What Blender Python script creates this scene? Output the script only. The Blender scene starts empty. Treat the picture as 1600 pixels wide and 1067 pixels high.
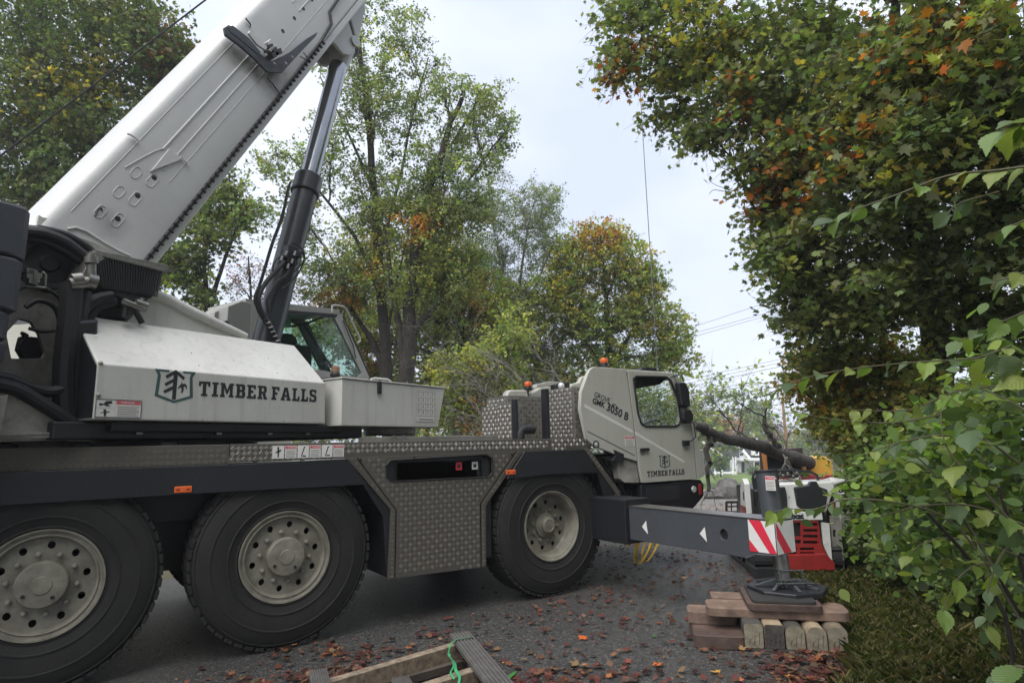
import bpy, math, random
import numpy as np
from mathutils import Vector, Matrix
from mathutils.geometry import tessellate_polygon

sc = bpy.context.scene
COL = sc.collection
R = math.radians
HAZE_D = 0.0013

# ------------------------------------------------------------------ camera
CAM = np.array((0.0, 0.0, 1.64))
F, CX, CY = 955.0, 800.0, 533.5
def nrm(v):
    v = np.array(v, float); return v / np.linalg.norm(v)
dX = nrm((2232 - CX, 663 - CY, F)); dY = np.array((145 - CX, 709 - CY, F)); dY = nrm(dY - dX * dY.dot(dX)); dZ = np.cross(dX, dY)
RW = np.array([dX, dY, dZ])            # world = RW @ (right, down, forward)
cam_data = bpy.data.cameras.new('camera'); cam = bpy.data.objects.new('camera', cam_data); COL.objects.link(cam)
right, down, fwd = RW[:, 0], RW[:, 1], RW[:, 2]
M3 = Matrix(((right[0], -down[0], -fwd[0]), (right[1], -down[1], -fwd[1]), (right[2], -down[2], -fwd[2])))
cam.matrix_world = Matrix.Translation(Vector(CAM)) @ M3.to_4x4()
cam_data.sensor_width = 36.0; cam_data.lens = 36.0 * F / 1600.0
cam_data.clip_start = 0.05; cam_data.clip_end = 2000.0
sc.camera = cam

# ------------------------------------------------------------------ sky, sun, exposure (overcast)
world = bpy.data.worlds.new('World'); sc.world = world; world.use_nodes = True
nt = world.node_tree; nt.nodes.clear()
def N(t, k, **kw):
    n = t.nodes.new(k)
    for a, b in kw.items():
        setattr(n, a, b)
    return n
out = N(nt, 'ShaderNodeOutputWorld'); bg = N(nt, 'ShaderNodeBackground'); bg2 = N(nt, 'ShaderNodeBackground'); mixs = N(nt, 'ShaderNodeMixShader')
sky = N(nt, 'ShaderNodeTexSky'); sky.sky_type = 'NISHITA'; sky.sun_disc = False
SUN_EL, SUN_AZ = 60.0, 200.0
sky.sun_elevation = R(SUN_EL); sky.sun_rotation = R(90 - SUN_AZ)
bg.inputs['Strength'].default_value = 0.10
nt.links.new(sky.outputs[0], bg.inputs['Color'])
tc = N(nt, 'ShaderNodeTexCoord'); mp = N(nt, 'ShaderNodeMapping'); mp.inputs['Scale'].default_value = (1.0, 1.0, 1.8)
nz = N(nt, 'ShaderNodeTexNoise'); nz.inputs['Scale'].default_value = 2.3; nz.inputs['Detail'].default_value = 4.5; nz.inputs['Roughness'].default_value = 0.45
nt.links.new(tc.outputs['Generated'], mp.inputs[0]); nt.links.new(mp.outputs[0], nz.inputs['Vector'])
cr = N(nt, 'ShaderNodeValToRGB'); cr.color_ramp.elements[0].position = 0.30; cr.color_ramp.elements[1].position = 0.66
cr.color_ramp.elements[0].color = (0.53, 0.585, 0.72, 1); cr.color_ramp.elements[1].color = (0.735, 0.775, 0.875, 1)
nt.links.new(nz.outputs['Fac'], cr.inputs[0]); nt.links.new(cr.outputs[0], bg2.inputs['Color']); bg2.inputs['Strength'].default_value = 0.73
mixs.inputs[0].default_value = 0.93
nt.links.new(bg.outputs[0], mixs.inputs[1]); nt.links.new(bg2.outputs[0], mixs.inputs[2]); nt.links.new(mixs.outputs[0], out.inputs[0])
sl = bpy.data.lights.new('sun', 'SUN'); sl.energy = 2.4; sl.angle = R(60); sl.color = (1.0, 0.97, 0.92)
so = bpy.data.objects.new('sun', sl); COL.objects.link(so)
sd = Vector((math.cos(R(SUN_EL)) * math.cos(R(SUN_AZ)), math.cos(R(SUN_EL)) * math.sin(R(SUN_AZ)), math.sin(R(SUN_EL))))
so.rotation_euler = sd.to_track_quat('Z', 'Y').to_euler(); so.location = (0, 0, 40)
vs = sc.view_settings; vs.view_transform = 'Standard'; vs.look = 'None'; vs.exposure = 1.10; vs.gamma = 1.0; vs.use_curve_mapping = False
sc.cycles.max_bounces = 9; sc.cycles.diffuse_bounces = 6; sc.cycles.transmission_bounces = 8; sc.cycles.transparent_max_bounces = 8

# ------------------------------------------------------------------ picture-to-place helpers (tie a pixel of the photo to a real plane)
def ray(px, py): return RW @ np.array(((px - CX) / F, (py - CY) / F, 1.0))
def hitY(px, py, Y): r = ray(px, py); return CAM + r * (Y / r[1])
def hitX(px, py, X): r = ray(px, py); return CAM + r * (X / r[0])
def hitZ(px, py, Z=0.0): r = ray(px, py); return CAM + r * ((Z - CAM[2]) / r[2])
def dp(px, py, d): return CAM + ray(px, py) * d
HD = R(22); CS = np.array((0.6, 6.95, 0.0)); S_ = np.array((math.cos(HD), math.sin(HD), 0.0)); T_ = np.array((-math.sin(HD), math.cos(HD), 0.0)); Z_ = np.array((0, 0, 1.0))
def ST(s, t, z): return CS + S_ * s + T_ * t + Z_ * z
def hitT(px, py, t):
    r = ray(px, py); k = (t - T_.dot(CAM - CS)) / T_.dot(r); p = CAM + r * k
    return np.array((S_.dot(p - CS), p[2]))
def Yp(pts, Y): return [(float(q[0]), float(q[2])) for q in (hitY(a, b, Y) for a, b in pts)]
def Tp(pts, t): return [tuple(float(c) for c in hitT(a, b, t)) for a, b in pts]
def FRY(Y, X=0, Z=0): return (np.array((X, Y, Z), float), np.array((1., 0, 0)), Z_, np.array((0, -1., 0)))
def FRT(t): return (CS + T_ * t, S_, Z_, -T_)
def FRX(X): return (np.array((X, 0., 0.)), np.array((0, -1., 0)), Z_, np.array((-1., 0, 0)))   # u = -Y, faces -X
def FRZ(Z): return (np.array((0, 0., Z)), np.array((1., 0, 0)), np.array((0, 1., 0)), np.array((0, 0, 1.)))

# ------------------------------------------------------------------ materials
def mat(name, col, rough=0.6, metal=0.0, var=0.0, vscale=3.0, col2=None, bump=0.0, bscale=40.0, spec=0.5, speck=0.0, speckcol=(0.03, 0.028, 0.025), coat=0.0, stretch=None, streak=0.0, stains=()):
    m = bpy.data.materials.new(name); m.use_nodes = True; t = m.node_tree; b = t.nodes['Principled BSDF']
    b.inputs['Roughness'].default_value = rough; b.inputs['Metallic'].default_value = metal; b.inputs['Specular IOR Level'].default_value = spec
    b.inputs['Coat Weight'].default_value = coat
    b.inputs['Base Color'].default_value = (*col, 1)
    cur = None
    tcn = N(t, 'ShaderNodeTexCoord'); src = tcn.outputs['Object']
    if stretch:
        mpn = N(t, 'ShaderNodeMapping'); mpn.inputs['Scale'].default_value = stretch; t.links.new(src, mpn.inputs[0]); src = mpn.outputs[0]
    if var > 0 or col2:
        c2 = col2 or tuple(max(0, c * (1 - var)) for c in col)
        n1 = N(t, 'ShaderNodeTexNoise'); n1.inputs['Scale'].default_value = vscale; n1.inputs['Detail'].default_value = 7; n1.inputs['Roughness'].default_value = 0.65
        t.links.new(src, n1.inputs['Vector'])
        r1 = N(t, 'ShaderNodeValToRGB'); r1.color_ramp.elements[0].position = 0.32; r1.color_ramp.elements[1].position = 0.68
        r1.color_ramp.elements[0].color = (*c2, 1); r1.color_ramp.elements[1].color = (*col, 1)
        t.links.new(n1.outputs['Fac'], r1.inputs[0]); cur = r1.outputs[0]
        mr = N(t, 'ShaderNodeMapRange'); mr.inputs[3].default_value = min(1, rough + 0.12); mr.inputs[4].default_value = max(0.05, rough - 0.1)
        t.links.new(n1.outputs['Fac'], mr.inputs[0]); t.links.new(mr.outputs[0], b.inputs['Roughness'])
    if speck > 0:
        n2 = N(t, 'ShaderNodeTexNoise'); n2.inputs['Scale'].default_value = 55; n2.inputs['Detail'].default_value = 3
        t.links.new(tcn.outputs['Object'], n2.inputs['Vector'])
        r2 = N(t, 'ShaderNodeMapRange'); r2.inputs[1].default_value = 0.64; r2.inputs[2].default_value = 0.74; r2.inputs[4].default_value = speck
        t.links.new(n2.outputs['Fac'], r2.inputs[0])
        mx = N(t, 'ShaderNodeMix', data_type='RGBA'); mx.inputs[7].default_value = (*speckcol, 1)
        if cur is not None: t.links.new(cur, mx.inputs[6])
        else: mx.inputs[6].default_value = (*col, 1)
        t.links.new(r2.outputs[0], mx.inputs[0]); cur = mx.outputs[2]
    if streak > 0:
        mp2 = N(t, 'ShaderNodeMapping'); mp2.inputs['Scale'].default_value = (9, 9, .7); t.links.new(tcn.outputs['Object'], mp2.inputs[0])
        n4 = N(t, 'ShaderNodeTexNoise'); n4.inputs['Scale'].default_value = 1.6; n4.inputs['Detail'].default_value = 6; t.links.new(mp2.outputs[0], n4.inputs['Vector'])
        r4 = N(t, 'ShaderNodeMapRange'); r4.inputs[1].default_value = .52; r4.inputs[2].default_value = .78; r4.inputs[4].default_value = streak; t.links.new(n4.outputs['Fac'], r4.inputs[0])
        mx = N(t, 'ShaderNodeMix', data_type='RGBA'); mx.inputs[7].default_value = (.16, .14, .115, 1); t.links.new(cur, mx.inputs[6]); t.links.new(r4.outputs[0], mx.inputs[0]); cur = mx.outputs[2]
    for (sx, sy, sz, sr, sa) in stains:
        vd = N(t, 'ShaderNodeVectorMath', operation='DISTANCE'); vd.inputs[1].default_value = (sx, sy, sz); nn = N(t, 'ShaderNodeTexNoise'); nn.inputs['Scale'].default_value = 7; nn.inputs['Detail'].default_value = 6
        t.links.new(tcn.outputs['Object'], nn.inputs['Vector']); t.links.new(tcn.outputs['Object'], vd.inputs[0]); ad = N(t, 'ShaderNodeMath', operation='MULTIPLY_ADD'); ad.inputs[1].default_value = sr * 1.6; t.links.new(nn.outputs['Fac'], ad.inputs[0]); t.links.new(vd.outputs['Value'], ad.inputs[2])
        r5 = N(t, 'ShaderNodeMapRange'); r5.inputs[1].default_value = sr * .7; r5.inputs[2].default_value = sr * 1.9; r5.inputs[3].default_value = sa; r5.inputs[4].default_value = 0; t.links.new(ad.outputs[0], r5.inputs[0])
        mx = N(t, 'ShaderNodeMix', data_type='RGBA'); mx.inputs[7].default_value = (.07, .068, .068, 1); t.links.new(cur, mx.inputs[6]); t.links.new(r5.outputs[0], mx.inputs[0]); cur = mx.outputs[2]
    if cur is not None: t.links.new(cur, b.inputs['Base Color'])
    if bump > 0:
        n3 = N(t, 'ShaderNodeTexNoise'); n3.inputs['Scale'].default_value = bscale; n3.inputs['Detail'].default_value = 5
        t.links.new(src, n3.inputs['Vector'])
        bn = N(t, 'ShaderNodeBump'); bn.inputs['Strength'].default_value = bump; bn.inputs['Distance'].default_value = 0.01
        t.links.new(n3.outputs['Fac'], bn.inputs['Height']); t.links.new(bn.outputs[0], b.inputs['Normal'])
    return m
W = mat('white_paint', (0.53, 0.525, 0.49), 0.38, var=0.16, vscale=1.6, streak=.30, speck=0.55, speckcol=(0.25, 0.23, 0.2), bump=0.03, bscale=120)
def _st(px, py, r_, a):
    q = hitT(px, py, -.45); p = ST(q[0], -.45, q[1]) - np.array((2.3, 6.9, 0)); return (float(p[0]), float(p[1]), float(p[2]), r_, a)
WB = mat('boom_paint', (0.54, 0.54, 0.53), 0.36, var=0.13, vscale=1.1, stains=[_st(418, 122, .26, .75), _st(432, 108, .2, .6), _st(372, 84, .2, .6), _st(395, 98, .2, .5), _st(172, 352, .16, .4)], speck=0.4, speckcol=(0.2, 0.19, 0.18), bump=0.04, bscale=90)
WC = mat('cab_paint', (0.40, 0.395, 0.355), 0.34, var=0.1, vscale=2.5, streak=.22, speck=0.35, speckcol=(0.25, 0.23, 0.2), bump=0.02, bscale=120)
WD = mat('dirty_white_paint', (0.36, 0.345, 0.31), 0.6, col2=(0.12, 0.11, 0.10), vscale=3.5, bump=0.08, bscale=30, speck=0.8)
BK = mat('black_paint', (0.013, 0.014, 0.018), 0.45, var=0.4, vscale=5, bump=0.03)
FND = mat('fender_paint', (0.011, 0.012, 0.016), 0.42, var=0.35, vscale=2.5, bump=0.03, speck=0.2, speckcol=(0.1, 0.09, 0.08))
RUB = mat('rubber', (0.012, 0.012, 0.014), 0.62, var=0.4, vscale=9, bump=0.05, bscale=60)
TYR = mat('tyre_rubber', (0.0135, 0.013, 0.0125), 0.8, col2=(0.007, 0.007, 0.0068), vscale=4, bump=0.10, bscale=70, speck=0.35, speckcol=(0.06, 0.056, 0.05))
RIM = mat('rim_paint', (0.235, 0.225, 0.18), 0.52, col2=(0.11, 0.10, 0.08), vscale=6, speck=0.6, speckcol=(0.12, 0.1, 0.08), bump=0.05)
CWM = mat('counterweight_paint', (0.050, 0.056, 0.068), 0.5, var=0.25, vscale=5, bump=0.25, bscale=160, speck=0.3, speckcol=(0.15, 0.15, 0.15))
GRY = mat('dark_grey_paint', (0.060, 0.066, 0.074), 0.42, var=0.25, vscale=4, bump=0.05, speck=0.25, speckcol=(0.2, 0.2, 0.2))
GRYL = mat('cylinder_paint', (0.030, 0.034, 0.038), 0.33, var=0.2, vscale=4)
CHR = mat('chrome', (0.30, 0.31, 0.33), 0.2, metal=1.0, var=0.1, vscale=8)
STL = mat('steel', (0.30, 0.29, 0.27), 0.42, metal=0.9, var=0.4, vscale=12)
ALU = mat('aluminium_plate', (0.30, 0.29, 0.27), 0.48, metal=0.75, col2=(0.17, 0.16, 0.14), vscale=5, bump=0.05)
ALUB = mat('aluminium_lug', (0.40, 0.39, 0.37), 0.42, metal=0.7, col2=(0.30, 0.28, 0.25), vscale=6)
ALUD = mat('aluminium_plate_dusty', (0.105, 0.095, 0.08), 0.6, metal=0.45, col2=(0.095, 0.088, 0.075), vscale=4, bump=0.05)
ALUDB = mat('aluminium_lug_dusty_shaded', (0.15, 0.14, 0.118), 0.6, metal=0.35, col2=(0.15, 0.14, 0.115), vscale=5)  # dusty lugs, also painted shade on the near faces of the stowage boxes
ORG = mat('amber_plastic', (0.75, 0.13, 0.02), 0.25, var=0.25, vscale=20)
REDP = mat('red_paint', (0.27, 0.022, 0.02), 0.4, var=0.3, vscale=6, speck=0.3)
REDS = mat('red_sheeting', (0.62, 0.03, 0.06), 0.4, var=0.1)
WHS = mat('white_sheeting', (0.68, 0.68, 0.66), 0.4, var=0.12, vscale=8)
INK = mat('black_lettering', (0.016, 0.017, 0.022), 0.4)
GRN = mat('green_emblem_paint', (0.035, 0.085, 0.08), 0.45)
DEC = mat('decal_white', (0.62, 0.61, 0.58), 0.4, var=0.08)
DECR = mat('decal_red', (0.55, 0.09, 0.12), 0.4)
DECT = mat('decal_grey_print', (0.22, 0.21, 0.2), 0.5)
LEN = mat('lamp_lens', (0.55, 0.56, 0.56), 0.12, metal=0.3)
SEAT = mat('seat_fabric', (0.02, 0.022, 0.024), 0.8)
def glassmat(name, col, ior=1.12, alpha_mix=0.14):
    m = bpy.data.materials.new(name); m.use_nodes = True; t = m.node_tree; t.nodes.clear()
    o = N(t, 'ShaderNodeOutputMaterial'); tr = N(t, 'ShaderNodeBsdfTransparent'); tr.inputs[0].default_value = (*col, 1)
    gl = N(t, 'ShaderNodeBsdfGlossy'); gl.inputs['Roughness'].default_value = 0.03; gl.inputs[0].default_value = (0.9, 0.95, 0.95, 1)
    lw = N(t, 'ShaderNodeLayerWeight'); lw.inputs[0].default_value = .5; pw = N(t, 'ShaderNodeMath', operation='POWER'); pw.inputs[1].default_value = 4.0
    t.links.new(lw.outputs['Facing'], pw.inputs[0]); mr = N(t, 'ShaderNodeMapRange'); mr.inputs[3].default_value = .05; mr.inputs[4].default_value = .85; t.links.new(pw.outputs[0], mr.inputs[0])
    mx = N(t, 'ShaderNodeMixShader'); t.links.new(mr.outputs[0], mx.inputs[0]); t.links.new(tr.outputs[0], mx.inputs[1]); t.links.new(gl.outputs[0], mx.inputs[2]); t.links.new(mx.outputs[0], o.inputs[0])
    return m
GLS = glassmat('clear_glass', (0.90, 0.93, 0.92)); GLG = glassmat('green_tinted_glass', (0.60, 0.74, 0.68))

# ------------------------------------------------------------------ mesh builder
class MB:
    def __init__(s): s.v = []; s.f = []
    def add(s, vs_, fs):
        o = len(s.v); s.v += [tuple(float(c) for c in v) for v in vs_]; s.f += [tuple(i + o for i in f) for f in fs]; return s
    def box(s, c, sz, rot=0.0, ax=None):
        hx, hy, hz = (q / 2 for q in sz); vs_ = []
        for x, y, z in ((-hx, -hy, -hz), (hx, -hy, -hz), (hx, hy, -hz), (-hx, hy, -hz), (-hx, -hy, hz), (hx, -hy, hz), (hx, hy, hz), (-hx, hy, hz)):
            if ax is not None: p = np.array(c) + ax[0] * x + ax[1] * y + ax[2] * z
            else: p = (c[0] + x * math.cos(rot) - y * math.sin(rot), c[1] + x * math.sin(rot) + y * math.cos(rot), c[2] + z)
            vs_.append(p)
        return s.add(vs_, ((0, 3, 2, 1), (4, 5, 6, 7), (0, 1, 5, 4), (1, 2, 6, 5), (2, 3, 7, 6), (3, 0, 4, 7)))
    def boxT(s, s0, s1, t0, t1, z0, z1): return s.box(ST((s0 + s1) / 2, (t0 + t1) / 2, (z0 + z1) / 2), (abs(s1 - s0), abs(t1 - t0), abs(z1 - z0)), HD)
    def boxw(s, x0, x1, y0, y1, z0, z1): return s.box(((x0 + x1) / 2, (y0 + y1) / 2, (z0 + z1) / 2), (abs(x1 - x0), abs(y1 - y0), abs(z1 - z0)))
    def prism(s, poly, fr, depth, holes=(), off=0.0):
        O, U, V, Nn = fr
        def area(p): return sum(p[i][0] * p[(i + 1) % len(p)][1] - p[(i + 1) % len(p)][0] * p[i][1] for i in range(len(p)))
        hand = np.dot(np.cross(U, V), Nn)
        poly = list(poly)
        if area(poly) * hand < 0: poly.reverse()
        loops = [poly]
        for h in holes:
            h = list(h)
            if area(h) * hand > 0: h.reverse()
            loops.append(h)
        flat = [p for l in loops for p in l]; n = len(flat)
        fv = [O + U * p[0] + V * p[1] + Nn * off for p in flat]; bv = [q - Nn * depth for q in fv]
        if len(loops) == 1 and n <= 4: tris = [tuple(range(n))]
        else:
            tris = []
            for t in tessellate_polygon([[Vector((p[0], p[1], 0)) for p in l] for l in loops]):
                a, b, c = (flat[i] for i in t); ar = ((b[0] - a[0]) * (c[1] - a[1]) - (c[0] - a[0]) * (b[1] - a[1])) * hand
                tris.append(tuple(t) if ar > 0 else (t[0], t[2], t[1]))
        fs = list(tris)
        if depth > 0:
            fs += [tuple(i + n for i in reversed(t)) for t in tris]
            k = 0
            for l in loops:
                m = len(l)
                for i in range(m):
                    a, b = k + i, k + (i + 1) % m; fs.append((b, a, a + n, b + n))
                k += m
            return s.add(fv + bv, fs)
        return s.add(fv, fs)
    def tube(s, path, rad, n=8, cap=True):
        P = [np.array(p, float) for p in path]; m = len(P)
        rr = rad if hasattr(rad, '__len__') else [rad] * m
        up = np.array((0.13, 0.21, 0.97)); rings = []
        pd = None
        for i in range(m):
            d = P[min(i + 1, m - 1)] - P[max(i - 1, 0)]; d = d / (np.linalg.norm(d) + 1e-9)
            if pd is None: a = np.cross(d, up); 
            else: a = a - d * a.dot(d)
            if np.linalg.norm(a) < 1e-4: a = np.cross(d, (1, 0, 0))
            a = a / np.linalg.norm(a); b = np.cross(d, a); pd = d
            rings.append([P[i] + (a * math.cos(2 * math.pi * k / n) + b * math.sin(2 * math.pi * k / n)) * rr[i] for k in range(n)])
        fs = []
        for i in range(m - 1):
            for k in range(n):
                q = (k + 1) % n; fs.append((i * n + k, i * n + q, (i + 1) * n + q, (i + 1) * n + k))
        if cap: fs += [tuple(reversed(range(n))), tuple((m - 1) * n + k for k in range(n))]
        return s.add([v for r_ in rings for v in r_], fs)
    def lathe(s, prof, c, axis, n=48, closed=False):
        axis = nrm(axis); a = np.cross(axis, (0.0, 0.0, 1.0)); a = nrm(a) if np.linalg.norm(a) > 1e-3 else np.array((1., 0, 0)); b = np.cross(axis, a); c = np.array(c, float)
        vs_ = []; m = len(prof)
        for k in range(n):
            u = a * math.cos(2 * math.pi * k / n) + b * math.sin(2 * math.pi * k / n)
            vs_ += [c + u * r_ + axis * h for r_, h in prof]
        fs = []
        for k in range(n):
            q = (k + 1) % n
            for i in range(m if closed else m - 1):
                j = (i + 1) % m; fs.append((k * m + i, k * m + j, q * m + j, q * m + i))
        return s.add(vs_, fs)
    def ball(s, c, r, sc_=(1, 1, 1), n=12):
        vs_ = []; fs = []
        for i in range(n // 2 + 1):
            th = math.pi * i / (n // 2)
            for k in range(n):
                ph = 2 * math.pi * k / n; vs_.append((c[0] + r * sc_[0] * math.sin(th) * math.cos(ph), c[1] + r * sc_[1] * math.sin(th) * math.sin(ph), c[2] + r * sc_[2] * math.cos(th)))
        for i in range(n // 2):
            for k in range(n): q = (k + 1) % n; fs.append((i * n + k, (i + 1) * n + k, (i + 1) * n + q, i * n + q))
        return s.add(vs_, fs)
    def build(s, name, m, parent=None, smooth=False, bevel=0.0, seg=2, label=None, kind=None, angle=35):
        me = bpy.data.meshes.new(name)
        base = np.array(parent.matrix_world.translation) if parent is not None and 'wl' not in parent else (np.array(parent['wl']) if parent is not None else np.zeros(3))
        vv = np.array(s.v) - base
        me.from_pydata([tuple(v) for v in vv], [], s.f); me.materials.append(m); me.validate(); me.update()
        o = bpy.data.objects.new(name, me); COL.objects.link(o)
        if parent is not None: o.parent = parent
        o['wl'] = [float(c) for c in base]
        if smooth or bevel > 0:
            me.shade_smooth(); me.set_sharp_from_angle(angle=R(angle))
        if bevel > 0:
            bv = o.modifiers.new('bevel', 'BEVEL'); bv.width = bevel; bv.segments = seg; bv.limit_method = 'ANGLE'; bv.angle_limit = R(40); bv.harden_normals = True
        if label: o['label'] = label
        if kind: o['kind'] = kind
        return o
def thing(name, loc, label, cat, group=None):
    o = bpy.data.objects.new(name, None); COL.objects.link(o); o.location = loc; o['wl'] = [float(c) for c in loc]; o.empty_display_size = 0.2
    o['label'] = label; o['category'] = cat
    if group: o['group'] = group
    return o
def tag(o, label, cat, group=None, kind=None):
    if label: o['label'] = label
    if cat: o['category'] = cat
    if group: o['group'] = group
    if kind: o['kind'] = kind
    return o
def dup(o, parent=None):
    c = o.copy(); COL.objects.link(c)
    c.parent = parent
    for ch in list(o.children): dup(ch, c)
    return c
def inpoly(x, y, poly):
    r_ = False; j = len(poly) - 1
    for i in range(len(poly)):
        xi, yi = poly[i]; xj, yj = poly[j]
        if (yi > y) != (yj > y) and x < (xj - xi) * (y - yi) / (yj - yi) + xi: r_ = not r_
        j = i
    return r_
def tread(poly, fr, holes=(), pitch=0.047, inset=0.008, bar=0.030, flip=0, nb=4, h=0.0022):
    """raised lugs of a checker plate: small groups of parallel bars, turned left and right in turn"""
    O, U, V, Nn = fr; m = MB(); xs = [p[0] for p in poly]; ys = [p[1] for p in poly]
    x0, x1, y0, y1 = min(xs), max(xs), min(ys), max(ys)
    for i in range(int((x1 - x0) / pitch) + 1):
        for j in range(int((y1 - y0) / pitch) + 1):
            x = x0 + (i + 0.5) * pitch; y = y0 + (j + 0.5) * pitch; e = bar * 0.62
            if not all(inpoly(x + a, y + b, poly) for a in (-e, e) for b in (-e, e)): continue
            if any(inpoly(x + a, y + b, hh) for hh in holes for a in (-e, e) for b in (-e, e)): continue
            an = R(45) if (i + j + flip) % 2 else R(135)
            d = (math.cos(an), math.sin(an)); q = (-d[1], d[0])
            for k in range(nb):
                of = (k - (nb - 1) / 2) * bar / nb * 1.05; L = bar * 0.5; w = bar / nb * 0.32
                base = [(x + q[0] * of + d[0] * L * a + q[0] * w * b, y + q[1] * of + d[1] * L * a + q[1] * w * b) for a, b in ((-1, -1), (1, -1), (1, 1), (-1, 1))]
                top = [(x + q[0] * of + d[0] * L * .82 * a + q[0] * w * .45 * b, y + q[1] * of + d[1] * L * .82 * a + q[1] * w * .45 * b) for a, b in ((-1, -1), (1, -1), (1, 1), (-1, 1))]
                vs_ = [O + U * a + V * b + Nn * 0.0003 for a, b in base] + [O + U * a + V * b + Nn * h for a, b in top]
                fs = [(4, 5, 6, 7), (0, 1, 5, 4), (1, 2, 6, 5), (2, 3, 7, 6), (3, 0, 4, 7)]
                if np.dot(np.cross(U, V), Nn) < 0: fs = [tuple(reversed(f)) for f in fs]
                m.add(vs_, fs)
    return m
# slab-serif letters, drawn as outlines
GL = {
 'T': (6, [(0, 7), (0, 4.6), (1, 4.6), (1.3, 5.8), (2.1, 5.8), (2.1, 1), (1.3, 1), (1.3, 0), (4.7, 0), (4.7, 1), (3.9, 1), (3.9, 5.8), (4.7, 5.8), (5, 4.6), (6, 4.6), (6, 7)], []),
 'I': (3.4, [(0, 0), (0, 1.1), (.8, 1.1), (.8, 5.9), (0, 5.9), (0, 7), (3.4, 7), (3.4, 5.9), (2.6, 5.9), (2.6, 1.1), (3.4, 1.1), (3.4, 0)], []),
 'M': (7.6, [(0, 0), (0, 1.1), (.6, 1.1), (.6, 5.9), (0, 5.9), (0, 7), (2.4, 7), (3.8, 3.6), (5.2, 7), (7.6, 7), (7.6, 5.9), (7, 5.9), (7, 1.1), (7.6, 1.1), (7.6, 0), (4.9, 0), (4.9, 1.1), (5.4, 1.1), (5.4, 4.6), (4.2, 1.6), (3.4, 1.6), (2.2, 4.6), (2.2, 1.1), (2.7, 1.1), (2.7, 0)], []),
 'B': (5.6, [(0, 0), (0, 1.1), (.7, 1.1), (.7, 5.9), (0, 5.9), (0, 7), (4.6, 7), (5.4, 6.2), (5.4, 4.2), (4.9, 3.6), (5.6, 2.9), (5.6, .9), (4.7, 0)], [[(2.4, 1.2), (2.4, 3), (3.8, 3), (3.8, 1.2)], [(2.4, 4.2), (2.4, 5.8), (3.6, 5.8), (3.6, 4.2)]]),
 'E': (5.4, [(0, 0), (0, 1.1), (.7, 1.1), (.7, 5.9), (0, 5.9), (0, 7), (5.2, 7), (5.2, 4.9), (4.2, 4.9), (3.9, 5.8), (2.4, 5.8), (2.4, 4.2), (3.8, 4.2), (3.8, 2.9), (2.4, 2.9), (2.4, 1.2), (4, 1.2), (4.3, 2.2), (5.4, 2.2), (5.4, 0)], []),
 'R': (6, [(0, 0), (0, 1.1), (.7, 1.1), (.7, 5.9), (0, 5.9), (0, 7), (4.7, 7), (5.5, 6.2), (5.5, 3.9), (4.7, 3.2), (5.3, 1.1), (6, 1.1), (6, 0), (3.9, 0), (3, 2.8), (2.4, 2.8), (2.4, 1.1), (3, 1.1), (3, 0)], [[(2.4, 4), (2.4, 5.8), (3.8, 5.8), (3.8, 4)]]),
 'F': (5, [(0, 0), (0, 1.1), (.7, 1.1), (.7, 5.9), (0, 5.9), (0, 7), (5, 7), (5, 4.9), (4, 4.9), (3.7, 5.8), (2.4, 5.8), (2.4, 4.1), (3.8, 4.1), (3.8, 2.8), (2.4, 2.8), (2.4, 1.1), (3.2, 1.1), (3.2, 0)], []),
 'A': (6.6, [(0, 0), (0, 1.1), (.5, 1.1), (2.2, 7), (4.4, 7), (6.1, 1.1), (6.6, 1.1), (6.6, 0), (3.9, 0), (3.9, 1.1), (4.4, 1.1), (4.2, 1.8), (2.4, 1.8), (2.2, 1.1), (2.7, 1.1), (2.7, 0)], [[(2.7, 3), (3.3, 5.2), (3.9, 3)]]),
 'L': (5, [(0, 0), (0, 1.1), (.7, 1.1), (.7, 5.9), (0, 5.9), (0, 7), (3.2, 7), (3.2, 5.9), (2.4, 5.9), (2.4, 1.2), (3.7, 1.2), (4, 2.6), (5, 2.6), (5, 0)], []),
 'S': (5, [(0, 0), (0, 2.4), (1, 2.4), (1.5, 1.2), (3.3, 1.2), (3.3, 2.6), (.9, 3.1), (0, 4), (0, 6.2), (.9, 7), (3.2, 7), (3.8, 6.6), (4.1, 7), (4.8, 7), (4.8, 4.8), (3.9, 4.8), (3.4, 5.8), (1.7, 5.8), (1.7, 4.5), (4, 4.0), (5, 3.1), (5, .9), (4.1, 0), (1.7, 0), (1.1, .5), (.8, 0)], [])}
def slab_text(txt, fr, x0, y0, width, height, off=0.002):
    m = MB(); tot = sum((GL[c][0] + 1.0) if c != ' ' else 1.6 for c in txt) - 1.0; sx = width / tot; sy = height / 7; x = 0
    for c in txt:
        if c == ' ': x += 1.6; continue
        w, o_, hs = GL[c]; f_ = lambda L: [(x0 + (x + a) * sx, y0 + b * sy) for a, b in L]
        m.prism(f_(o_), fr, 0.001, [f_(h) for h in hs], off=off); x += w + 1.0
    return m
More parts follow.
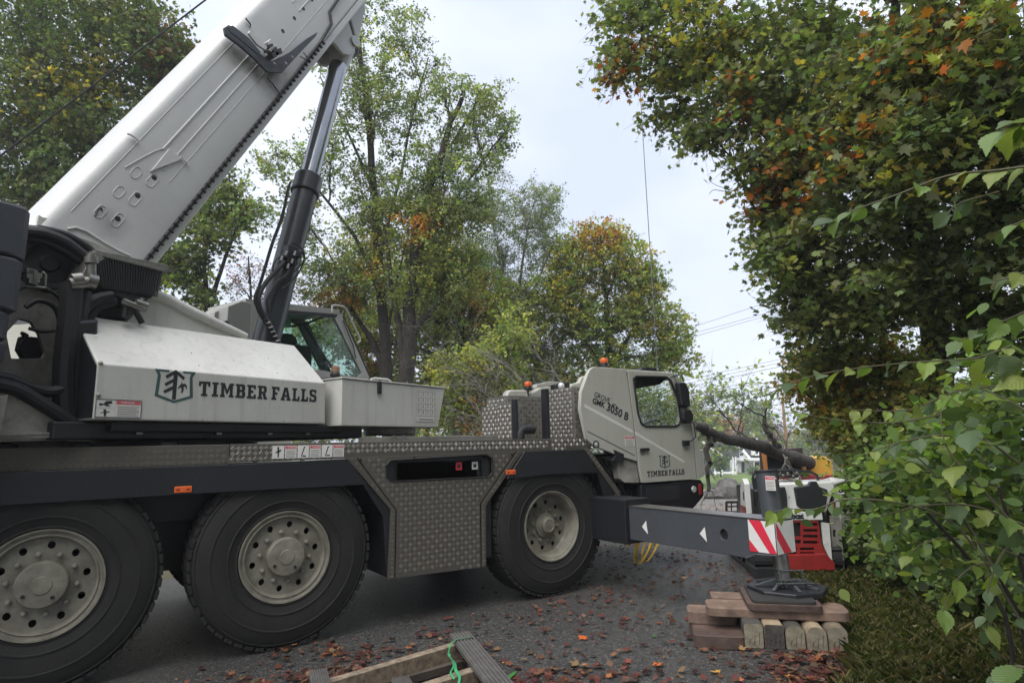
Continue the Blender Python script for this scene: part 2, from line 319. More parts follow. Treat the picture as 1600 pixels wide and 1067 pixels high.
def emblem(fr, x0, y0, w, h, off=0.002):
    """shield outline in green with a pine tree and a small climbing figure in black"""
    P = lambda L: [(x0 + a * w / 10, y0 + b * h / 10) for a, b in L]
    sh = MB(); sh.prism(P([(0, 10), (3.4, 10), (3.4, 9.4), (1.1, 9.4), (1.5, 8.2), (1.2, 2.4), (5, .75), (8.8, 2.4), (8.5, 8.2), (8.9, 9.4), (6.8, 9.4), (6.8, 10), (10, 10), (9.2, 8.2), (9.6, 1.9), (5, 0), (.4, 1.9), (.8, 8.2)]), fr, 0.001, off=off)
    tr = MB()
    tr.prism(P([(4.5, 1.1), (5.4, 1.1), (5.5, 8.7), (7.0, 7.2), (7.3, 8.1), (5, 10.2), (2.6, 8.2), (2.9, 7.3), (4.5, 8.6), (4.5, 7.4), (2.5, 5.8), (2.8, 5.0), (4.5, 6.3), (4.5, 5.2), (2.3, 3.6), (2.7, 2.8), (4.5, 4.1)]), fr, 0.001, off=off)
    tr.prism(P([(6.5, 6.8), (6.8, 6.0), (7.4, 6.2), (7.9, 5.6), (8.0, 4.6), (7.7, 4.7), (7.5, 5.3), (7.1, 5.2), (7.2, 4.4), (6.9, 3.2), (6.6, 3.2), (6.7, 4.5), (6.3, 5.0), (5.9, 4.4), (5.7, 4.6), (6.2, 5.6), (6.5, 5.9)]), fr, 0.001, off=off)
    return sh, tr
def font_text(txt, fr, x0, y0, height, off=0.002, ang=0.0, sx=1.0, slant=0.0, bold=0.0, width=None):
    cu = bpy.data.curves.new('tmp', 'FONT'); cu.body = txt; cu.size = height / 0.70; cu.extrude = 0.0005; cu.shear = slant; cu.offset = bold; cu.resolution_u = 3
    ob = bpy.data.objects.new('tmp', cu); COL.objects.link(ob)
    dg = bpy.context.evaluated_depsgraph_get(); me = bpy.data.meshes.new_from_object(ob.evaluated_get(dg))
    O, U, V, Nn = fr; m = MB(); ca, sa = math.cos(ang), math.sin(ang)
    if width: sx = width / max(v.co.x for v in me.vertices)
    m.add([O + U * (x0 + (v.co.x * sx) * ca - v.co.y * sa) + V * (y0 + (v.co.x * sx) * sa + v.co.y * ca) + Nn * (off + v.co.z) for v in me.vertices], [tuple(p.vertices) for p in me.polygons])
    bpy.data.objects.remove(ob); bpy.data.curves.remove(cu); bpy.data.meshes.remove(me)
    return m
# ================================================================== THE CRANE
YS = 5.6                                     # near side plane of the carrier
crane = thing('mobile_crane', (2.3, 6.9, 0.0), 'white three-axle all-terrain crane with its boom raised, parked across the drive', 'crane')
C = crane
# ---------------------------------------------------------------- wheels
def wheel_parts(x, kind):
    c = np.array((x, YS, 0.743)); ax = np.array((0, -1.0, 0))     # profile heights grow towards the camera
    rim = MB()
    if kind == 'rear':
        dk = -0.045; hub_r, nut_r, hole_r, hr = 0.150, 0.205, 0.262, 0.0235
        prof = [(0.355, -0.20), (0.372, -0.03), (0.378, 0.0), (0.374, 0.012), (0.362, 0.010), (0.356, -0.004), (0.340, -0.008), (0.332, 0.000), (0.324, -0.004), (0.316, -0.03), (0.312, dk)]
    else:
        dk = -0.150; hub_r, nut_r, hole_r, hr = 0.085, 0.175, 0.248, 0.024
        prof = [(0.355, -0.20), (0.372, -0.03), (0.378, 0.0), (0.374, 0.012), (0.362, 0.010), (0.356, -0.004), (0.338, -0.012), (0.330, -0.03), (0.322, -0.10), (0.310, dk + 0.01), (0.300, dk)]
    rim.lathe(prof, c, ax, 72)
    ro = prof[-1][0]
    disc = [(ro * math.cos(2 * math.pi * k / 72), ro * math.sin(2 * math.pi * k / 72)) for k in range(72)]
    holes = [[(hole_r * math.cos(2 * math.pi * (k + .3) / 10) + hr * math.cos(a), hole_r * math.sin(2 * math.pi * (k + .3) / 10) + hr * 1.15 * math.sin(a)) for a in [2 * math.pi * q / 14 for q in range(14)]] for k in range(10)]
    fr = (c + ax * dk, np.array((1., 0, 0)), Z_, ax)
    rim.prism(disc, fr, 0.016, holes)
    w = rim.build('wheel', RIM, C, smooth=True, label=None, angle=30)
    well = MB(); well.lathe([(0.30, dk - 0.02), (0.30, -0.33), (0.0, -0.33)], c, ax, 36); well.build('brake_drum', BK, w, smooth=True)
    ty = MB()
    ty.lathe([(0.352, -0.39), (0.376, -0.385), (0.45, -0.402), (0.60, -0.398), (0.69, -0.365), (0.738, -0.32), (0.745, -0.2), (0.745, -0.19), (0.738, -0.06), (0.722, -0.022), (0.70, -0.003), (0.690, -0.006), (0.686, -0.001), (0.655, 0.012), (0.60, 0.022), (0.596, 0.027), (0.585, 0.027), (0.581, 0.022), (0.53, 0.024), (0.47, 0.018), (0.465, 0.023), (0.455, 0.023), (0.45, 0.016), (0.40, 0.004), (0.388, 0.008), (0.378, -0.004)], c, ax, 96)
    ty.build('tyre', TYR, w, smooth=True, angle=28)
    lug = MB()
    for k in range(52):
        a = 2 * math.pi * k / 52; u = np.array((math.cos(a), 0, math.sin(a))); v = np.array((-math.sin(a), 0, math.cos(a)))
        for y0, sh in ((0.045, 0.0), (0.30, 0.5)):
            a2 = a + sh * 2 * math.pi / 52; u2 = np.array((math.cos(a2), 0, math.sin(a2))); v2 = np.array((-math.sin(a2), 0, math.cos(a2)))
            lug.box(c + u2 * 0.7345 - ax * (y0 + 0.025), (0.026, 0.12, 0.066), ax=(u2, ax, v2))
        lug.box(c + u * 0.7345 - ax * 0.19, (0.026, 0.12, 0.060), ax=(u, ax * .9 + v * .43, v * .9 - ax * .43))
    lug.build('tyre_tread', TYR, w, bevel=0.004, seg=1, kind='stuff')
    hb = MB()
    if kind == 'rear': hb.lathe([(0.160, dk), (0.158, 0.012), (0.148, 0.028), (0.10, 0.036), (0.062, 0.037), (0.058, 0.043), (0.0, 0.045)], c, ax, 40)
    else: hb.lathe([(0.135, dk), (0.130, dk + 0.03), (0.105, dk + 0.035), (0.102, dk + 0.05), (0.088, dk + 0.052), (0.085, dk + 0.095), (0.066, dk + 0.105), (0.06, dk + 0.10), (0.0, dk + 0.10)], c, ax, 40)
    hb.build('hub_cap', RIM, w, smooth=True, angle=25)
    if kind == 'rear':
        for a, r_ in ((-2.6, 0.115), (-0.9, 0.11)):
            hb = MB(); q = c + np.array((math.cos(a) * r_, -0.034, math.sin(a) * r_)); hb.lathe([(0.013, 0), (0.013, 0.010), (0.0, 0.012)], q, ax, 10); hb.build('hub_plug', BK, w)
    first = None
    for k in range(10):
        a = 2 * math.pi * (k + .8) / 10; q = c + np.array((math.cos(a) * nut_r, 0, math.sin(a) * nut_r)) + ax * dk
        if first is None or True:
            nm = MB(); nm.lathe([(0.021, 0), (0.021, 0.006), (0.017, 0.008), (0.016, 0.030), (0.008, 0.034), (0.0, 0.034)], q, ax, 6); nm.build('lug_nut', RIM, w)
    return w
WX = (-0.237, 1.42, 4.28)
w1 = wheel_parts(WX[1], 'rear'); w3 = wheel_parts(WX[2], 'front')
def move_copy(o, dx, dy=0, flip=False):
    c_ = dup(o, C); c_.location = (dx, dy, 0); return c_
w0 = move_copy(w1, WX[0] - WX[1])
for wsrc, xx in ((w1, WX[0]), (w1, WX[1]), (w3, WX[2])):        # far side wheels: the same wheels turned about
    src = wsrc; c_ = dup(src, C); c_.rotation_euler = (0, 0, math.pi)
    xs = WX[1] if src is w1 else WX[2]; base = np.array(C['wl'])
    c_.location = ((xx - base[0]) + (xs - base[0]), (8.25 - base[1]) + (YS - base[1]), 0)
# ---------------------------------------------------------------- chassis
m = MB(); m.boxw(-2.6, 5.9, 6.35, 7.5, 0.62, 1.50); m.boxw(-2.6, 6.6, 6.15, 7.7, 1.05, 1.45)
for x in WX: m.boxw(x - .14, x + .14, 5.95, 7.9, 0.6, 0.88)
m.boxw(-2.9, -2.4, 5.62, 8.25, 0.6, 1.5); m.boxw(2.44, 3.36, 5.66, 8.2, 0.50, 1.50)
m.build('chassis_frame', BK, C, bevel=0.01)
m = MB(); m.boxw(-3.0, 4.86, 5.635, 8.28, 1.60, 1.687); m.build('deck', ALUD, C)
xb = -3.0
# deck edge: two checker plate bands
bands = [((-3.0, 1.545), (-0.0, 1.545))]
eL = [(-3.0, 1.53), (0.93, 1.53), (0.93, 1.693), (-3.0, 1.693)]; eR = [(0.936, 1.545), (4.30, 1.562), (4.30, 1.697), (0.936, 1.694)]; eF = [(4.304, 1.562), (4.835, 1.566), (4.90, 1.56), (4.885, 1.697), (4.304, 1.697)]
for e in (eL, eR, eF):
    o = MB().prism(e, FRY(YS), 0.03).build('deck_edge_plate', ALUD, C, bevel=0.004)
    tread(e, FRY(YS), pitch=0.045).build('tread_lugs', ALUDB if e is eL else ALUB, o, kind='stuff')
# deck top beading seen edge-on (grey cable tray on the deck) and its bracket
a = hitY(568, 684, 5.9); b = hitY(779, 684, 5.9)
m = MB(); m.boxw(a[0], b[0], 5.9, 6.02, 1.69, 1.745); m.build('cable_tray', ALU, C, bevel=0.004)
m = MB(); m.boxw(a[0] + .30, a[0] + .34, 5.885, 5.9, 1.69, 1.76); m.boxw(a[0] + .40, a[0] + .44, 5.885, 5.9, 1.69, 1.76); m.build('tray_clamp', STL, C)
for px in (8, 128, 262):
    q = hitY(px, 690, 5.8); m = MB(); m.lathe([(0.0, 0.045), (0.05, 0.045), (0.075, 0.03), (0.08, 0)], (q[0], 5.8, 1.69), (0, 0, 1), 20); m.build('tank_cap', BK, C, smooth=True)
# rear fender over wheels one and two
fr_ = FRY(YS)
YF = YS - .055; p_bot = [(-3.0, 1.29)] + Yp([(300, 772), (574, 757)], YF)
m = MB(); m.prism([(-3.0, 1.53), (0.93, 1.53), (1.92, 1.548)] + [p_bot[2], p_bot[1], p_bot[0]], FRY(YF), 0.02)
m.build('rear_fender', FND, C, bevel=0.006)
m = MB()   # inward running underside of the fender
m.boxw(-3.0, 2.12, YS + .03, YS + .55, 1.50, 1.53); m.prism([(2.10, 1.30), (2.30, 1.0), (2.345, .45), (2.40, .45), (2.40, 1.5), (2.10, 1.5)], FRY(YS + .02), 0.6)
m.build('mudguard', BK, C)
# toolbox with checker plate door between wheels two and three
outer = Yp([(558, 714.5), (806, 705), (750, 787), (751, 886), (618, 903), (620, 797)], YS)
win = Yp([(603, 727), (610, 719), (760, 710), (769, 716), (770, 738), (764, 745), (612, 752), (604, 746)], YS)
o = MB().prism(outer, FRY(YS - .002), 0.03, [win]).build('toolbox_door', ALUD, C, bevel=0.003)
tread(outer, FRY(YS - .002), [win], pitch=0.047).build('tread_lugs', ALUDB, o, kind='stuff')
m = MB(); m.tube([np.array((x, YS - .006, z)) for x, z in win + [win[0]]], 0.007, 6); m.build('window_seal', RUB, o, smooth=True)
MB().prism(win, FRY(YS + .06), 0.01).build('recess_panel', BK, o)
for a_, l_ in (((717, 728), REDS), ((742, 727), DEC)):
    q = hitY(*a_, YS + .055); m = MB(); m.boxw(q[0] - .035, q[0] + .035, YS + .052, YS + .058, q[2] - .04, q[2] + .04); d_ = m.build('instruction_plate', l_, o)
    m = MB(); m.boxw(q[0] - .02, q[0] + .015, YS + .049, YS + .0515, q[2] - .02, q[2] + .015); m.build('switch', INK, o)
left = Yp([(541, 715), (556, 714.5), (618, 797), (616, 903), (606, 905), (611, 797)], YS); right_ = Yp([(808.5, 705), (818, 704.5), (759, 789), (759.5, 884.5), (753.2, 885.5), (752.2, 787.5)], YS)
for e in (left, right_):
    o = MB().prism(e, FRY(YS - .004), 0.04).build('arch_trim', ALUD, C, bevel=0.003)
    tread(e, FRY(YS - .004), pitch=0.040, bar=.024).build('tread_lugs', ALUDB, o, kind='stuff')
for q_ in ((563, 718), (647, 715), (800, 710)):
    q = hitY(*q_, YS); MB().lathe([(0.013, 0), (0.012, 0.006), (0, 0.008)], (q[0], YS - .003, q[2]), (0, -1, 0), 12).build('bolt', BK, C)
# front fender, its checker plate edge strip
ff = Yp([(820, 705), (916, 702), (934, 738), (860, 741), (792, 748)], YF)
MB().prism(ff, FRY(YF), 0.02).build('front_fender', FND, C, bevel=0.006)
strip = Yp([(913, 702.5), (921, 701.5), (969, 768), (975, 846), (967, 848), (962, 771)], YF)
o = MB().prism(strip, FRY(YF - .004), 0.06).build('arch_trim', ALUD, C, bevel=0.003); tread(strip, FRY(YF - .004), pitch=0.04, bar=.024).build('tread_lugs', ALUDB, o, kind='stuff')
ins = Yp([(921, 706), (934, 738), (948, 790), (948, 838), (968, 846), (960, 772)], YF)
m = MB(); m.prism(ins, FRY(YF + .01), 0.03); m.prism(ins, FRY(YS + .05), 0.6); m.boxw(3.62, 4.95, YS + .04, YS + .7, 1.50, 1.545); m.boxw(3.40, 3.5, YS + .03, YS + .7, 0.5, 1.5)
m.build('mudguard', BK, C)
for q_ in ((286, 764.5), (797.5, 737.5)):
    q = hitY(*q_, YF); o = MB().boxw(q[0] - .062, q[0] + .062, YF - .014, YF - .001, q[2] - .025, q[2] + .025).build('side_marker_lamp', ORG, C, bevel=0.006)
    for dx in (-.035, .035): MB().boxw(q[0] + dx - .012, q[0] + dx + .012, YF - .0165, YF - .0145, q[2] - .006, q[2] + .006).build('reflector_bar', REDP, o)
# danger decals on the deck edge
def decal(fr, x0, y0, x1, y1, par, kind='danger', off=0.0035):
    d_ = MB().prism([(x0, y0), (x1, y0), (x1, y1), (x0, y1)], fr, 0.001, off=off).build('warning_decal', DEC, par)
    h = y1 - y0; w = x1 - x0; e = 0.0008
    if kind in ('danger',):
        MB().prism([(x0 + .03 * w, y0 + .74 * h), (x1 - .03 * w, y0 + .74 * h), (x1 - .03 * w, y1 - .04 * h), (x0 + .03 * w, y1 - .04 * h)], fr, .0005, off=off + e).build('red_header', DECR, d_)
        font_text('DANGER', fr, x0 + .2 * w, y0 + .79 * h, .13 * h, off=off + 2 * e).build('print', DEC, d_)
        m = MB()
        for i in range(6): m.prism([(x0 + .08 * w, y0 + (.08 + .1 * i) * h), (x0 + (.92 - .1 * (i % 3 == 1)) * w, y0 + (.08 + .1 * i) * h), (x0 + (.92 - .1 * (i % 3 == 1)) * w, y0 + (.12 + .1 * i) * h), (x0 + .08 * w, y0 + (.12 + .1 * i) * h)], fr, .0005, off=off + e)
        m.build('print', DECT, d_)
    else:
        m = MB(); q = lambda L: [(x0 + a * w, y0 + b * h) for a, b in L]
        if kind == 'crane': m.prism(q([(.3, .1), (.38, .1), (.62, .8), (.68, .8), (.68, .88), (.55, .88)]), fr, .0005, off=off + e); m.prism(q([(.45, .1), (.75, .1), (.75, .2), (.45, .2)]), fr, .0005, off=off + e)
        elif kind == 'man': m.prism(q([(.45, .1), (.55, .1), (.58, .5), (.75, .6), (.73, .7), (.55, .65), (.56, .9), (.4, .9), (.42, .6), (.25, .5), (.28, .4), (.43, .5)]), fr, .0005, off=off + e)
        else: m.prism(q([(.15, .55), (.4, .5), (.5, .8), (.8, .85), (.85, .55), (.6, .4), (.8, .15), (.55, .2), (.4, .35), (.2, .2)]), fr, .0005, off=off + e)
        m.build('print', INK, d_)
    return d_
a = hitY(425, 700, YS)[0]; b = hitY(538, 700, YS)[0]; w6 = (b - a) / 6
for i in range(6):
    decal(FRY(YS), a + i * w6 + .004, 1.565, a + (i + 1) * w6 - .004, 1.675, C, ('man', 'danger', 'crane', 'danger', 'crane', 'danger')[i])

# ---------------------------------------------------------------- checker plate boxes behind the cab
def cbox(x0, x1, y0, y1, z1, mt=ALU, lug=ALUB, p=0.050):
    m = MB(); m.boxw(x0, x1, y0, y1, 1.70, z1); o = m.build('stowage_box', mt, C, bevel=0.004)
    tread([(-y1, 1.71), (-y0, 1.71), (-y0, z1 - .005), (-y1, z1 - .005)], FRX(x0), pitch=p, h=.003).build('tread_lugs', lug, o, kind='stuff')
    tread([(x0, 1.71), (x1, 1.71), (x1, z1 - .005), (x0, z1 - .005)], FRY(y0), pitch=p, h=.003).build('tread_lugs', ALUDB, o, kind='stuff')  # near face gets darker lugs: its shade is put into the colour
    return o
xb_ = hitY(897, 640, 5.68)[0]; zb_ = hitY(897, 604, 5.68)[2]
yfar = lambda px, X: float(hitX(px, 650, X)[1])
cbox(xb_, 5.02, 5.68, yfar(851, xb_), zb_)
yB = yfar(853, xb_); xB2 = hitY(832, 640, yB)[0]
xm = float(hitY(806, 640, 5.9)[0])
cbox(xm + .12, xb_ + .02, yB + .01, yB + .5, hitY(840, 619, yB)[2], p=.05)
cbox(float(hitY(800, 640, 5.9)[0]), float(hitY(806, 640, 5.9)[0]) + .02, 5.9, yfar(777, hitY(800, 640, 5.9)[0]), hitY(800, 628, 5.9)[2])
cbox(xm + .02, xm + .32, 6.15, 6.7, hitY(820, 632, 6.15)[2])
m = MB(); q = hitY(852.5, 650, 5.75); m.boxw(q[0] - .022, q[0] + .022, 5.70, 5.80, 1.70, hitY(852, 608, 5.75)[2]); q = hitY(804.5, 650, 5.86); m.boxw(q[0] - .018, q[0] + .018, 5.82, 5.9, 1.70, hitY(804, 624, 5.86)[2])
m.build('box_post', BK, C, bevel=.004)
q = hitY(825, 676, 5.82); m = MB(); m.tube([(q[0] - .1, 5.84, 1.70), (q[0] - .1, 5.84, 1.76), (q[0] - .085, 5.84, 1.795), (q[0] - .04, 5.84, 1.81), (q[0] + .09, 5.84, 1.81)], .055, 12); m.build('air_pipe', RUB, C, smooth=True)
# white engine parts behind the boxes
def wblob(poly, Y, d, name='engine_cover', mt=WC, bev=.03): return MB().prism(Yp(poly, Y), FRY(Y), d).build(name, mt, C, bevel=bev, seg=3)
wblob([(786, 640), (793, 612), (797, 609), (824, 609), (828, 640)], 6.9, .12)
wblob([(826, 645), (828, 615), (845, 604), (866, 603), (866, 645)], 6.75, .12)
wblob([(838, 606), (839, 600), (862, 595.5), (890, 599), (888, 607), (862, 603)], 6.5, .1, bev=.008)
wblob([(868, 625), (868, 600), (890, 596), (895, 625)], 6.4, .12, 'air_filter', BK, .02)
wblob([(888, 625), (892, 600), (905, 597), (908, 589), (922, 585), (930, 625)], 6.6, .08)
q = hitY(877, 603, 6.2); MB().ball((q[0], 6.2, q[2]), .045).build('filter_cap', LEN, C, smooth=True)
def beacon(px, py, Y, zb):
    q = hitY(px, py, Y); x = float(q[0]); z = zb
    o = MB().lathe([(0.0, 0), (0.048, 0), (0.055, .012), (0.05, .05), (0.035, .052)], (x, Y, z), (0, 0, 1), 24).build('beacon', BK, C, smooth=True)
    MB().lathe([(0.046, .05), (0.049, .055), (0.047, .10), (0.040, .112), (0.0, .116)], (x, Y, z), (0, 0, 1), 24).build('amber_dome', ORG, o, smooth=True)
q = hitY(825, 606, 6.75); beacon(825, 606, 6.75, q[2] - .03)
MB().tube([(q[0], 6.75, q[2] - .02), (q[0], 6.75, q[2] - .3)], .012).build('beacon_stalk', BK, C)

# ---------------------------------------------------------------- carrier cab
YC = 5.56
def yc(L): return Yp(L, YC)
reer = yc([(917, 686), (907.5, 640), (909, 612), (919.5, 583), (922, 576.5), (928, 573), (978, 576), (989, 660), (998, 752), (997, 718), (931, 697)])
outl_rear = yc([(917, 686), (907, 640), (908.5, 612), (918.5, 584), (922, 577), (928, 573), (978.5, 576.5), (989, 652), (996, 721), (970, 713), (928, 697)])
o = MB().prism(outl_rear, FRY(YC), 0.05).build('cab_rear_panel', WC, C, bevel=.01, seg=3)
fr_c = FRY(YC)
# door with window
door = yc([(980.5, 579), (1050, 583), (1062, 612), (1076, 652), (1083, 690), (1088, 748), (1003.5, 754), (997, 720), (990, 652)])
wind = yc([(989, 592), (993, 588), (1040, 589), (1047, 594), (1058, 622), (1063, 655), (1060, 663), (1054, 666), (1008, 666), (1001, 661), (996, 645)])
dr = MB().prism(door, FRY(YC - .004), 0.04, [wind]).build('cab_door', WC, C, bevel=.006)
MB().tube([np.array((x, YC - .008, z)) for x, z in wind + [wind[0], wind[1]]], .014, 8).build('window_seal', RUB, dr, smooth=True)
MB().prism(wind, FRY(YC + .015), 0.0).build('window_glass', GLS, dr)
q = hitY(1007, 702, YC); MB().boxw(q[0] - .09, q[0] + .06, YC - .035, YC - .008, q[2] - .018, q[2] + .018).build('door_handle', BK, dr, bevel=.006)
MB().prism([(q[0] - .045 + .05 * math.cos(a), q[2] - .03 + .045 * math.sin(a)) for a in [k * math.pi / 8 for k in range(16)]], FRY(YC - .007), .002).build('handle_recess', WD, dr)
# front corner panel between door and windscreen
fc = yc([(1052.5, 583), (1058, 584), (1066, 606), (1079, 640), (1087, 670), (1095, 705), (1098, 742), (1095, 747), (1090, 748), (1085, 690), (1078.5, 652), (1064.5, 612)])
MB().prism(fc, FRY(YC), .05).build('cab_front_pillar', WC, C, bevel=.008)
# far side, roof, back, front skins
CD = 1.0
far = [p for p in outl_rear[:7]] 
side_all = outl_rear[:6] + yc([(1052, 582), (1066, 606), (1079, 640), (1087, 670), (1095, 705), (1098, 745)]) + [door[6], door[7]] + outl_rear[9:]
RS = .92
side_far = [(a + (RS * CD if (i < 6 or i > 12) else 0), b) for i, (a, b) in enumerate(side_all)]
wind2 = [(max(a, 5.95) + .30, b) for a, b in wind]
MB().prism(side_far, (np.array((0, YC + CD, 0)), np.array((1., 0, 0)), Z_, np.array((0, -1., 0))), .05, [wind2]).build('cab_far_side', WC, C)
MB().prism(wind2, FRY(YC + CD - .01), 0.0).build('window_glass', GLS, C)
def skin(pa, pb, name, mt, th=.03, y0=.05, y1=CD, fa=0.0, fb=0.0):
    a = np.array((pa[0], YC + y0, pa[1])); b = np.array((pb[0], YC + y0, pb[1])); c = b + (fb, y1 - y0, 0); e = a + (fa, y1 - y0, 0); n = nrm(np.cross(b - a, e - a)) * th * SKS
    return MB().add([a, b, c, e, a + n, b + n, c + n, e + n], ((0, 3, 2, 1), (4, 5, 6, 7), (0, 1, 5, 4), (1, 2, 6, 5), (2, 3, 7, 6), (3, 0, 4, 7)))
SKS = -1
sm = MB()
for i in range(0, 5): sm.v, sm.f = sm.v, sm.f; s_ = skin(side_all[i], side_all[i + 1], '', None, fa=RS * CD, fb=RS * CD); sm.add(s_.v, s_.f)
sm.build('cab_back', WC, C)
MBR = skin(side_all[5], side_all[6], '', None, .05, -.0, CD, fa=RS * CD); MBR.build('cab_roof', WC, C, bevel=.01)
SKS = 1
sm = skin(side_all[9], side_all[10], '', None); s_ = skin(side_all[10], side_all[11], '', None); sm.add(s_.v, s_.f); sm.build('cab_front', WC, C)
a_, b_ = side_all[6], side_all[9]; MB().add([(a_[0], YC + .06, a_[1]), (b_[0], YC + .06, b_[1]), (b_[0], YC + CD - .02, b_[1]), (a_[0], YC + CD - .02, a_[1])], [(0, 1, 2, 3)]).build('windscreen', GLS, C)
fl = MB(); fl.boxw(5.95, 6.85, YC + .06, YC + CD - .03, 1.15, 1.2); fl.build('cab_floor', BK, C)
m = MB(); m.boxw(6.35, 6.66, YC + .08, YC + CD - .08, 1.55, 1.70); m.build('dashboard', BK, C, bevel=.03)
m = MB(); m.boxw(5.60, 6.0, YC + .2, YC + .6, 1.35, 1.55); m.boxw(5.56, 5.68, YC + .2, YC + .5, 1.5, 1.80); m.build('cab_seat', SEAT, C, bevel=.03)
m = MB(); m.lathe([(0.205, -.015), (0.22, 0), (0.205, .015), (0.19, 0)], (6.30, YC + .45, 1.80), (-.6, 0, .8), 30, closed=True); m.build('steering_wheel', BK, C, smooth=True)
m = MB(); m.prism(yc([(990, 588), (1046, 590), (1036, 600), (1002, 606), (991, 606)]), FRY(YC + .05), .02); m.build('window_blind', RUB, C)
MB().prism([(5.25, YC + .08), (6.4, YC + .08), (6.4, YC + CD - .05), (6.0, YC + CD - .05)], FRZ(2.485), .03).build('cab_headliner', BK, C)
# lower sill block, vents and step
MB().prism(yc([(966, 713), (997, 722), (1002.5, 754), (978, 754), (971, 748)]), FRY(YC + .03), .4).build('cab_step', WD, C, bevel=.01)
MB().prism(yc([(958, 702), (975, 709), (974, 722), (955, 720), (961, 712)]), FRY(YC - .005), .1).build('cab_mount', BK, C, bevel=.006)
st = yc([(913, 631), (917, 633), (988.5, 672), (988.9, 676.5), (913.2, 636)]); MB().prism(st, FRY(YC), .0012, off=.0012).build('cab_stripe', DEC, C)
st = yc([(991.5, 673.5), (1068.5, 719.5), (1069, 723), (992, 678.5)]); MB().prism(st, FRY(YC - .004), .0012, off=.0012).build('cab_stripe', DEC, dr)
st = yc([(918, 673), (992, 711), (992.2, 712.4), (918, 674.4)]); MB().prism(st, FRY(YC), .001, off=.0012).build('panel_seam', INK, C)
q = hitY(931, 694, YC); o = MB().lathe([(0.045, -.01), (0.045, .01), (0.036, .012), (0.036, .004)], (q[0], YC, q[2]), (0, -1, 0), 20).build('side_lamp', BK, C, smooth=True); MB().lathe([(0.035, .004), (0.02, .012), (0, .014)], (q[0], YC, q[2]), (0, -1, 0), 16).build('lamp_glass', LEN, o, smooth=True)
def fang(p, q_, Y):
    a = hitY(*p, Y); b = hitY(*q_, Y); return float(a[0]), float(a[2]), math.atan2(b[2] - a[2], b[0] - a[0]), float(np.hypot(b[0] - a[0], b[2] - a[2]))
x, z, an, L = fang((927.5, 619.3), (952, 630.3), YC); font_text('GROVE', FRY(YC), x, z, .066, ang=an, off=.0025, width=L).build('lettering', INK, C)
x, z, an, L = fang((925, 629), (946, 638), YC); font_text('GMK', FRY(YC), x, z, .066, ang=an, off=.0025, width=L * .93, bold=.003).build('lettering', INK, C)
x, z, an, L = fang((946.5, 640), (980.5, 657), YC); font_text('3050 B', FRY(YC), x, z, .095, ang=an, off=.0035, width=L, bold=.003).build('lettering', INK, C)
m = MB(); a = hitY(955, 632.5, YC); b = hitY(965, 637.5, YC); m.tube([(a[0], YC - .004, a[2]), ((a[0] + b[0]) / 2, YC - .004, a[2] + .012), (b[0], YC - .004, b[2] + .01)], .0035, 4); m.build('signature_mark', INK, C)
a = hitY(976.5, 697, YC); b = hitY(991, 681, YC); dd = decal(FRY(YC), a[0], a[2], b[0], b[2], C, 'danger')
x = hitY(1011, 744.6, YC); y = hitY(1069, 741, YC); top = hitY(1011, 736.0, YC)
slab_text('TIMBER FALLS', FRY(YC - .004), x[0], x[2], y[0] - x[0], top[2] - x[2]).build('lettering', INK, dr)
a = hitY(1030, 732, YC); b = hitY(1046.5, 711, YC); sh, tr = emblem(FRY(YC - .004), a[0], a[2], b[0] - a[0], b[2] - a[2]); sh.build('emblem_shield', GRN, dr); tr.build('emblem_tree', INK, dr)
# mirrors, wiper cover, beacon
q1 = hitX(1070, 615, 6.75); ym = float(hitY(1070, 615, YC - .12)[1])
def mirror(poly, name, Y=YC - .10, d=.09): return MB().prism(Yp(poly, Y), FRY(Y), d).build(name, BK, C, bevel=.025, seg=3)
mirror([(1061, 597), (1072, 597), (1078, 610), (1080, 634), (1074, 637), (1066, 634)], 'wing_mirror')
mirror([(1068, 641), (1080, 639), (1085, 648), (1084, 658), (1076, 662), (1069, 656)], 'lower_mirror')
m = MB(); P_ = [hitY(a, b, YC - .06) for a, b in ((1048, 590), (1060, 586), (1066, 587), (1068, 600))]; m.tube(P_, .008); P_ = [hitY(a, b, YC - .05) for a, b in ((1070, 660), (1084, 660), (1087, 682), (1080, 689), (1070, 691))]; m.tube(P_, .009); q = hitY(1072, 692, YC - .03); m.boxw(q[0] - .05, q[0] + .05, YC - .05, YC - .005, q[2] - .035, q[2] + .035); m.build('mirror_arm', BK, C, smooth=True, angle=30)
m = MB(); P_ = yc([(1015, 577), (1022, 572), (1030, 571), (1043, 572), (1046, 578)]); m.prism(P_, FRY(YC + .2), .6); m.build('roof_hatch', BK, C, bevel=.015)
beacon(944, 572, YC + .25, 2.60)
# bumper, front underside, headlamp
bp_ = yc([(1003, 757), (1046, 755), (1060, 751), (1096, 749), (1101, 756), (1101, 775), (1084, 795), (1046, 793), (1003, 792)])
MB().prism(bp_, FRY(YC + .01), 2.3).build('bumper', FND, C, bevel=.015)
q = hitY(1097, 764, YC); MB().boxw(q[0] - .06, q[0] - .0, YC - .002, YC + .02, q[2] - .07, q[2] + .07).build('tail_reflector', REDP, C, bevel=.006)
q = hitY(1085, 764, YC); MB().lathe([(.045, 0), (.04, .012), (0, .014)], (q[0], YC + .012, q[2]), (0, -1, 0), 16).build('fog_lamp', LEN, C, smooth=True)
MB().prism(yc([(1010, 762), (1062, 758), (1062, 780), (1010, 786)]), FRY(YC), .01).build('step_recess', INK, C, bevel=.004)
MB().prism(yc([(1095, 703), (1101, 702), (1104, 742), (1098, 745)]), FRY(YC + .02), .12).build('corner_lamp', LEN, C, bevel=.006)
m = MB()
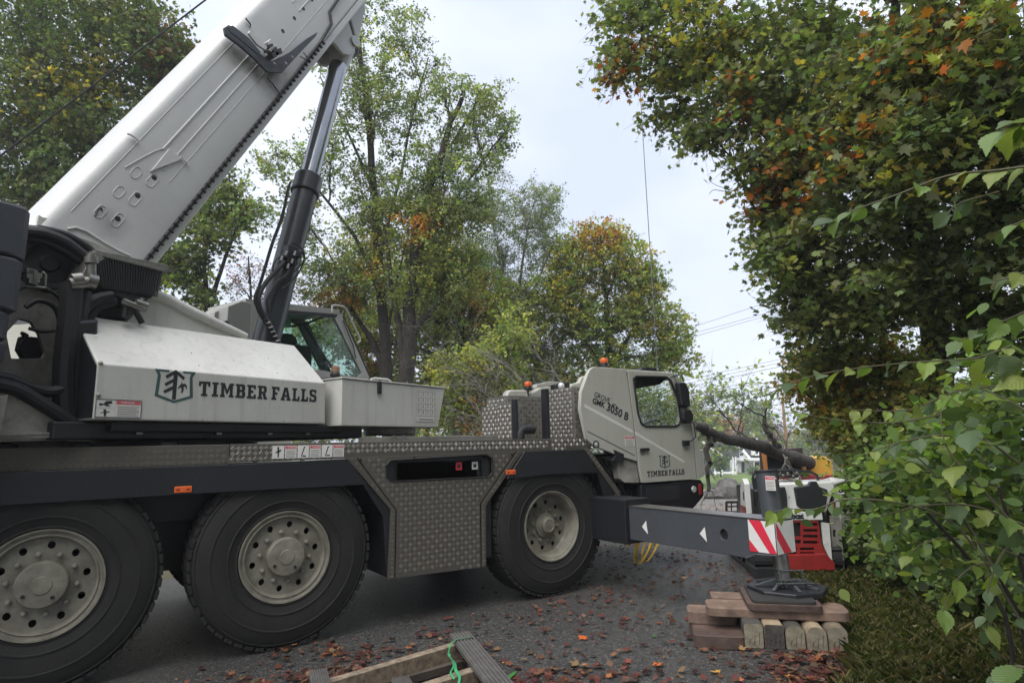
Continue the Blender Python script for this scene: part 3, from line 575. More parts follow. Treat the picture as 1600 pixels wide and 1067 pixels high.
for k, (a, b, c_, d_) in enumerate(((975, 765, 987, 800), (985, 770, 1000, 812), (1000, 768, 1012, 800), (962, 740, 975, 790))):
    p = hitY(a, b, 5.75); q = hitY(c_, d_, 5.75); m.boxw(p[0], q[0], 5.72, 5.95, q[2], p[2])
m.boxw(4.95, 6.5, 5.95, 6.6, .8, 1.5); m.build('front_frame', BK, C, bevel=.015)
m = MB()
for off in ((0, 0), (8, 6), (-3, 12)):
    m.tube([hitY(a + off[0], b + off[1] * .4, 5.7) for a, b in ((940, 715), (955, 735), (962, 760), (975, 775), (985, 780), (990, 800))], .014, 8)
m.build('air_hose', RUB, C, smooth=True)

# ---------------------------------------------------------------- front outrigger: beam, jack and float
BX0, BX1 = 4.90, 5.16
def xp(L, X=BX0): return [(-float(q[1]), float(q[2])) for q in (hitX(a, b, X) for a, b in L)]
m = MB(); m.boxw(BX0 - .06, BX1 + .06, 5.02, 7.9, .55, 1.02); m.build('outrigger_box', BK, C, bevel=.01)
beam = [(-5.4, .598), (-3.58, .598), (-3.47, .645), (-3.26, .66), (-3.26, .945), (-5.4, .945)]
hole = [(-3.80 + .042 * math.cos(a), .775 + .05 * math.sin(a)) for a in [k * math.pi / 12 for k in range(24)]]
bo = MB().prism(beam, FRX(BX0), BX1 - BX0, [hole]).build('outrigger_beam', GRY, C, bevel=.006)
MB().boxw(BX0 + .03, BX0 + .2, 3.7, 3.9, .70, .85).build('beam_bore', INK, bo)
MB().prism([(-5.4, .945), (-3.255, .945), (-3.255, .953), (-5.4, .953)], FRX(BX0 - .006), BX1 - BX0 + .012).build('beam_cap_plate', STL, bo)
MB().tube([(BX0 - .004, -a + .0, b) for a, b in [(-3.58, .596), (-3.47, .643), (-3.26, .658)]], .008, 6).build('weld_flange', GRY, bo)
# chevron plate
CL_ = -float(hitX(1170.7, 840, BX0)[1]); cp = [(CL_, .665), (-3.27, .668), (-3.27, .935), (CL_, .935)]
MB().prism(cp, FRX(BX0), .002, off=.003).build('chevron_plate', WHS, bo)
def clipx(L, x0, x1):       # keep the part of a slanted stripe inside the plate
    out_ = []
    for i in range(len(L)):
        a, b = L[i], L[(i + 1) % len(L)]
        ina, inb = x0 <= a[0] <= x1, x0 <= b[0] <= x1
        if ina: out_.append(a)
        for X in (x0, x1):
            if (a[0] - X) * (b[0] - X) < 0: t = (X - a[0]) / (b[0] - a[0]); out_.append((X, a[1] + (b[1] - a[1]) * t))
    c0 = (sum(p[0] for p in out_) / len(out_), sum(p[1] for p in out_) / len(out_))
    return sorted(out_, key=lambda p: math.atan2(p[1] - c0[1], p[0] - c0[0]))
m = MB(); m.prism(clipx([(CL_ + .01, .935), (CL_ + .13, .935), (-3.27, .68), (-3.27, .668), (-3.335, .668)], CL_, -3.27) , FRX(BX0), .001, off=.0045)
m.prism([(CL_, .665), (CL_ + .09, .666), (CL_, .765)], FRX(BX0), .001, off=.0045); m.build('red_chevron', REDS, bo)
ep = MB().prism([(BX0, .665), (BX1, .665), (BX1, .935), (BX0, .935)], FRY(3.26), .002, off=.003).build('chevron_plate', WHS, bo)
MB().prism([(BX0, .935), (BX0 + .0, .80), (BX0 + .09, .668), (BX0 + .20, .668)], FRY(3.26), .001, off=.0045).build('red_chevron', REDS, bo)
for px, py in ((1007, 823), (1098, 834)):
    q = hitX(px, py, BX0); y0, z0 = -q[1], q[2]
    MB().prism([(y0 - .035, z0), (y0 + .03, z0 + .068), (y0 + .045, z0 - .068)], FRX(BX0), .001, off=.002).build('direction_arrow', WHS, bo)
# jack
jt = hitX(1197, 738, 5.08); jb = hitX(1226, 915, 5.08); jd = (jb - jt); 
jk = MB().tube([jt, jt + jd * .10, jt + jd * .62], .094, 32).build('jack_housing', GRY, C, smooth=True)
MB().lathe([(0.094, 0), (.10, .004), (.10, .02), (0, .022)], jt, -jd, 32).build('jack_cap', BK, jk, smooth=True)
q = hitX(1205, 757, 5.08 - .095); decal((np.array((4.982, 0, 0)), np.array((0, -1., 0)), Z_, np.array((-1., 0, 0))), -q[1] - .05, q[2] - .05, -q[1] + .045, q[2] + .075, jk, 'danger')
MB().tube([jt + jd * .55, jt + jd * .96], .066, 28).build('jack_rod', STL, C, smooth=True)
ft = jb; fz = .375
fo = MB(); fo.prism([(math.cos(a + .2) * r_, math.sin(a + .2) * r_) for a, r_ in [(k * math.pi / 4 + math.pi / 8, .335) for k in range(8)]], (np.array((ft[0] + .03, ft[1], fz + .0)), np.array((.82, -.57, 0)), np.array((.57, .82, 0)), Z_), .045)
F_ = fo.build('float_plate', BK, C, bevel=.012)
m = MB()
for k in range(8):
    a = k * math.pi / 4 - .61; d = np.array((math.cos(a), math.sin(a), 0)); n_ = np.array((-d[1], d[0], 0)); c0 = np.array((ft[0] + .03, ft[1], fz))
    m.prism([(0.05, .0), (.27, .0), (.27, .012), (.09, .06), (.05, .06)], (c0 + n_ * .014, d, Z_, n_), .028)
m.lathe([(.075, 0), (.075, .055), (.06, .065), (.06, .05)], (ft[0] + .03, ft[1], fz), (0, 0, 1), 24); m.build('float_rib', GRY, F_, bevel=.004)
m = MB(); e = nrm((.82, -.57, 0)); g = nrm((-.57, -.82, 0)); c0 = np.array((ft[0] + .03, ft[1], fz))
for sgn in (-1, 1): m.tube([c0 + e * .10 * sgn + g * .09 + Z_ * .14, c0 + e * .10 * sgn + g * .16 + Z_ * .02], .009, 6)
for zz, dd in ((.14, .09), (.07, .125)): m.tube([c0 - e * .12 + g * dd + Z_ * zz, c0 + e * .12 + g * dd + Z_ * zz], .009, 6)
m.tube([c0 - e * .16 + g * .17 + Z_ * .05, c0 + e * .2 + g * .17 + Z_ * .05], .008, 6); m.build('locking_pin', CHR, F_, smooth=True)
# yellow sling hanging below the frame
YEL = mat('yellow_webbing', (0.62, 0.40, 0.06), .75, var=.35, vscale=15, bump=.1)
sg = thing('webbing_sling', (5.3, 5.3, .9), 'loose yellow lifting sling hanging in loops below the outrigger box', 'strap')
for dx, dy in ((0, 0), (-3, 3), (9, -1)):
    P_ = [hitY(a + dx, b + dy * (b > 850), 5.35 + .02 * dx / 4) for a, b in ((999, 830), (998, 850), (994, 866), (995, 876), (1002, 878), (1010, 868), (1016, 856), (1021, 845), (1022, 828))]
    m = MB()
    for i in range(len(P_) - 1):
        a, b = P_[i], P_[i + 1]; d = nrm(b - a); n_ = nrm(np.cross(d, (0.3, -1, .1))); m.add([a - n_ * .003 - T_ * .012, a - n_ * .003 + T_ * .012, b + n_ * 0 + T_ * .012, b - T_ * .012, a + n_ * .003 - T_ * .012, a + n_ * .003 + T_ * .012, b + n_ * .004 + T_ * .012, b + n_ * .004 - T_ * .012], [(0, 1, 2, 3), (7, 6, 5, 4), (0, 3, 7, 4), (1, 5, 6, 2)])
    m.build('webbing_loop', YEL, sg)
# ---------------------------------------------------------------- superstructure (turned 22 degrees from the carrier)
TH = -1.2
HZT = float(hitT(157, 497, -.70)[1])
hb = [(-1.2, 1.885), (-1.2, 2.295), (-.70, HZT), (-.35, HZT), (-.35, 1.885)]      # (t, z) section of the engine hood
def secT(sec, s0, s1, ds_top=0.0):
    """prism along s of a (t,z) section; the s1 end leans by ds_top at full height"""
    m = MB(); z0 = min(z for t, z in sec); z1 = max(z for t, z in sec); n = len(sec)
    v = [ST(s0, t, z) for t, z in sec] + [ST(s1 + ds_top * (z - z0) / (z1 - z0), t, z) for t, z in sec]
    fs = [tuple(range(n)), tuple(reversed(range(n, 2 * n)))] + [((i + 1) % n, i, n + i, n + (i + 1) % n) for i in range(n)]
    return m.add(v, fs)
hs0 = hitT(145, 654, TH)[0]; hs1 = hitT(509, 640, TH)[0]
hood = secT(hb, hs0, hs1, -.03).build('engine_hood', W, C, bevel=.012, seg=3)
MB().prism([(.36, 1.90), (1.19, 1.90), (1.19, 2.28), (.72, HZT - .03), (.36, HZT - .03)], (CS + S_ * hs0, -T_, Z_, -S_), .0, off=.004).build('hood_end_panel', BK, hood)
for (px, py) in ((156, 567), (150, 617), (318, 570), (319, 620), (316, 655), (441, 582), (442, 596), (443, 657), (500, 660), (383, 560), (445, 556), (320, 548)):
    s, z = hitT(px, py, TH); tt = TH if z < 2.295 else TH + (z - 2.295) * .5 / (HZT - 2.295)
    r_ = .018 if px < 157 else .006
    MB().ball(ST(hs0 + .02 if px < 157 else s, tt, z), r_, n=8).build('hood_bolt', WD, hood, smooth=True)
a = hitT(309.6, 617.6, TH); b = hitT(494, 628.6, TH); tp = hitT(309.6, 594.6, TH)
slab_text('TIMBER FALLS', FRT(TH), a[0], (a[1] + b[1]) / 2, b[0] - a[0], tp[1] - a[1], off=.002).build('lettering', INK, hood)
sh, tr = emblem(FRT(TH), hitT(240, 600, TH)[0], 2.03, hitT(305, 600, TH)[0] - hitT(240, 600, TH)[0], 2.293 - 2.03); sh.build('emblem_shield', GRN, hood); tr.build('emblem_tree', INK, hood)
a = hitT(145, 653, TH); b = hitT(181, 624, TH); c_ = hitT(219, 654, TH)
x0, x1, xm_, z0, z1 = a[0] + .01, c_[0], b[0], 1.905, 2.035
decal(FRT(TH), xm_, z0, x1, z1, hood, 'danger'); decal(FRT(TH), x0, (z0 + z1) / 2 + .002, xm_ - .002, z1, hood, 'other'); decal(FRT(TH), x0, z0, xm_ - .002, (z0 + z1) / 2 - .002, hood, 'man')
m = MB()
for p in (((x0, z0), (x1, z0)), ((x0, z1), (x1, z1)), ((x0, z0), (x0, z1)), ((x1, z0), (x1, z1))):
    m.tube([ST(p[0][0], TH - .004, p[0][1]), ST(p[1][0], TH - .004, p[1][1])], .0025, 4)
m.build('decal_border', INK, hood)
# front storage box
TB = -1.32
bs0 = hitT(533.5, 640, TB)[0]; bs1 = hitT(684.5, 667, TB)[0]; bz0 = hitT(600, 666, TB)[1]; bz1 = hitT(600, 598, TB)[1]; bt = hitT(695, 607, TB)[0] - bs1
bx = secT([(TB, bz0), (TB, bz1), (-.45, bz1), (-.45, bz0)], bs0, bs1, bt).build('storage_box', W, C, bevel=.008, seg=3)
secT([(TB - .012, bz1 + .003), (TB - .012, bz1 + .018), (-.44, bz1 + .018), (-.44, bz1 + .003)], bs0 - .012, bs1 + bt + .012).build('box_lid', W, bx, bevel=.005)
s, z = hitT(591.5, 606, TB); MB().boxT(s - .025, s + .025, TB - .028, TB - .001, z - .065, z + .075).build('lid_latch', BK, bx, bevel=.008)
m = MB(); m.tube([ST(a, TB + .12, bz1 + b) for a, b in ((hitT(591, 590, TB)[0], .0), (hitT(591, 590, TB)[0] + .01, .045), (hitT(594, 590, TB)[0] + .04, .06), (hitT(618, 590, TB)[0], .06), (hitT(622, 590, TB)[0], .045), (hitT(624, 590, TB)[0], 0.0))], .011, 8); m.build('grab_rail', W, bx, smooth=True)
s = hitT(637, 600, TB)[0]; MB().boxT(s - .008, s + .008, TB, TB + .016, bz1 + .018, bz1 + .045).build('lid_pin', STL, bx)
a = hitT(650, 611, TB); b = hitT(679, 659, TB); x0, x1, z1, z0 = a[0], b[0], a[1], b[1]
ch = MB().prism([(x0, z0), (x1, z0), (x1, z1), (x0, z1)], FRT(TB), .001, off=.002).build('load_chart_plate', DEC, bx)
m = MB(); LN = lambda p, q, w=.0016: m.tube([ST(p[0], TB - .0045, p[1]), ST(q[0], TB - .0045, q[1])], w, 4)
for i in range(6): zz = z0 + (z1 - z0) * (0, .2, .4, .6, .8, 1)[i]; LN((x0, zz), (x1, zz))
for i in range(5): xx = x0 + (x1 - x0) * i / 4; LN((xx, z0 if i in (0, 4) else z0 + .2 * (z1 - z0)), (xx, z1))
for i in range(4):
    for j in range(4):
        xx = x0 + (x1 - x0) * (i + .3) / 4; zz = z0 + (z1 - z0) * (.24 + .2 * j); LN((xx, zz), (xx + .012, zz + .05)); LN((xx + .02, zz + .01), (xx + .02, zz + .05)); LN((xx + .01, zz + .015), (xx + .03, zz + .015))
LN((x0 + .05, z0 + .03), (x1 - .03, z0 + .03), .004); m.build('chart_print', DECT, ch)
MB().boxT(hs1 + .005, bs0 + .3, -1.0, -.5, 1.9, 2.3).build('hood_gap_panel', BK, C)
# underside
m = MB(); m.boxT(-1.35, 1.55, -1.05, 1.05, 1.745, 1.875); m.boxT(-1.0, 1.2, -1.12, 1.12, 1.80, 1.88); m.build('turntable_base', BK, C, bevel=.015)
MB().lathe([(.78, 1.69), (.78, 1.75), (.7, 1.75)], CS, (0, 0, 1), 60).build('slew_ring', BK, C, smooth=True)
for px in (205, 330, 410, 470): s = hitT(px, 672, -1.0)[0]; MB().boxT(s, s + .05, -1.09, -1.05, 1.78, 1.86).build('underside_bracket', STL, C, bevel=.004)
MB().lathe([(.27, 1.785), (.30, 1.80), (.30, 1.86), (0, 1.86)], ST(2.25, -.75, 0), (0, 0, 1), 30).build('centre_cover', WD, C, smooth=True)
# work lamp at the end of the hood
s, z = hitT(524, 586, -.95); o = MB().lathe([(.05, 0), (.055, .04), (.04, .06)], ST(s, -.95, z - .03), (0, 0, 1), 16).build('work_lamp', BK, C, smooth=True); MB().lathe([(.045, .06), (.045, .115), (.03, .13), (0, .13)], ST(s, -.95, z - .03), (0, 0, 1), 16).build('lamp_dome', mat('brown_lens', (.22, .12, .07), .2), o, smooth=True)
MB().boxT(s - .10, s + .12, -1.0, -.8, 2.30, z - .03).build('lamp_bracket', BK, C, bevel=.02)

# ---------------------------------------------------------------- turntable side plates and arms
def tp(L, t): return Tp(L, t)
TS = -.47
sp = tp([(-90, 340), (60, 352), (95, 362), (150, 380), (205, 405), (238, 456), (300, 492), (385, 530), (400, 620), (120, 700), (-90, 720)], TS)
hole = tp([(30, 498), (48, 503), (60, 520), (70, 552), (66, 560), (18, 560), (10, 520)], TS)
MB().prism(sp, FRT(TS), .05, [hole]).build('turntable_side_plate', WD, C, bevel=.006)
sp2 = [(s, z) for s, z in sp]; hole2 = [(s - .05 + .1, z + .07) for s, z in hole]
MB().prism([p for i, p in enumerate(sp2)], FRT(.42), .05, [tp([(0, 485), (48, 493), (66, 512), (80, 560), (70, 575), (0, 575)], .42)]).build('turntable_side_plate', WD, C)
# rounded white flange arm from the boom foot down to the cylinder seat
TA = -.62
arm = tp([(236, 456), (248, 456), (300, 483), (352, 505), (384, 524), (392, 560), (150, 560), (200, 500), (222, 478)], TA)
MB().prism(arm, FRT(TA), .12).build('support_arm', W, C, bevel=.012, seg=3)
m = MB(); m.tube([ST(*(lambda q: (q[0], TA - .0, q[1]))(hitT(a, b, TA))) for a, b in ((237, 459), (262, 468), (300, 488), (352, 512), (384, 526))], [.045, .05, .05, .045, .035], 12); m.build('arm_flange', W, C, smooth=True)
# boom foot and pivot
pv = hitT(77, 412, -.5); cP = ST(pv[0], -.5, pv[1])
MB().lathe([(.0, .02), (.06, .02), (.07, .0), (.16, -.01), (.17, .02), (.205, .02), (.21, -.05)], cP, -T_, 40).build('boom_pivot', BK, C, smooth=True)
MB().tube([cP + (S_ * math.cos(a) + Z_ * math.sin(a)) * .235 - T_ * .02 for a in [R(q) for q in range(-150, 60, 15)]], .010, 6).build('pivot_hose', RUB, C, smooth=True)

# ---------------------------------------------------------------- boom
EL = R(60.4); BD = S_ * math.cos(EL) + Z_ * math.sin(EL); BN = S_ * math.sin(EL) - Z_ * math.cos(EL)    # along, and towards the underside
s0_, z0_ = -1.343, 3.576; BO = ST(s0_, 0, z0_)
def BP(a, b, t): return BO + BD * a + BN * b + T_ * t
def bq(px, py, t=-.45):
    s, z = hitT(px, py, t); ds, dz = s - s0_, z - z0_
    return (ds * math.cos(EL) + dz * math.sin(EL), ds * math.sin(EL) - dz * math.cos(EL))
def FRB(t): return (BO + T_ * t, BD, BN, -T_)
def bsec(hw, b0, b1, r0, r1, n=7):
    P_ = []
    for (cb, ct, r_, a0) in ((b0 + r0, -hw + r0, r0, 180), (b0 + r0, hw - r0, r0, 90), (b1 - r1, hw - r1, r1, 0), (b1 - r1, -hw + r1, r1, -90)):
        for k in range(n):
            a = R(a0 - 90 * k / (n - 1)) if True else 0; P_.append((ct + r_ * math.sin(a - math.pi / 2) if False else None, None))
    P_ = []
    for k in range(n): a = R(90 * k / (n - 1)); P_.append((b0 + r0 - r0 * math.sin(a), -hw + r0 - r0 * math.cos(a)))
    for k in range(n): a = R(90 * k / (n - 1)); P_.append((b0 + r0 - r0 * math.cos(a), hw - r0 + r0 * math.sin(a)))
    for k in range(n): a = R(90 * k / (n - 1)); P_.append((b1 - r1 + r1 * math.sin(a), hw - r1 + r1 * math.cos(a)))
    for k in range(n): a = R(90 * k / (n - 1)); P_.append((b1 - r1 + r1 * math.cos(a), -hw + r1 - r1 * math.sin(a)))
    return P_
def bprism(sec, a0, a1, cut=None):
    m = MB(); n = len(sec)
    v = [BP(a0 if cut is None else a0 + cut * (b / .88), b, t) for b, t in sec] + [BP(a1, b, t) for b, t in sec]
    fs = [tuple(range(n)), tuple(reversed(range(n, 2 * n)))] + [((i + 1) % n, i, n + i, n + (i + 1) % n) for i in range(n)]
    return m.add(v, fs)
bm_ = bprism(bsec(.45, -.02, .80, .12, .03), -.25, 9.6, cut=-.42).build('boom', WB, C, smooth=True, angle=38)
bprism(bsec(.40, .07, .85, .10, .16), 9.0, 16.0).build('boom_extension', WB, C, smooth=True); bprism(bsec(.34, .12, .80, .09, .14), 15.8, 23.0).build('boom_extension', WB, C, smooth=True); bprism(bsec(.28, .16, .75, .08, .12), 22.8, 30.0).build('boom_extension', WB, C, smooth=True)
bprism(bsec(.46, -.03, .82, .12, .05), 9.3, 9.62).build('boom_collar', WB, C, smooth=True)
MB().lathe([(.25, -.04), (.30, -.05), (.30, .05), (.25, .04)], BP(30.1, .35, 0), T_, 30, closed=True).build('boom_head_sheave', BK, C, smooth=True)
MB().prism([(29.4, .1), (30.35, .1), (30.45, .35), (30.35, .65), (29.4, .75)], FRB(-.12), .24).build('boom_head', WB, C, bevel=.02)
# tip falls vertically: hoist rope
hx = hitT(1010, 300, 0)[0]; MB().tube([ST(hx, 0, BP(30.1, .35, 0)[2]), ST(hx, 0, 3.6)], .013, 6).build('hoist_rope', STL, C)
# hose strip along the lower corner, with clips, and pale flange beyond it
fl_ = [(-.62, .835), (-.62, .895), (7.6, .895), (7.6, .835)]
MB().prism([(-.55, .80), (-.55, .885), (9.3, .885), (9.3, .80)], FRB(-.44), .88).build('boom_bottom_flange', WB, C, bevel=.02)
P_ = [bq(a, b) for a, b in ((232, 400), (437, 150), (507, 60), (517, 38), (514, 20), (527, 0), (560, -44))]
m = MB(); m.tube([BP(a, b, -.465) for a, b in [(P_[0][0] - .1, .785), (P_[1][0], .785), (P_[2][0] - .1, P_[2][1] - .01)] + P_[3:]], .018, 8); m.build('energy_chain', RUB, C, smooth=True)
m = MB(); L_ = P_[2][0]
for k in range(46): a = P_[0][0] + (L_ - P_[0][0] - .1) * k / 45; m.box(BP(a, .793, -.474), (.010, .052, .03), ax=(BD, BN, T_))
m.build('hose_clip', BK, C, kind='stuff')
# thin raised seams along the side
m = MB()
for b_, a0, a1, r_ in ((.115, .15, 2.9, .003), (.30, 1.22, 3.0, .010), (.42, 1.05, 3.05, .007), (.52, 1.0, 9.0, .003), (.26, 4.0, 9.0, .006), (.37, 4.0, 9.0, .008)):
    m.tube([BP(a0, b_, -.452), BP(a1, b_, -.452)], r_, 6)
m.build('weld_seam', WB, C, smooth=True)
m = MB(); m.tube([BP(*bq(a, b), -.455) for a, b in ((105, 358), (118, 356), (135, 362), (160, 378), (185, 392), (203, 400))], .010, 8); m.tube([BP(*bq(a, b), -.455) for a, b in ((258, 232), (245, 235), (225, 245), (195, 262))], .004, 6)
m.build('weld_bead', WB, C, smooth=True)
# wedge plate where the raised channel begins
w_ = [bq(a, b) for a, b in ((233, 270), (262, 232), (268, 240), (281, 250), (240, 269))]
MB().prism([bq(a, b) for a, b in ((234, 269), (263, 233), (283, 248), (279, 252))], FRB(-.45), .03, off=.018).build('channel_nose', WB, C, bevel=.006)
# handles
for L in (((197, 210), (203, 212), (213, 219), (216, 224)), ((283, 246), (286, 252), (293, 256), (292, 260)), ((382, 30), (390, 40), (389, 44))):
    m = MB(); m.tube([BP(*bq(a, b), -.47) for a, b in L], .009, 6); m.build('boom_step', WB if L[0][0] < 300 else BK, C, smooth=True)
def obl(px, py, L=.115, w=.055, ang=0, n=10):
    a0, b0 = bq(px, py); P_ = []
    for k in range(n): q = math.pi * k / (n - 1) - math.pi / 2; P_.append((a0 + (L - w) / 2 + w / 2 * math.cos(q), b0 + w / 2 * math.sin(q)))
    for k in range(n): q = math.pi * k / (n - 1) + math.pi / 2; P_.append((a0 - (L - w) / 2 + w / 2 * math.cos(q), b0 + w / 2 * math.sin(q)))
    return P_
for px, py in ((212.5, 270), (186, 300), (157, 331), (238, 282), (211, 311), (184, 344)):
    P_ = obl(px, py, .15 if px in (238, 211, 184) else .125, .07); m = MB(); m.tube([BP(a, b, -.451) for a, b in P_ + [P_[0]]], .0045, 6); m.build('access_slot', WB, C, smooth=True)
for px, py in ((241, 278), (215, 306), (184, 342), (266, 249), (442, 49), (460, 29), (474, 14), (487, 0)):
    a0, b0 = bq(px, py); MB().lathe([(.024, 0), (.019, .002), (.018, -.0), (0, .0012)], BP(a0, b0, -.4515), -T_, 14).build('bolt_hole', INK, C, smooth=True)
m = MB(); m.tube([BP(*bq(a, b), -.455) for a, b in ((148, 338), (153, 327), (158, 325), (160, 330))], .006, 6); m.build('scuff_mark', BK, C)
# lugs at the boom foot on the top side
m = MB(); m.prism([bq(a, b) for a, b in ((58, 352), (62, 334), (68, 338), (86, 342), (96, 340), (92, 350), (88, 360))], FRB(-.43), .05); m.build('boom_lug', W, C, bevel=.006)
# jib carrier bracket across the boom
def bb(L, t, d, name, mt, bev=.006, off=0.0): return MB().prism([bq(a, b, t) for a, b in L], FRB(t), d, off=off).build(name, mt, C, bevel=bev)
NVY = mat('bracket_paint', (.045, .052, .066), .45, var=.3, vscale=8)
bb([(350, 44), (358, 39), (378, 54), (400, 80), (418, 92), (425, 96), (452, 82), (480, 60), (497, 50), (494, 57), (470, 82), (441, 114), (418, 113), (398, 92), (375, 72), (352, 55)], -.56, .03, 'jib_bracket', NVY)
bb([(356, 42), (364, 40), (390, 60), (408, 82), (404, 86), (385, 70), (360, 50)], -.66, .02, 'jib_bracket_plate', NVY)
bb([(388, 52), (391, 48), (418, 74), (416, 79), (402, 70)], -.60, .03, 'guide_bar', WB, .004)
bb([(417, 66), (423, 61), (434, 72), (427, 80)], -.60, .08, 'latch_block', WB)
for a, b in ((424, 73), (430, 78), (437, 80), (428, 86)): bb([(a - 4, b - 3), (a + 2, b - 5), (a + 5, b + 3), (a - 1, b + 5)], -.62, .12, 'latch_pin', BK, .003)
bb([(420, 78), (428, 72), (430, 74), (423, 82)], -.67, .05, 'latch_lever', STL, .002)
m = MB(); m.tube([BP(*bq(a, b), -.47) for a, b in ((419, 113), (416, 124), (424, 132), (434, 146), (435, 160))], .008, 6); m.tube([BP(*bq(a, b), -.52) for a, b in ((463, 92), (472, 97), (474, 93), (468, 86))], .006, 6); m.build('control_cable', RUB, C, smooth=True)
for a, b in ((428, 100), (446, 100), (456, 90)): MB().lathe([(.016, 0), (.016, .012), (0, .014)], BP(*bq(a, b, -.59), -.59), -T_, 8).build('bracket_bolt', STL, C)
GR = mat('grease', (.16, .155, .15), .4)
# luffing cylinder bracket below the boom
br = [bq(a, b, -.2) for a, b in ((517, 22), (524, 22), (541, 35), (552, 78), (546, 82), (536, 88), (522, 70), (512, 66), (506, 62), (515, 40))]
for t_, d_ in ((-.24, .05), (.20, .05)): MB().prism([bq(a, b, -.2) for a, b in ((500, 70), (518, 36), (520, 18), (541, 33), (553, 74), (550, 82), (543, 88), (533, 86), (522, 72), (512, 64))], FRB(t_), d_).build('cylinder_bracket', WB, C, bevel=.01, seg=3)
MB().prism([bq(a, b, -.1) for a, b in ((507, 62), (514, 10), (541, -40), (566, -40), (563, 20), (552, 76), (540, 34), (524, 20))], FRB(-.20), .4).build('bracket_gusset', WB, C, bevel=.02)
# cylinder
yt = hitT(536, 76, -.0); c1 = ST(yt[0], 0, yt[1]); cb_m = (hitT(401, 560, 0) + hitT(447, 560, 0)) / 2; cb_m = hitT(414, 540, 0)
c0 = ST(cb_m[0], 0, cb_m[1]); cj = hitT(471, 270, 0); cjp = ST(cj[0], 0, cj[1])
dl = nrm(c1 - c0); Lc = np.linalg.norm(c1 - c0); kj = float(np.dot(cjp - c0, dl))
c0e = c0 - dl * 1.1
cy = MB().tube([c0e, c0 + dl * kj], .152, 36).build('luffing_cylinder', GRYL, C, smooth=True)
MB().lathe([(.152, -.24), (.17, -.235), (.172, 0), (.165, .012), (.12, .014)], c0 + dl * kj, dl, 36).build('cylinder_gland', GRYL, cy, smooth=True, angle=30)
MB().lathe([(.176, -.02), (.18, 0), (.176, .02)], c0 + dl * (kj - .22), dl, 36).build('gland_ring', BK, cy, smooth=True)
MB().tube([c0 + dl * kj, c1 - dl * .2], .118, 36).build('cylinder_rod', CHR, cy, smooth=True)
MB().lathe([(.118, -.32), (.135, -.24), (.16, -.12), (.17, 0)], c1, dl, 30).build('rod_eye', WB, cy, smooth=True)
MB().lathe([(.17, -.13), (.17, .13), (0, .135)], c1, T_, 30).lathe([(.0, -.27), (.075, -.27), (.075, .27), (0, .27)], c1, T_, 24).build('rod_pin', WB, cy, smooth=True)
# hoses on the cylinder
def ht(L, t, r_, n=8):
    P_ = [ST(*(lambda q: (q[0], t, q[1]))(hitT(a, b, t))) for a, b in L]; Q = []
    for i in range(len(P_) - 1):                       # smooth the path (Catmull-Rom)
        p0, p1, p2, p3 = P_[max(i - 1, 0)], P_[i], P_[i + 1], P_[min(i + 2, len(P_) - 1)]
        for k in range(5): u = k / 5; Q.append(.5 * ((2 * p1) + (-p0 + p2) * u + (2 * p0 - 5 * p1 + 4 * p2 - p3) * u * u + (-p0 + 3 * p1 - 3 * p2 + p3) * u ** 3))
    Q.append(P_[-1]); m = MB(); m.tube(Q, r_, n); return m
for L, r_ in ((((454, 285), (449, 300), (441, 340), (428, 375), (417, 410), (408, 440), (398, 465), (404, 485), (412, 500), (425, 520), (432, 535)), .016), (((449, 305), (438, 345), (425, 380), (413, 420), (404, 450), (401, 478), (410, 498)), .014), (((452, 402), (440, 415), (425, 430), (412, 447), (404, 465), (408, 485), (420, 510), (431, 530)), .026), (((458, 412), (448, 430), (434, 440), (424, 455), (417, 470), (420, 490)), .02), (((455, 380), (468, 385), (476, 400), (470, 420), (455, 440), (440, 452)), .009), (((460, 392), (472, 395), (474, 408), (460, 425)), .008), (((448, 398), (436, 402), (428, 412), (426, 424)), .008)):
    ht(L, -.20, r_).build('hydraulic_hose', RUB, cy, smooth=True)
m = MB(); q = hitT(452, 400, -.17); m.boxT(q[0] - .07, q[0] + .07, -.25, -.13, q[1] - .11, q[1] + .11); m.boxT(q[0] - .02, q[0] + .10, -.27, -.2, q[1] - .02, q[1] + .05); m.boxT(q[0] - .11, q[0] - .05, -.24, -.16, q[1] - .06, q[1] + .0); m.build('valve_block', BK, cy, bevel=.01)
m = MB()
for a, b in ((447, 396), (456, 408), (440, 404), (450, 416), (460, 396)): q = hitT(a, b, -.27); m.lathe([(.014, -.03), (.014, .03), (0, .03)], ST(q[0], -.27, q[1]), Z_ + S_ * .3, 6)
m.build('hose_fitting', STL, cy)
ht(((415, 498), (422, 510), (430, 525), (436, 537)), -.25, .026).build('hose_sleeve', BK, cy, smooth=True)
m = MB()
for k in range(5): q = hitT(419 + 3.6 * k, 504 + 7 * k, -.25); m.lathe([(.027, -.006), (.031, 0), (.027, .006)], ST(q[0], -.25, q[1]), Z_ * .9 - S_ * .45, 12)
m.build('sleeve_clamp', STL, cy)

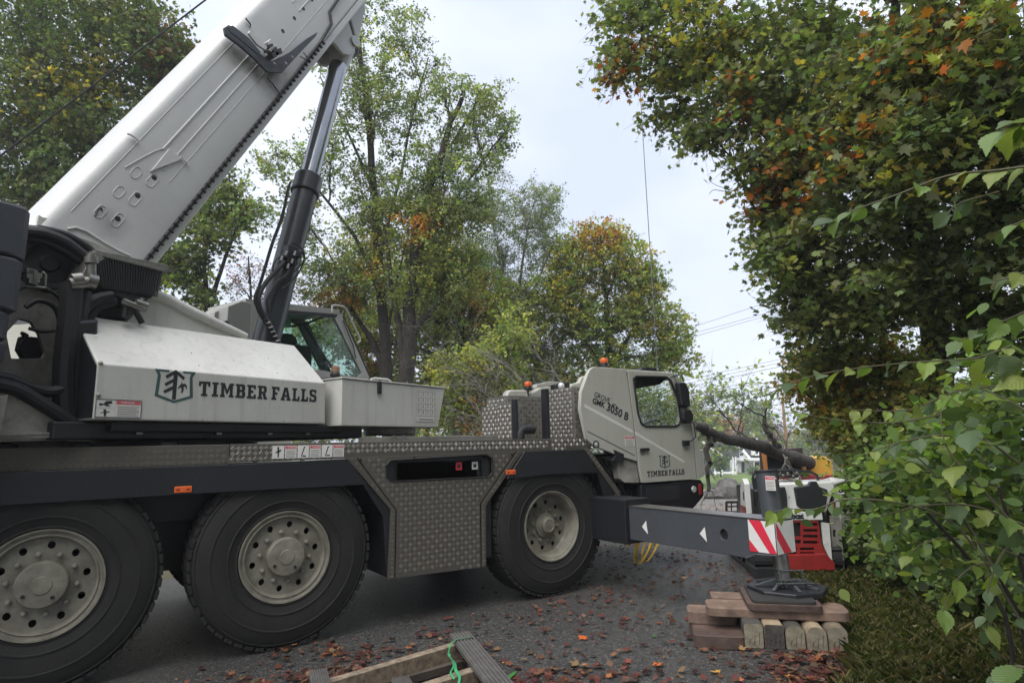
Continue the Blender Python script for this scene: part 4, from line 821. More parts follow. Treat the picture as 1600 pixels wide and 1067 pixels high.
# ---------------------------------------------------------------- operator's cab beyond the cylinder
TCB = .80
nb_ = tp([(362, 540), (384, 470), (430, 478), (531, 489), (537, 493), (579, 588), (570, 600), (420, 600)], TCB)
nh = tp([(420, 489), (516, 493), (523, 497), (565, 583), (560, 590), (500, 578), (420, 575)], TCB)
cb = MB().prism(nb_, FRT(TCB), .06, [nh]).build('operator_cab', WC, C, bevel=.008)
nb2 = [(s, z) for s, z in nb_]
TF = 1.62
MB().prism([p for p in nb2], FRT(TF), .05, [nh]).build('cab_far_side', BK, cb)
MB().prism(nh, FRT(TCB + .02), 0.0).build('cab_side_glass', GLG, cb); MB().prism(nh, FRT(TF + .02), 0.0).build('cab_side_glass', GLG, cb)
def tskin(p, q, t0, t1, th=.03, sg=1):
    a = CS + S_ * p[0] + Z_ * p[1]; b = CS + S_ * q[0] + Z_ * q[1]; d = b - a; L = np.linalg.norm(d); d = d / L; n_ = np.cross(d, T_)
    return MB().box((a + b) / 2 + T_ * (t0 + t1) / 2 + n_ * th / 2 * sg, (L, t1 - t0, th), ax=(d, T_, n_))
tskin(nb_[1], nb_[2], TCB, TF + .05).build('cab_roof', WC, cb); tskin(nb_[2], nb_[3], TCB, TF + .05, .05).build('cab_roof', WC, cb)
MB().add([ST(nb_[4][0], TCB + .07, nb_[4][1]), ST(nb_[5][0], TCB + .07, nb_[5][1]), ST(nb_[5][0], TF, nb_[5][1]), ST(nb_[4][0], TF, nb_[4][1])], [(0, 1, 2, 3)]).build('cab_windscreen', GLG, cb)
q0, q1 = nb_[4], nb_[5]; tskin(q0, q1, TCB, TCB + .06, .03, -1).build('windscreen_pillar', BK, cb); tskin(q0, q1, TF - .01, TF + .05, .03, -1).build('windscreen_pillar', BK, cb)
MB().prism(tp([(418, 482), (528, 491), (524, 497), (516, 493.5), (418, 489.5)], TCB), FRT(TCB - .003), .01).build('cab_gutter', BK, cb)
m = MB(); vz = tp([(424, 491), (455, 493), (455, 512), (424, 510)], TCB + .25); MB().prism(vz, FRT(TCB + .25), .01).build('sun_blind', mat('mint_blind', (.18, .34, .28), .6), cb)
m = MB(); m.tube([ST(*(lambda q: (q[0], TCB + .3, q[1]))(hitT(a, b, TCB + .3))) for a, b in ((455, 510), (478, 506), (505, 495), (520, 494))], .018, 8); m.tube([ST(*(lambda q: (q[0], TCB + .45, q[1]))(hitT(a, b, TCB + .45))) for a, b in ((474, 506), (490, 530), (508, 560), (520, 575))], .025, 8); m.build('cab_inner_frame', BK, cb, smooth=True)
q = hitT(447, 533, TCB + .3); MB().ball(ST(q[0], TCB + .3, q[1]), .14, (1.1, 1, .8)).build('seat_top', SEAT, cb, smooth=True)
MB().boxT(q[0] - .25, q[0] + .3, TCB + .1, TCB + .7, 2.35, q[1] - .06).build('driver_seat', SEAT, cb, bevel=.03)
MB().boxT(hitT(395, 550, TCB)[0], hitT(420, 550, TCB)[0], TCB + .07, TF, 2.3, 3.4).build('cab_back_wall', WC, cb)
MB().boxT(hitT(395, 550, TCB)[0], hitT(560, 580, TCB)[0], TCB + .07, TF, 2.35, 2.66).build('cab_floor', BK, cb)
rl = lambda L, t: [ST(*(lambda q: (q[0], t, q[1]))(hitT(a, b, t))) for a, b in L]
m = MB(); m.tube(rl(((519, 488), (519, 478), (524, 477), (536, 479), (541, 483), (562, 528), (563, 533), (558, 536)), TCB - .06), .014, 8); m.tube(rl(((548, 503), (551, 497)), TCB - .06), .008, 6); m.build('cab_handrail', W, cb, smooth=True)
for a, b in ((543, 567), (566, 575)): q = hitT(a, b, TCB + .6); MB().ball(ST(q[0], TCB + .6, q[1]), .04).build('dash_instrument', BK, cb, smooth=True)
MB().tube(rl(((536, 500), (552, 540), (556, 560)), TCB - .02), .008, 6).build('wiper', BK, cb)
# white box behind the cylinder, left of the cab
MB().prism(tp([(352, 540), (357, 478), (378, 470), (394, 473), (392, 545)], .5), FRT(.5), .5).build('cab_tilt_box', WC, C, bevel=.012, seg=3)
MB().prism(tp([(330, 530), (336, 487), (358, 478), (353, 530)], .7), FRT(.7), .4).build('cab_tilt_box', WC, C, bevel=.01)
MB().prism(tp([(336, 514), (342, 508), (355, 500), (360, 506), (354, 520)], .45), FRT(.45), .1).build('cab_hinge', BK, C, bevel=.01)

# ---------------------------------------------------------------- counterweight slabs
cwp = [(-3.2, -1.25), (-1.72, -1.25), (-1.67, -1.2), (-1.655, -1.1), (-1.655, 1.1), (-1.72, 1.25), (-3.2, 1.25)]
for (z0, z1, ds) in ((2.965, 3.325, 0.0), (2.60, 2.955, -.01), (2.40, 2.585, -.05), (2.25, 2.385, -.05), (2.12, 2.24, -.07), (1.95, 2.11, -.09)):
    m = MB(); P_ = [(-3.2, -1.25), (-1.78 + ds, -1.25), (-1.70 + ds, -1.225), (-1.655 + ds, -1.16), (-1.645 + ds, -1.05), (-1.645 + ds, 1.05), (-1.70 + ds, 1.225), (-3.2, 1.25)]
    m.prism([(s, t) for s, t in P_], (CS + Z_ * z1, S_, T_, Z_), z1 - z0); m.build('counterweight_slab', CWM, C, bevel=.03, seg=4)
MB().boxT(-3.1, -1.75, -1.0, 1.0, 1.93, 3.2).build('counterweight_core', BK, C)
MB().prism(tp([(-40, 622), (13, 617), (4, 672), (-40, 676)], -1.15), FRT(-1.15), .06).build('counterweight_bracket', WD, C, bevel=.005)
# machinery deck behind the hood
m = MB(); m.prism(tp([(-90, 628), (10, 612), (55, 625), (100, 645), (145, 690), (90, 688), (-90, 692)], -.95), FRT(-.95), .04); m.build('frame_skirt', WD, C, bevel=.004)
m = MB(); m.boxT(-2.2, -1.15, -1.0, .95, 1.76, 1.80); m.build('frame_floor', WD, C)
m = MB(); m.prism(tp([(-10, 680), (98, 676), (118, 672), (120, 680), (108, 687), (92, 682), (-10, 686)], -1.0), FRT(-1.0), .3); m.build('floor_lip', WD, C, bevel=.004)
# oil cooler / brush cover under the boom foot
TR = -.78
MB().prism(tp([(146, 390), (262, 414), (266, 420), (262, 426), (146, 397)], TR), FRT(TR), .5).build('cover_frame', STL, C, bevel=.003)
cvr = MB().prism(tp([(148, 398), (255, 425), (250, 450), (235, 466), (200, 470), (158, 452)], TR + .02), FRT(TR + .02), .3).build('ribbed_cover', RUB, C, bevel=.01)
for k in range(24):
    u = k / 23; a = np.array((155 + 97 * u, 399 + 26 * u)); b = np.array((162 + 82 * u, 450 + 14 * u))
    MB().tube([ST(*(lambda q: (q[0], TR + .01, q[1]))(hitT(*p, TR + .01))) for p in (a, b)], .008, 5).build('cover_rib', RUB, cvr, smooth=True)
m = MB()
for k in range(30):
    u = k / 29; a = (168 + 88 * u, 396.5 + 22 * u); m.prism(tp([(a[0] - 1.2, a[1]), (a[0] + 1.2, a[1] + .6), (a[0], a[1] + 7)], TR - .004), FRT(TR - .004), .004)
m.build('brush_teeth', ALUB, C)
MB().prism(tp([(126, 434), (147, 392), (151, 394), (150, 400), (134, 436)], TR), FRT(TR), .3).build('cover_frame', STL, C, bevel=.003)
# fittings and valve at the pivot
m = MB()
for (a, b), (c_, d_), r_ in (((143, 398), (143, 432), .035), ((143, 402), (143, 412), .05), ((108, 444), (146, 440), .045), ((135, 437), (150, 441), .058), ((112, 438), (128, 436), .05)):
    m.tube(rl(((a, b), (c_, d_)), -.9), r_, 12)
m.build('swivel_fitting', STL, C, smooth=True, angle=40)
MB().prism(tp([(138, 396), (148, 393), (162, 405), (150, 412)], -.9), FRT(-.92), .05).build('fitting_guard', ALU, C, bevel=.003)
m = MB(); m.tube(rl(((192, 470), (228, 484)), -.85), .025, 10); m.tube(rl(((212, 472), (230, 478)), -.85), .03, 10); m.tube(rl(((222, 466), (222, 486)), -.85), .018, 8); m.build('pipe_fitting', STL, C, smooth=True, angle=40)
m = MB()
for i in range(9): q = hitT(44 + 3.6 * (i % 5), 425 + 7 * (i // 3) + (i * 5) % 4, -.95); m.boxT(q[0] - .02, q[0] + .02, -.98, -.92, q[1] - .015, q[1] + .02)
m.tube(rl(((40, 447), (70, 450), (71, 430), (66, 425)), -.95), .012, 8); m.build('valve_bank', STL, C, bevel=.003)
# hoses at the turntable
for L, t_, r_ in ((((40, 362), (70, 366), (105, 380), (135, 405), (150, 425)), -.62, .045), (((40, 374), (75, 380), (110, 398), (130, 412)), -.6, .035), (((60, 357), (100, 366), (135, 385), (150, 400)), -.55, .03),
        (((112, 445), (110, 480), (106, 520), (102, 560), (100, 600), (104, 650), (115, 685)), -.85, .075), (((128, 455), (122, 490), (118, 540), (114, 590), (118, 640), (125, 685)), -.80, .07), (((175, 462), (150, 468), (130, 485), (120, 510), (116, 550), (112, 610)), -.75, .045), (((180, 470), (155, 478), (138, 498), (128, 530), (124, 600)), -.72, .04),
        (((-10, 588), (20, 594), (50, 606), (80, 612), (105, 605)), -.88, .04), (((-10, 600), (25, 608), (60, 628), (95, 650), (125, 672)), -.95, .05), (((-10, 612), (30, 622), (65, 640), (100, 662)), -.9, .035), (((62, 452), (80, 455), (95, 470), (100, 495)), -.7, .014), (((40, 480), (60, 470), (85, 480), (95, 510), (98, 560)), -.6, .02), (((45, 513), (68, 518), (95, 515), (125, 513)), -.65, .014), (((20, 455), (50, 447), (75, 452)), -.9, .012), (((200, 482), (196, 496)), -.8, .035), (((212, 486), (222, 505)), -.75, .025), (((30, 540), (38, 528), (34, 520), (44, 525)), -.5, .012), (((150, 500), (158, 520), (150, 540)), -.6, .03)):
    ht(L, t_, r_, 10).build('hydraulic_hose', RUB, C, smooth=True)
m = MB(); m.prism(tp([(118, 500), (156, 497), (147, 655), (118, 668), (104, 640)], -.9), FRT(-.9), .3); m.build('hose_duct', BK, C, bevel=.03)
m = MB(); m.prism(tp([(150, 470), (196, 478), (205, 500), (160, 500)], -.55), FRT(-.55), .3); m.build('winch_housing', BK, C, bevel=.03)
MB().tube([ST(-1.9, -.35, 2.75), ST(-1.9, .35, 2.75)], .28, 30).build('winch_drum', BK, C, smooth=True)
MB().prism(tp([(35, 525), (70, 528), (72, 558), (40, 562), (30, 545)], -.3), FRT(-.3), .1).build('bracket', BK, C)
# ================================================================== GROUND
rng = np.random.default_rng(7)
def gz(x, y):
    d = np.hypot(x, y); return np.where(d < 10, 0, np.where(d < 60, -.055 * (d - 10), -2.75 - .014 * (np.minimum(d, 140) - 60)))
def gzf(x, y): return float(gz(np.array(float(x)), np.array(float(y))))
DA = R(33); DE = np.array((math.cos(DA), math.sin(DA))); DN = np.array((-math.sin(DA), math.cos(DA)))
def fastmesh(name, V, polys_k, nf, mats, loops=None, col=None, smooth=False):
    """V (n,3); nf faces each with polys_k corners, corners in order unless loops given"""
    me = bpy.data.meshes.new(name); me.vertices.add(len(V)); me.vertices.foreach_set('co', np.ascontiguousarray(V, dtype=np.float32).ravel())
    nl = nf * polys_k; me.loops.add(nl); lp = np.arange(nl, dtype=np.int32) if loops is None else np.ascontiguousarray(loops, dtype=np.int32).ravel()
    me.loops.foreach_set('vertex_index', lp); me.polygons.add(nf); me.polygons.foreach_set('loop_start', np.arange(nf, dtype=np.int32) * polys_k)
    for m_ in mats: me.materials.append(m_)
    if col is not None:
        a = me.color_attributes.new('tint', 'FLOAT_COLOR', 'POINT'); c4 = np.ones((len(V), 4), np.float32); c4[:, :3] = col; a.data.foreach_set('color', c4.ravel())
    me.update(calc_edges=True)
    if smooth: me.shade_smooth()
    return me
def obj_from(me, name, parent=None):
    o = bpy.data.objects.new(name, me); COL.objects.link(o)
    if parent is not None: o.parent = parent
    return o
def grid_sheet(name, m, e0, e1, n0, n1, de, dn, lift, edge=None):
    es = np.arange(e0, e1 + de * .5, de); ns = np.linspace(n0, n1, max(2, int(abs(n1 - n0) / dn) + 1)); E_, Q = np.meshgrid(es, ns, indexing='ij')
    Q = Q.copy()
    if edge: Q[:, 0] += edge(es)
    X = E_ * DE[0] + Q * DN[0]; Y = E_ * DE[1] + Q * DN[1]; V = np.stack([X, Y, gz(X, Y) + lift], -1).reshape(-1, 3)
    a, b = len(es), len(ns); i, j = np.meshgrid(np.arange(a - 1), np.arange(b - 1), indexing='ij'); k = (i * b + j).ravel()
    me = fastmesh(name, V, 4, len(k), [m], np.stack([k, k + b, k + b + 1, k + 1], 1), smooth=True); return obj_from(me, name)
def groundmat(name, cols, scales, bump=.3, bscale=30, rough=.9, speckle=None):
    m = bpy.data.materials.new(name); m.use_nodes = True; t = m.node_tree; b = t.nodes['Principled BSDF']; b.inputs['Roughness'].default_value = rough; b.inputs['Specular IOR Level'].default_value = .35
    tcn = N(t, 'ShaderNodeTexCoord'); cur = None
    for k, (c1, c2, sc_) in enumerate(zip(cols[::2], cols[1::2], scales)):
        n1 = N(t, 'ShaderNodeTexNoise'); n1.inputs['Scale'].default_value = sc_; n1.inputs['Detail'].default_value = 9; n1.inputs['Roughness'].default_value = .7
        t.links.new(tcn.outputs['Object'], n1.inputs['Vector']); r1 = N(t, 'ShaderNodeValToRGB'); r1.color_ramp.elements[0].position = .36; r1.color_ramp.elements[1].position = .64
        r1.color_ramp.elements[0].color = (*c1, 1); r1.color_ramp.elements[1].color = (*c2, 1); t.links.new(n1.outputs['Fac'], r1.inputs[0])
        if cur is None: cur = r1.outputs[0]
        else:
            mx = N(t, 'ShaderNodeMix', data_type='RGBA'); mx.inputs[0].default_value = .5; t.links.new(cur, mx.inputs[6]); t.links.new(r1.outputs[0], mx.inputs[7]); cur = mx.outputs[2]
    if speckle:
        vo = N(t, 'ShaderNodeTexVoronoi'); vo.inputs['Scale'].default_value = speckle[0]; t.links.new(tcn.outputs['Object'], vo.inputs['Vector'])
        r2 = N(t, 'ShaderNodeMapRange'); r2.inputs[1].default_value = speckle[1]; r2.inputs[2].default_value = speckle[1] + .12; r2.inputs[4].default_value = .8
        sx = N(t, 'ShaderNodeSeparateColor'); t.links.new(vo.outputs['Color'], sx.inputs[0]); t.links.new(sx.outputs[0], r2.inputs[0])
        mx = N(t, 'ShaderNodeMix', data_type='RGBA'); mx.inputs[7].default_value = (*speckle[2], 1); t.links.new(cur, mx.inputs[6]); t.links.new(r2.outputs[0], mx.inputs[0]); cur = mx.outputs[2]
    t.links.new(cur, b.inputs['Base Color'])
    n3 = N(t, 'ShaderNodeTexNoise'); n3.inputs['Scale'].default_value = bscale; n3.inputs['Detail'].default_value = 8; n3.inputs['Roughness'].default_value = .75; t.links.new(tcn.outputs['Object'], n3.inputs['Vector'])
    bn = N(t, 'ShaderNodeBump'); bn.inputs['Strength'].default_value = bump; bn.inputs['Distance'].default_value = .02; t.links.new(n3.outputs['Fac'], bn.inputs['Height']); t.links.new(bn.outputs[0], b.inputs['Normal'])
    return m
SOIL = groundmat('grass_and_soil', [(.05, .05, .025), (.085, .085, .04), (.08, .065, .042), (.05, .05, .025)], [3, .8], .8, 22)
ASP = groundmat('asphalt', [(.014, .014, .0145), (.080, .079, .077), (.026, .026, .026), (.055, .054, .052)], [48, .5], .9, 70, .38, (95, .84, (.19, .185, .18)))
ROADM = groundmat('road_surface', [(.26, .255, .25), (.32, .315, .31)], [4], .2, 20)
LAWN = groundmat('lawn_grass', [(.075, .12, .028), (.12, .165, .04)], [.8], .4, 4)
# terrain: rings round the camera
rr = np.concatenate([np.arange(0.001, 20, 1.0), np.arange(20, 150, 5.0), np.array([170, 220, 300, 420, 600.0])]); th = np.linspace(0, 2 * math.pi, 97)[:-1]
RR, TT = np.meshgrid(rr, th, indexing='ij'); X = RR * np.cos(TT); Y = RR * np.sin(TT); V = np.stack([X, Y, gz(X, Y) - .006], -1).reshape(-1, 3)
i, j = np.meshgrid(np.arange(len(rr) - 1), np.arange(96), indexing='ij'); j2 = (j + 1) % 96
o = obj_from(fastmesh('ground', V, 4, i.size, [SOIL], np.stack([i * 96 + j, (i + 1) * 96 + j, (i + 1) * 96 + j2, i * 96 + j2], -1).reshape(-1, 4), smooth=True), 'ground'); o['kind'] = 'structure'
edgef = lambda e: .10 * np.sin(e * 1.7) + .06 * np.sin(e * 4.3 + 1) + .03 * np.sin(e * 11) + np.where(e < 6.0, 0, np.minimum(.9, (e - 6) * .12))
o = grid_sheet('driveway', ASP, -14, 46, -.45, 13.5, .35, 1.4, .0, edgef); o['kind'] = 'structure'
o = grid_sheet('street', ROADM, 46, 56, -60, 60, 2.5, 3, .012); o['kind'] = 'structure'
o = grid_sheet('lawn', LAWN, 57, 100, -60, 60, 3, 4, .012); o['kind'] = 'structure'
GRV = groundmat('gravel_verge', [(.17, .16, .15), (.25, .24, .22), (.12, .10, .08), (.24, .23, .21)], [30, 2], .6, 60)
o = grid_sheet('gravel_apron', GRV, 14, 45.5, .8, 9, .7, 1.4, .008); o['kind'] = 'structure'
YGR = groundmat('dry_verge_grass', [(.20, .18, .07), (.28, .24, .11)], [3], .5, 20)
a = hitZ(1140, 768, -1.1); e_ = float(a[:2].dot(DE)); n_ = float(a[:2].dot(DN)); o = grid_sheet('dry_verge', YGR, e_ - 1.2, e_ + 4, n_ - .2, n_ + 9, .7, 1.4, .02); o['kind'] = 'structure'

# ---------------------------------------------------------------- leaf shapes
MAPLE = np.array([(0, 0), (.26, .03), (.20, .17), (.52, .33), (.33, .39), (.37, .63), (.15, .54), (0, 1), (-.15, .54), (-.37, .63), (-.33, .39), (-.52, .33), (-.20, .17), (-.26, .03)])
MAPLE8 = np.array([(0, 0), (.3, .12), (.48, .52), (.16, .5), (0, 1), (-.16, .5), (-.48, .52), (-.3, .12)])
RHOMB = np.array([(0, 0), (.38, .45), (0, 1), (-.38, .45)])
ELM = np.array([(0, 0), (.22, .12), (.36, .34), (.34, .58), (.18, .82), (0, 1.05), (-.20, .80), (-.36, .56), (-.35, .32), (-.20, .10)])
def leafmat(name, rough=.5, trans=.45, gloss=.3):
    m = bpy.data.materials.new(name); m.use_nodes = True; t = m.node_tree; b = t.nodes['Principled BSDF']; o_ = t.nodes['Material Output']
    at = N(t, 'ShaderNodeAttribute'); at.attribute_name = 'tint'; b.inputs['Roughness'].default_value = rough; b.inputs['Specular IOR Level'].default_value = gloss
    t.links.new(at.outputs['Color'], b.inputs['Base Color'])
    tr = N(t, 'ShaderNodeBsdfTranslucent'); mu = N(t, 'ShaderNodeMix', data_type='RGBA', blend_type='MULTIPLY'); mu.inputs[0].default_value = 1; mu.inputs[7].default_value = (1.35, 1.45, .7, 1)
    t.links.new(at.outputs['Color'], mu.inputs[6]); t.links.new(mu.outputs[2], tr.inputs[0])
    mx = N(t, 'ShaderNodeMixShader'); mx.inputs[0].default_value = trans; t.links.new(b.outputs[0], mx.inputs[1]); t.links.new(tr.outputs[0], mx.inputs[2]); t.links.new(mx.outputs[0], o_.inputs[0])
    return m
LEAF = leafmat('leaves'); DRY = leafmat('dry_leaves', .7, .12, .2)
def unit(a): return a / (np.linalg.norm(a, axis=-1, keepdims=True) + 1e-9)
def leaf_cards(P, size, tmpl, rg, up=.7, droop=.3, curl=0.0, facing=None):
    n = len(P); nrm_ = unit(rg.normal(size=(n, 3)) * .75 + np.array((0, 0, up)))
    if facing is not None: nrm_ = unit(nrm_ + facing)
    t = rg.normal(size=(n, 3)); t[:, 2] -= droop; t = unit(t - nrm_ * (t * nrm_).sum(-1, keepdims=True)); s = np.cross(nrm_, t)
    V = P[:, None, :] + (s[:, None, :] * tmpl[None, :, 0:1] + t[:, None, :] * (tmpl[None, :, 1:2] - .4)) * size[:, None, None]
    if curl: V += nrm_[:, None, :] * (np.abs(tmpl[None, :, 0:1]) * 1.0 + (tmpl[None, :, 1:2] - .4) ** 2) * size[:, None, None] * (curl * rg.uniform(.3, 1.3, size=n))[:, None, None]
    return V.reshape(-1, 3)
def pal(cols, n, rg, w=None, jit=.18):
    c = np.array(cols)[rg.choice(len(cols), size=n, p=w)]; return np.clip(c * (1 + rg.normal(size=(n, 1)) * jit) * (1 + rg.normal(size=(n, 3)) * .05), .004, .9)

# ---------------------------------------------------------------- grass and leaf litter (uncountable)
def blades(name, label, xy, h, cols, lift=0.0, w=.0038):
    n = len(xy); rg = np.random.default_rng(len(xy)); a = rg.uniform(0, 2 * math.pi, n); hh = h * rg.uniform(.4, 1.2, n); z = gz(xy[:, 0], xy[:, 1]) + lift
    b = np.stack([xy[:, 0], xy[:, 1], z], -1); s = np.stack([np.cos(a), np.sin(a), np.zeros(n)], -1) * w; l = np.stack([-np.sin(a), np.cos(a), np.zeros(n)], -1) * (hh * rg.uniform(.1, 1.1, n))[:, None]
    u = np.zeros((n, 3)); u[:, 2] = hh
    V = np.stack([b - s, b + s, b + l * .35 + u * .6 + s * .7, b + l + u * .85, b + l * .35 + u * .6 - s * .7], 1)
    V = V.reshape(-1, 3); c = np.repeat(pal(cols, n, rg), 5, 0)
    o = obj_from(fastmesh(name, V, 5, n, [LEAF], col=c), name); return tag(o, label, 'grass', kind='stuff')
def EN(e, n): return np.outer(e, DE) + np.outer(n, DN) if hasattr(e, '__len__') else e * DE + n * DN
n = 60000; e = rng.uniform(2.2, 12, n) ; q = -.45 + edgef(e) - np.abs(rng.normal(size=n)) ** 1.15 * 1.3 + .05; xy = EN(e, q)
blades('grass', 'rough green and straw coloured grass along the right edge of the drive', xy, .15, [(.09, .12, .035), (.12, .15, .045), (.19, .18, .08), (.26, .22, .13), (.07, .09, .035), (.30, .27, .18)])
LC = [(.075, .022, .018), (.10, .035, .025), (.055, .022, .018), (.12, .055, .030), (.17, .10, .05), (.09, .058, .042), (.26, .09, .03)]
def litter(name, label, e, q, size, cols, w=None, lift=.012):
    rg = np.random.default_rng(len(e)); n = len(e); xy = EN(e, q); P = np.column_stack([xy, gz(xy[:, 0], xy[:, 1]) + lift + rg.uniform(0, .012, n)])
    V = leaf_cards(P, size, MAPLE, rg, up=3.2, droop=0, curl=.30); V[:, 2] = np.maximum(V[:, 2], gz(V[:, 0], V[:, 1]) + .002)
    o = obj_from(fastmesh(name, V, 14, n, [DRY], col=np.repeat(pal(cols, n, rg, w, .3), 14, 0)), name); return tag(o, label, 'leaves', kind='stuff')
def clustered(n, e0, e1, q0, q1, k, sp, seed):
    rg = np.random.default_rng(seed); ce = rg.uniform(e0, e1, k); cq = rg.uniform(q0, q1, k); i = rg.integers(0, k, n); return ce[i] + rg.normal(size=n) * sp, cq[i] + rg.normal(size=n) * sp
def inpx(e, q, poly):
    xy = EN(e, q); P = np.column_stack([xy, np.zeros(len(xy))]) - CAM; c = P @ RW; px = CX + F * c[:, 0] / c[:, 2]; py = CY + F * c[:, 1] / c[:, 2]; return px, py
ws = [.24, .2, .2, .14, .06, .13, .03]
e, q = clustered(1150, 3.2, 10.0, -.3, 3.0, 130, .26, 3); litter('fallen_leaves', 'brown and dark red fallen maple leaves strewn over the asphalt', e, q, rng.uniform(.03, .085, 1150), LC, ws)
e = rng.uniform(2.8, 8, 2600); q = -.35 + edgef(e) + rng.normal(size=2600) * .28; litter('edge_leaves', 'thick line of red brown leaves where asphalt meets grass', e, q, rng.uniform(.04, .085, 2600), LC, ws, .02)
e, q = clustered(2400, 3.0, 12, -3.5, -.5, 160, .3, 5); litter('verge_leaves', 'pale and brown leaves lying in the grass verge under the bush', e, q, rng.uniform(.035, .08, 2400), LC + [(.30, .24, .14), (.24, .2, .12), (.2, .16, .09)], None, .075)
n = 6000; e = rng.uniform(2, 12, n); q = rng.uniform(-.4, 5.5, n); litter('leaf_crumbs', 'crushed bits of dry leaf scattered thinly over the whole drive', e, q, rng.uniform(.008, .026, n), LC)
e, q = clustered(1100, 1.9, 4.6, 1.0, 4.6, 46, .15, 9); litter('near_leaves', 'clumps of dark red leaves around the strapped timber frame', e, q, rng.uniform(.04, .085, 1100), LC, ws)
e, q = clustered(1600, 9, 26, 1.5, 6.0, 120, .5, 11); litter('far_leaves', 'scattered small leaves on the drive beyond the outrigger', e, q, rng.uniform(.05, .09, 1600), LC + [(.28, .2, .1)])
MAT_L = {}
def single_leaf(px, py, size, colr, label, tm=MAPLE, ang=0.0):
    p = hitZ(px, py, .02); rg = np.random.default_rng(int(px)); V = leaf_cards(np.array([[0, 0, 0.0]]), np.array([size]), tm, rg, up=6, curl=.3); V[:, 2] += max(0, -V[:, 2].min())
    o = obj_from(fastmesh('fallen_leaf', V, len(tm), 1, [DRY], col=np.tile(colr, (len(tm), 1))), 'fallen_leaf'); o.location = (p[0], p[1], .012); tag(o, label, 'leaf', 'bright single leaves on the asphalt')
single_leaf(910, 995, .10, (.48, .10, .02), 'bright orange red leaf lying flat on bare asphalt right of the timber frame')
single_leaf(1236, 1058, .085, (.50, .22, .04), 'yellow orange leaf below the wooden block stack near the picture edge')
single_leaf(1026, 1036, .09, (.46, .13, .03), 'orange leaf on asphalt left of the timber blocks')
single_leaf(1118, 1048, .09, (.50, .28, .06), 'pale yellow leaf beside a green one on the asphalt')
single_leaf(1022, 992, .055, (.05, .12, .045), 'small green leaf on asphalt left of the brown mats', ELM)
single_leaf(794, 1058, .14, (.04, .16, .04), 'long green leaf beside the ribbed mat', np.array([(0, -.3), (.10, 0), (.11, .5), (0, 1.2), (-.11, .5), (-.10, 0)]))
# ================================================================== OUTRIGGER STACK
OAK = mat('weathered_timber', (.20, .155, .105), .8, col2=(.07, .055, .042), vscale=9, bump=.5, bscale=30, stretch=(1, 1, 1))
OAKL = mat('pale_split_timber', (.34, .26, .17), .8, col2=(.15, .11, .07), vscale=8, bump=.6, bscale=25)
OAKD = mat('dark_oiled_timber', (.065, .058, .05), .75, col2=(.03, .027, .024), vscale=8, bump=.5)
ENDG = mat('cut_end_grain', (.23, .205, .15), .85, col2=(.13, .115, .08), vscale=14, bump=.5, bscale=40)
HARD = mat('reddish_hardwood', (.215, .145, .105), .75, col2=(.085, .055, .042), vscale=7, bump=.35, bscale=35)
HARDD = mat('dark_hardwood', (.10, .062, .048), .65, col2=(.045, .03, .026), vscale=7, bump=.35)
PADM = mat('black_pad', (.03, .028, .027), .6, var=.3)
fm = nrm((.67, -.74, 0)); fg = nrm((.74, .67, 0))          # along the front of the stack, and away from the camera
FR0 = np.array((4.385, 3.288, 0.0))
def slab(name, u0, u1, v0, v1, z0, z1, m, label, cat, group=None, rc=.05, wob=.006, tilt=0):
    """board with rounded corners, u along the front, v away"""
    c = [(u0, v0), (u1, v0), (u1, v1), (u0, v1)]; P_ = []
    sg = [(1, 1), (-1, 1), (-1, -1), (1, -1)]
    for k, ((u, v), (a, b)) in enumerate(zip(c, sg)):
        cc = (u + a * rc, v + b * rc); st = {0: 180, 1: 270, 2: 0, 3: 90}[k]
        for i in range(5): an = R(st + 90 * i / 4); P_.append((cc[0] + rc * math.cos(an), cc[1] + rc * math.sin(an)))
    ld = (FR0 + fm * (u0 + u1) / 2 + fg * (v0 + v1) / 2); base = np.array((ld[0], ld[1], z0))
    mb = MB().prism([(a, b) for a, b in P_], (FR0 + Z_ * z1, fm, fg, Z_), z1 - z0)
    mb.v = [tuple(np.array(v_) + rg_w.normal(size=3) * wob * .3 + Z_ * tilt * ((np.array(v_) - base).dot(fm))) for v_ in mb.v]
    e_ = bpy.data.meshes
    par = {'wl': 0}
    o = mb_world(mb, name, m, base, .008); return tag(o, label, cat, group)
rg_w = np.random.default_rng(2)
def mb_world(mb, name, m, base, bevel=0, smooth=True):
    me = bpy.data.meshes.new(name); me.from_pydata([tuple(np.array(v) - base) for v in mb.v], [], mb.f); me.materials.append(m); me.update()
    if smooth: me.shade_smooth(); me.set_sharp_from_angle(angle=R(35))
    o = bpy.data.objects.new(name, me); COL.objects.link(o); o.location = base; o['wl'] = [float(c) for c in base]
    if bevel: b = o.modifiers.new('bevel', 'BEVEL'); b.width = bevel; b.segments = 2; b.limit_method = 'ANGLE'; b.angle_limit = R(40)
    return o
G1 = 'reddish hardwood mats under the outrigger'
def uvz(px, py, z): p = hitZ(px, py, z) - FR0; return float(p.dot(fm)), float(p.dot(fg))
uL = uvz(1085, 1000, .1)[0]
slab('wooden_mat', uL, .02, -.03, .27, .003, .10, HARDD, 'lowest dark brown mat at the front left of the stack, on the asphalt', 'mat', G1)
slab('wooden_mat', uL - .02, .02, .30, .62, .003, .098, HARDD, 'dark brown ground mat at the back left of the stack', 'mat', G1)
slab('wooden_mat', uL - .03, .0, .30, .56, .102, .192, HARD, 'reddish mat in the second layer, its pale left end sticking out', 'mat', G1)
u0, v0 = uvz(1106, 955, .27); u1, v1 = uvz(1343, 970, .27)
slab('wooden_mat', u0, u1, .14, .46, .203, .272, HARD, 'long pinkish top mat whose ends stick out left and right of the float', 'mat', G1, rc=.07)
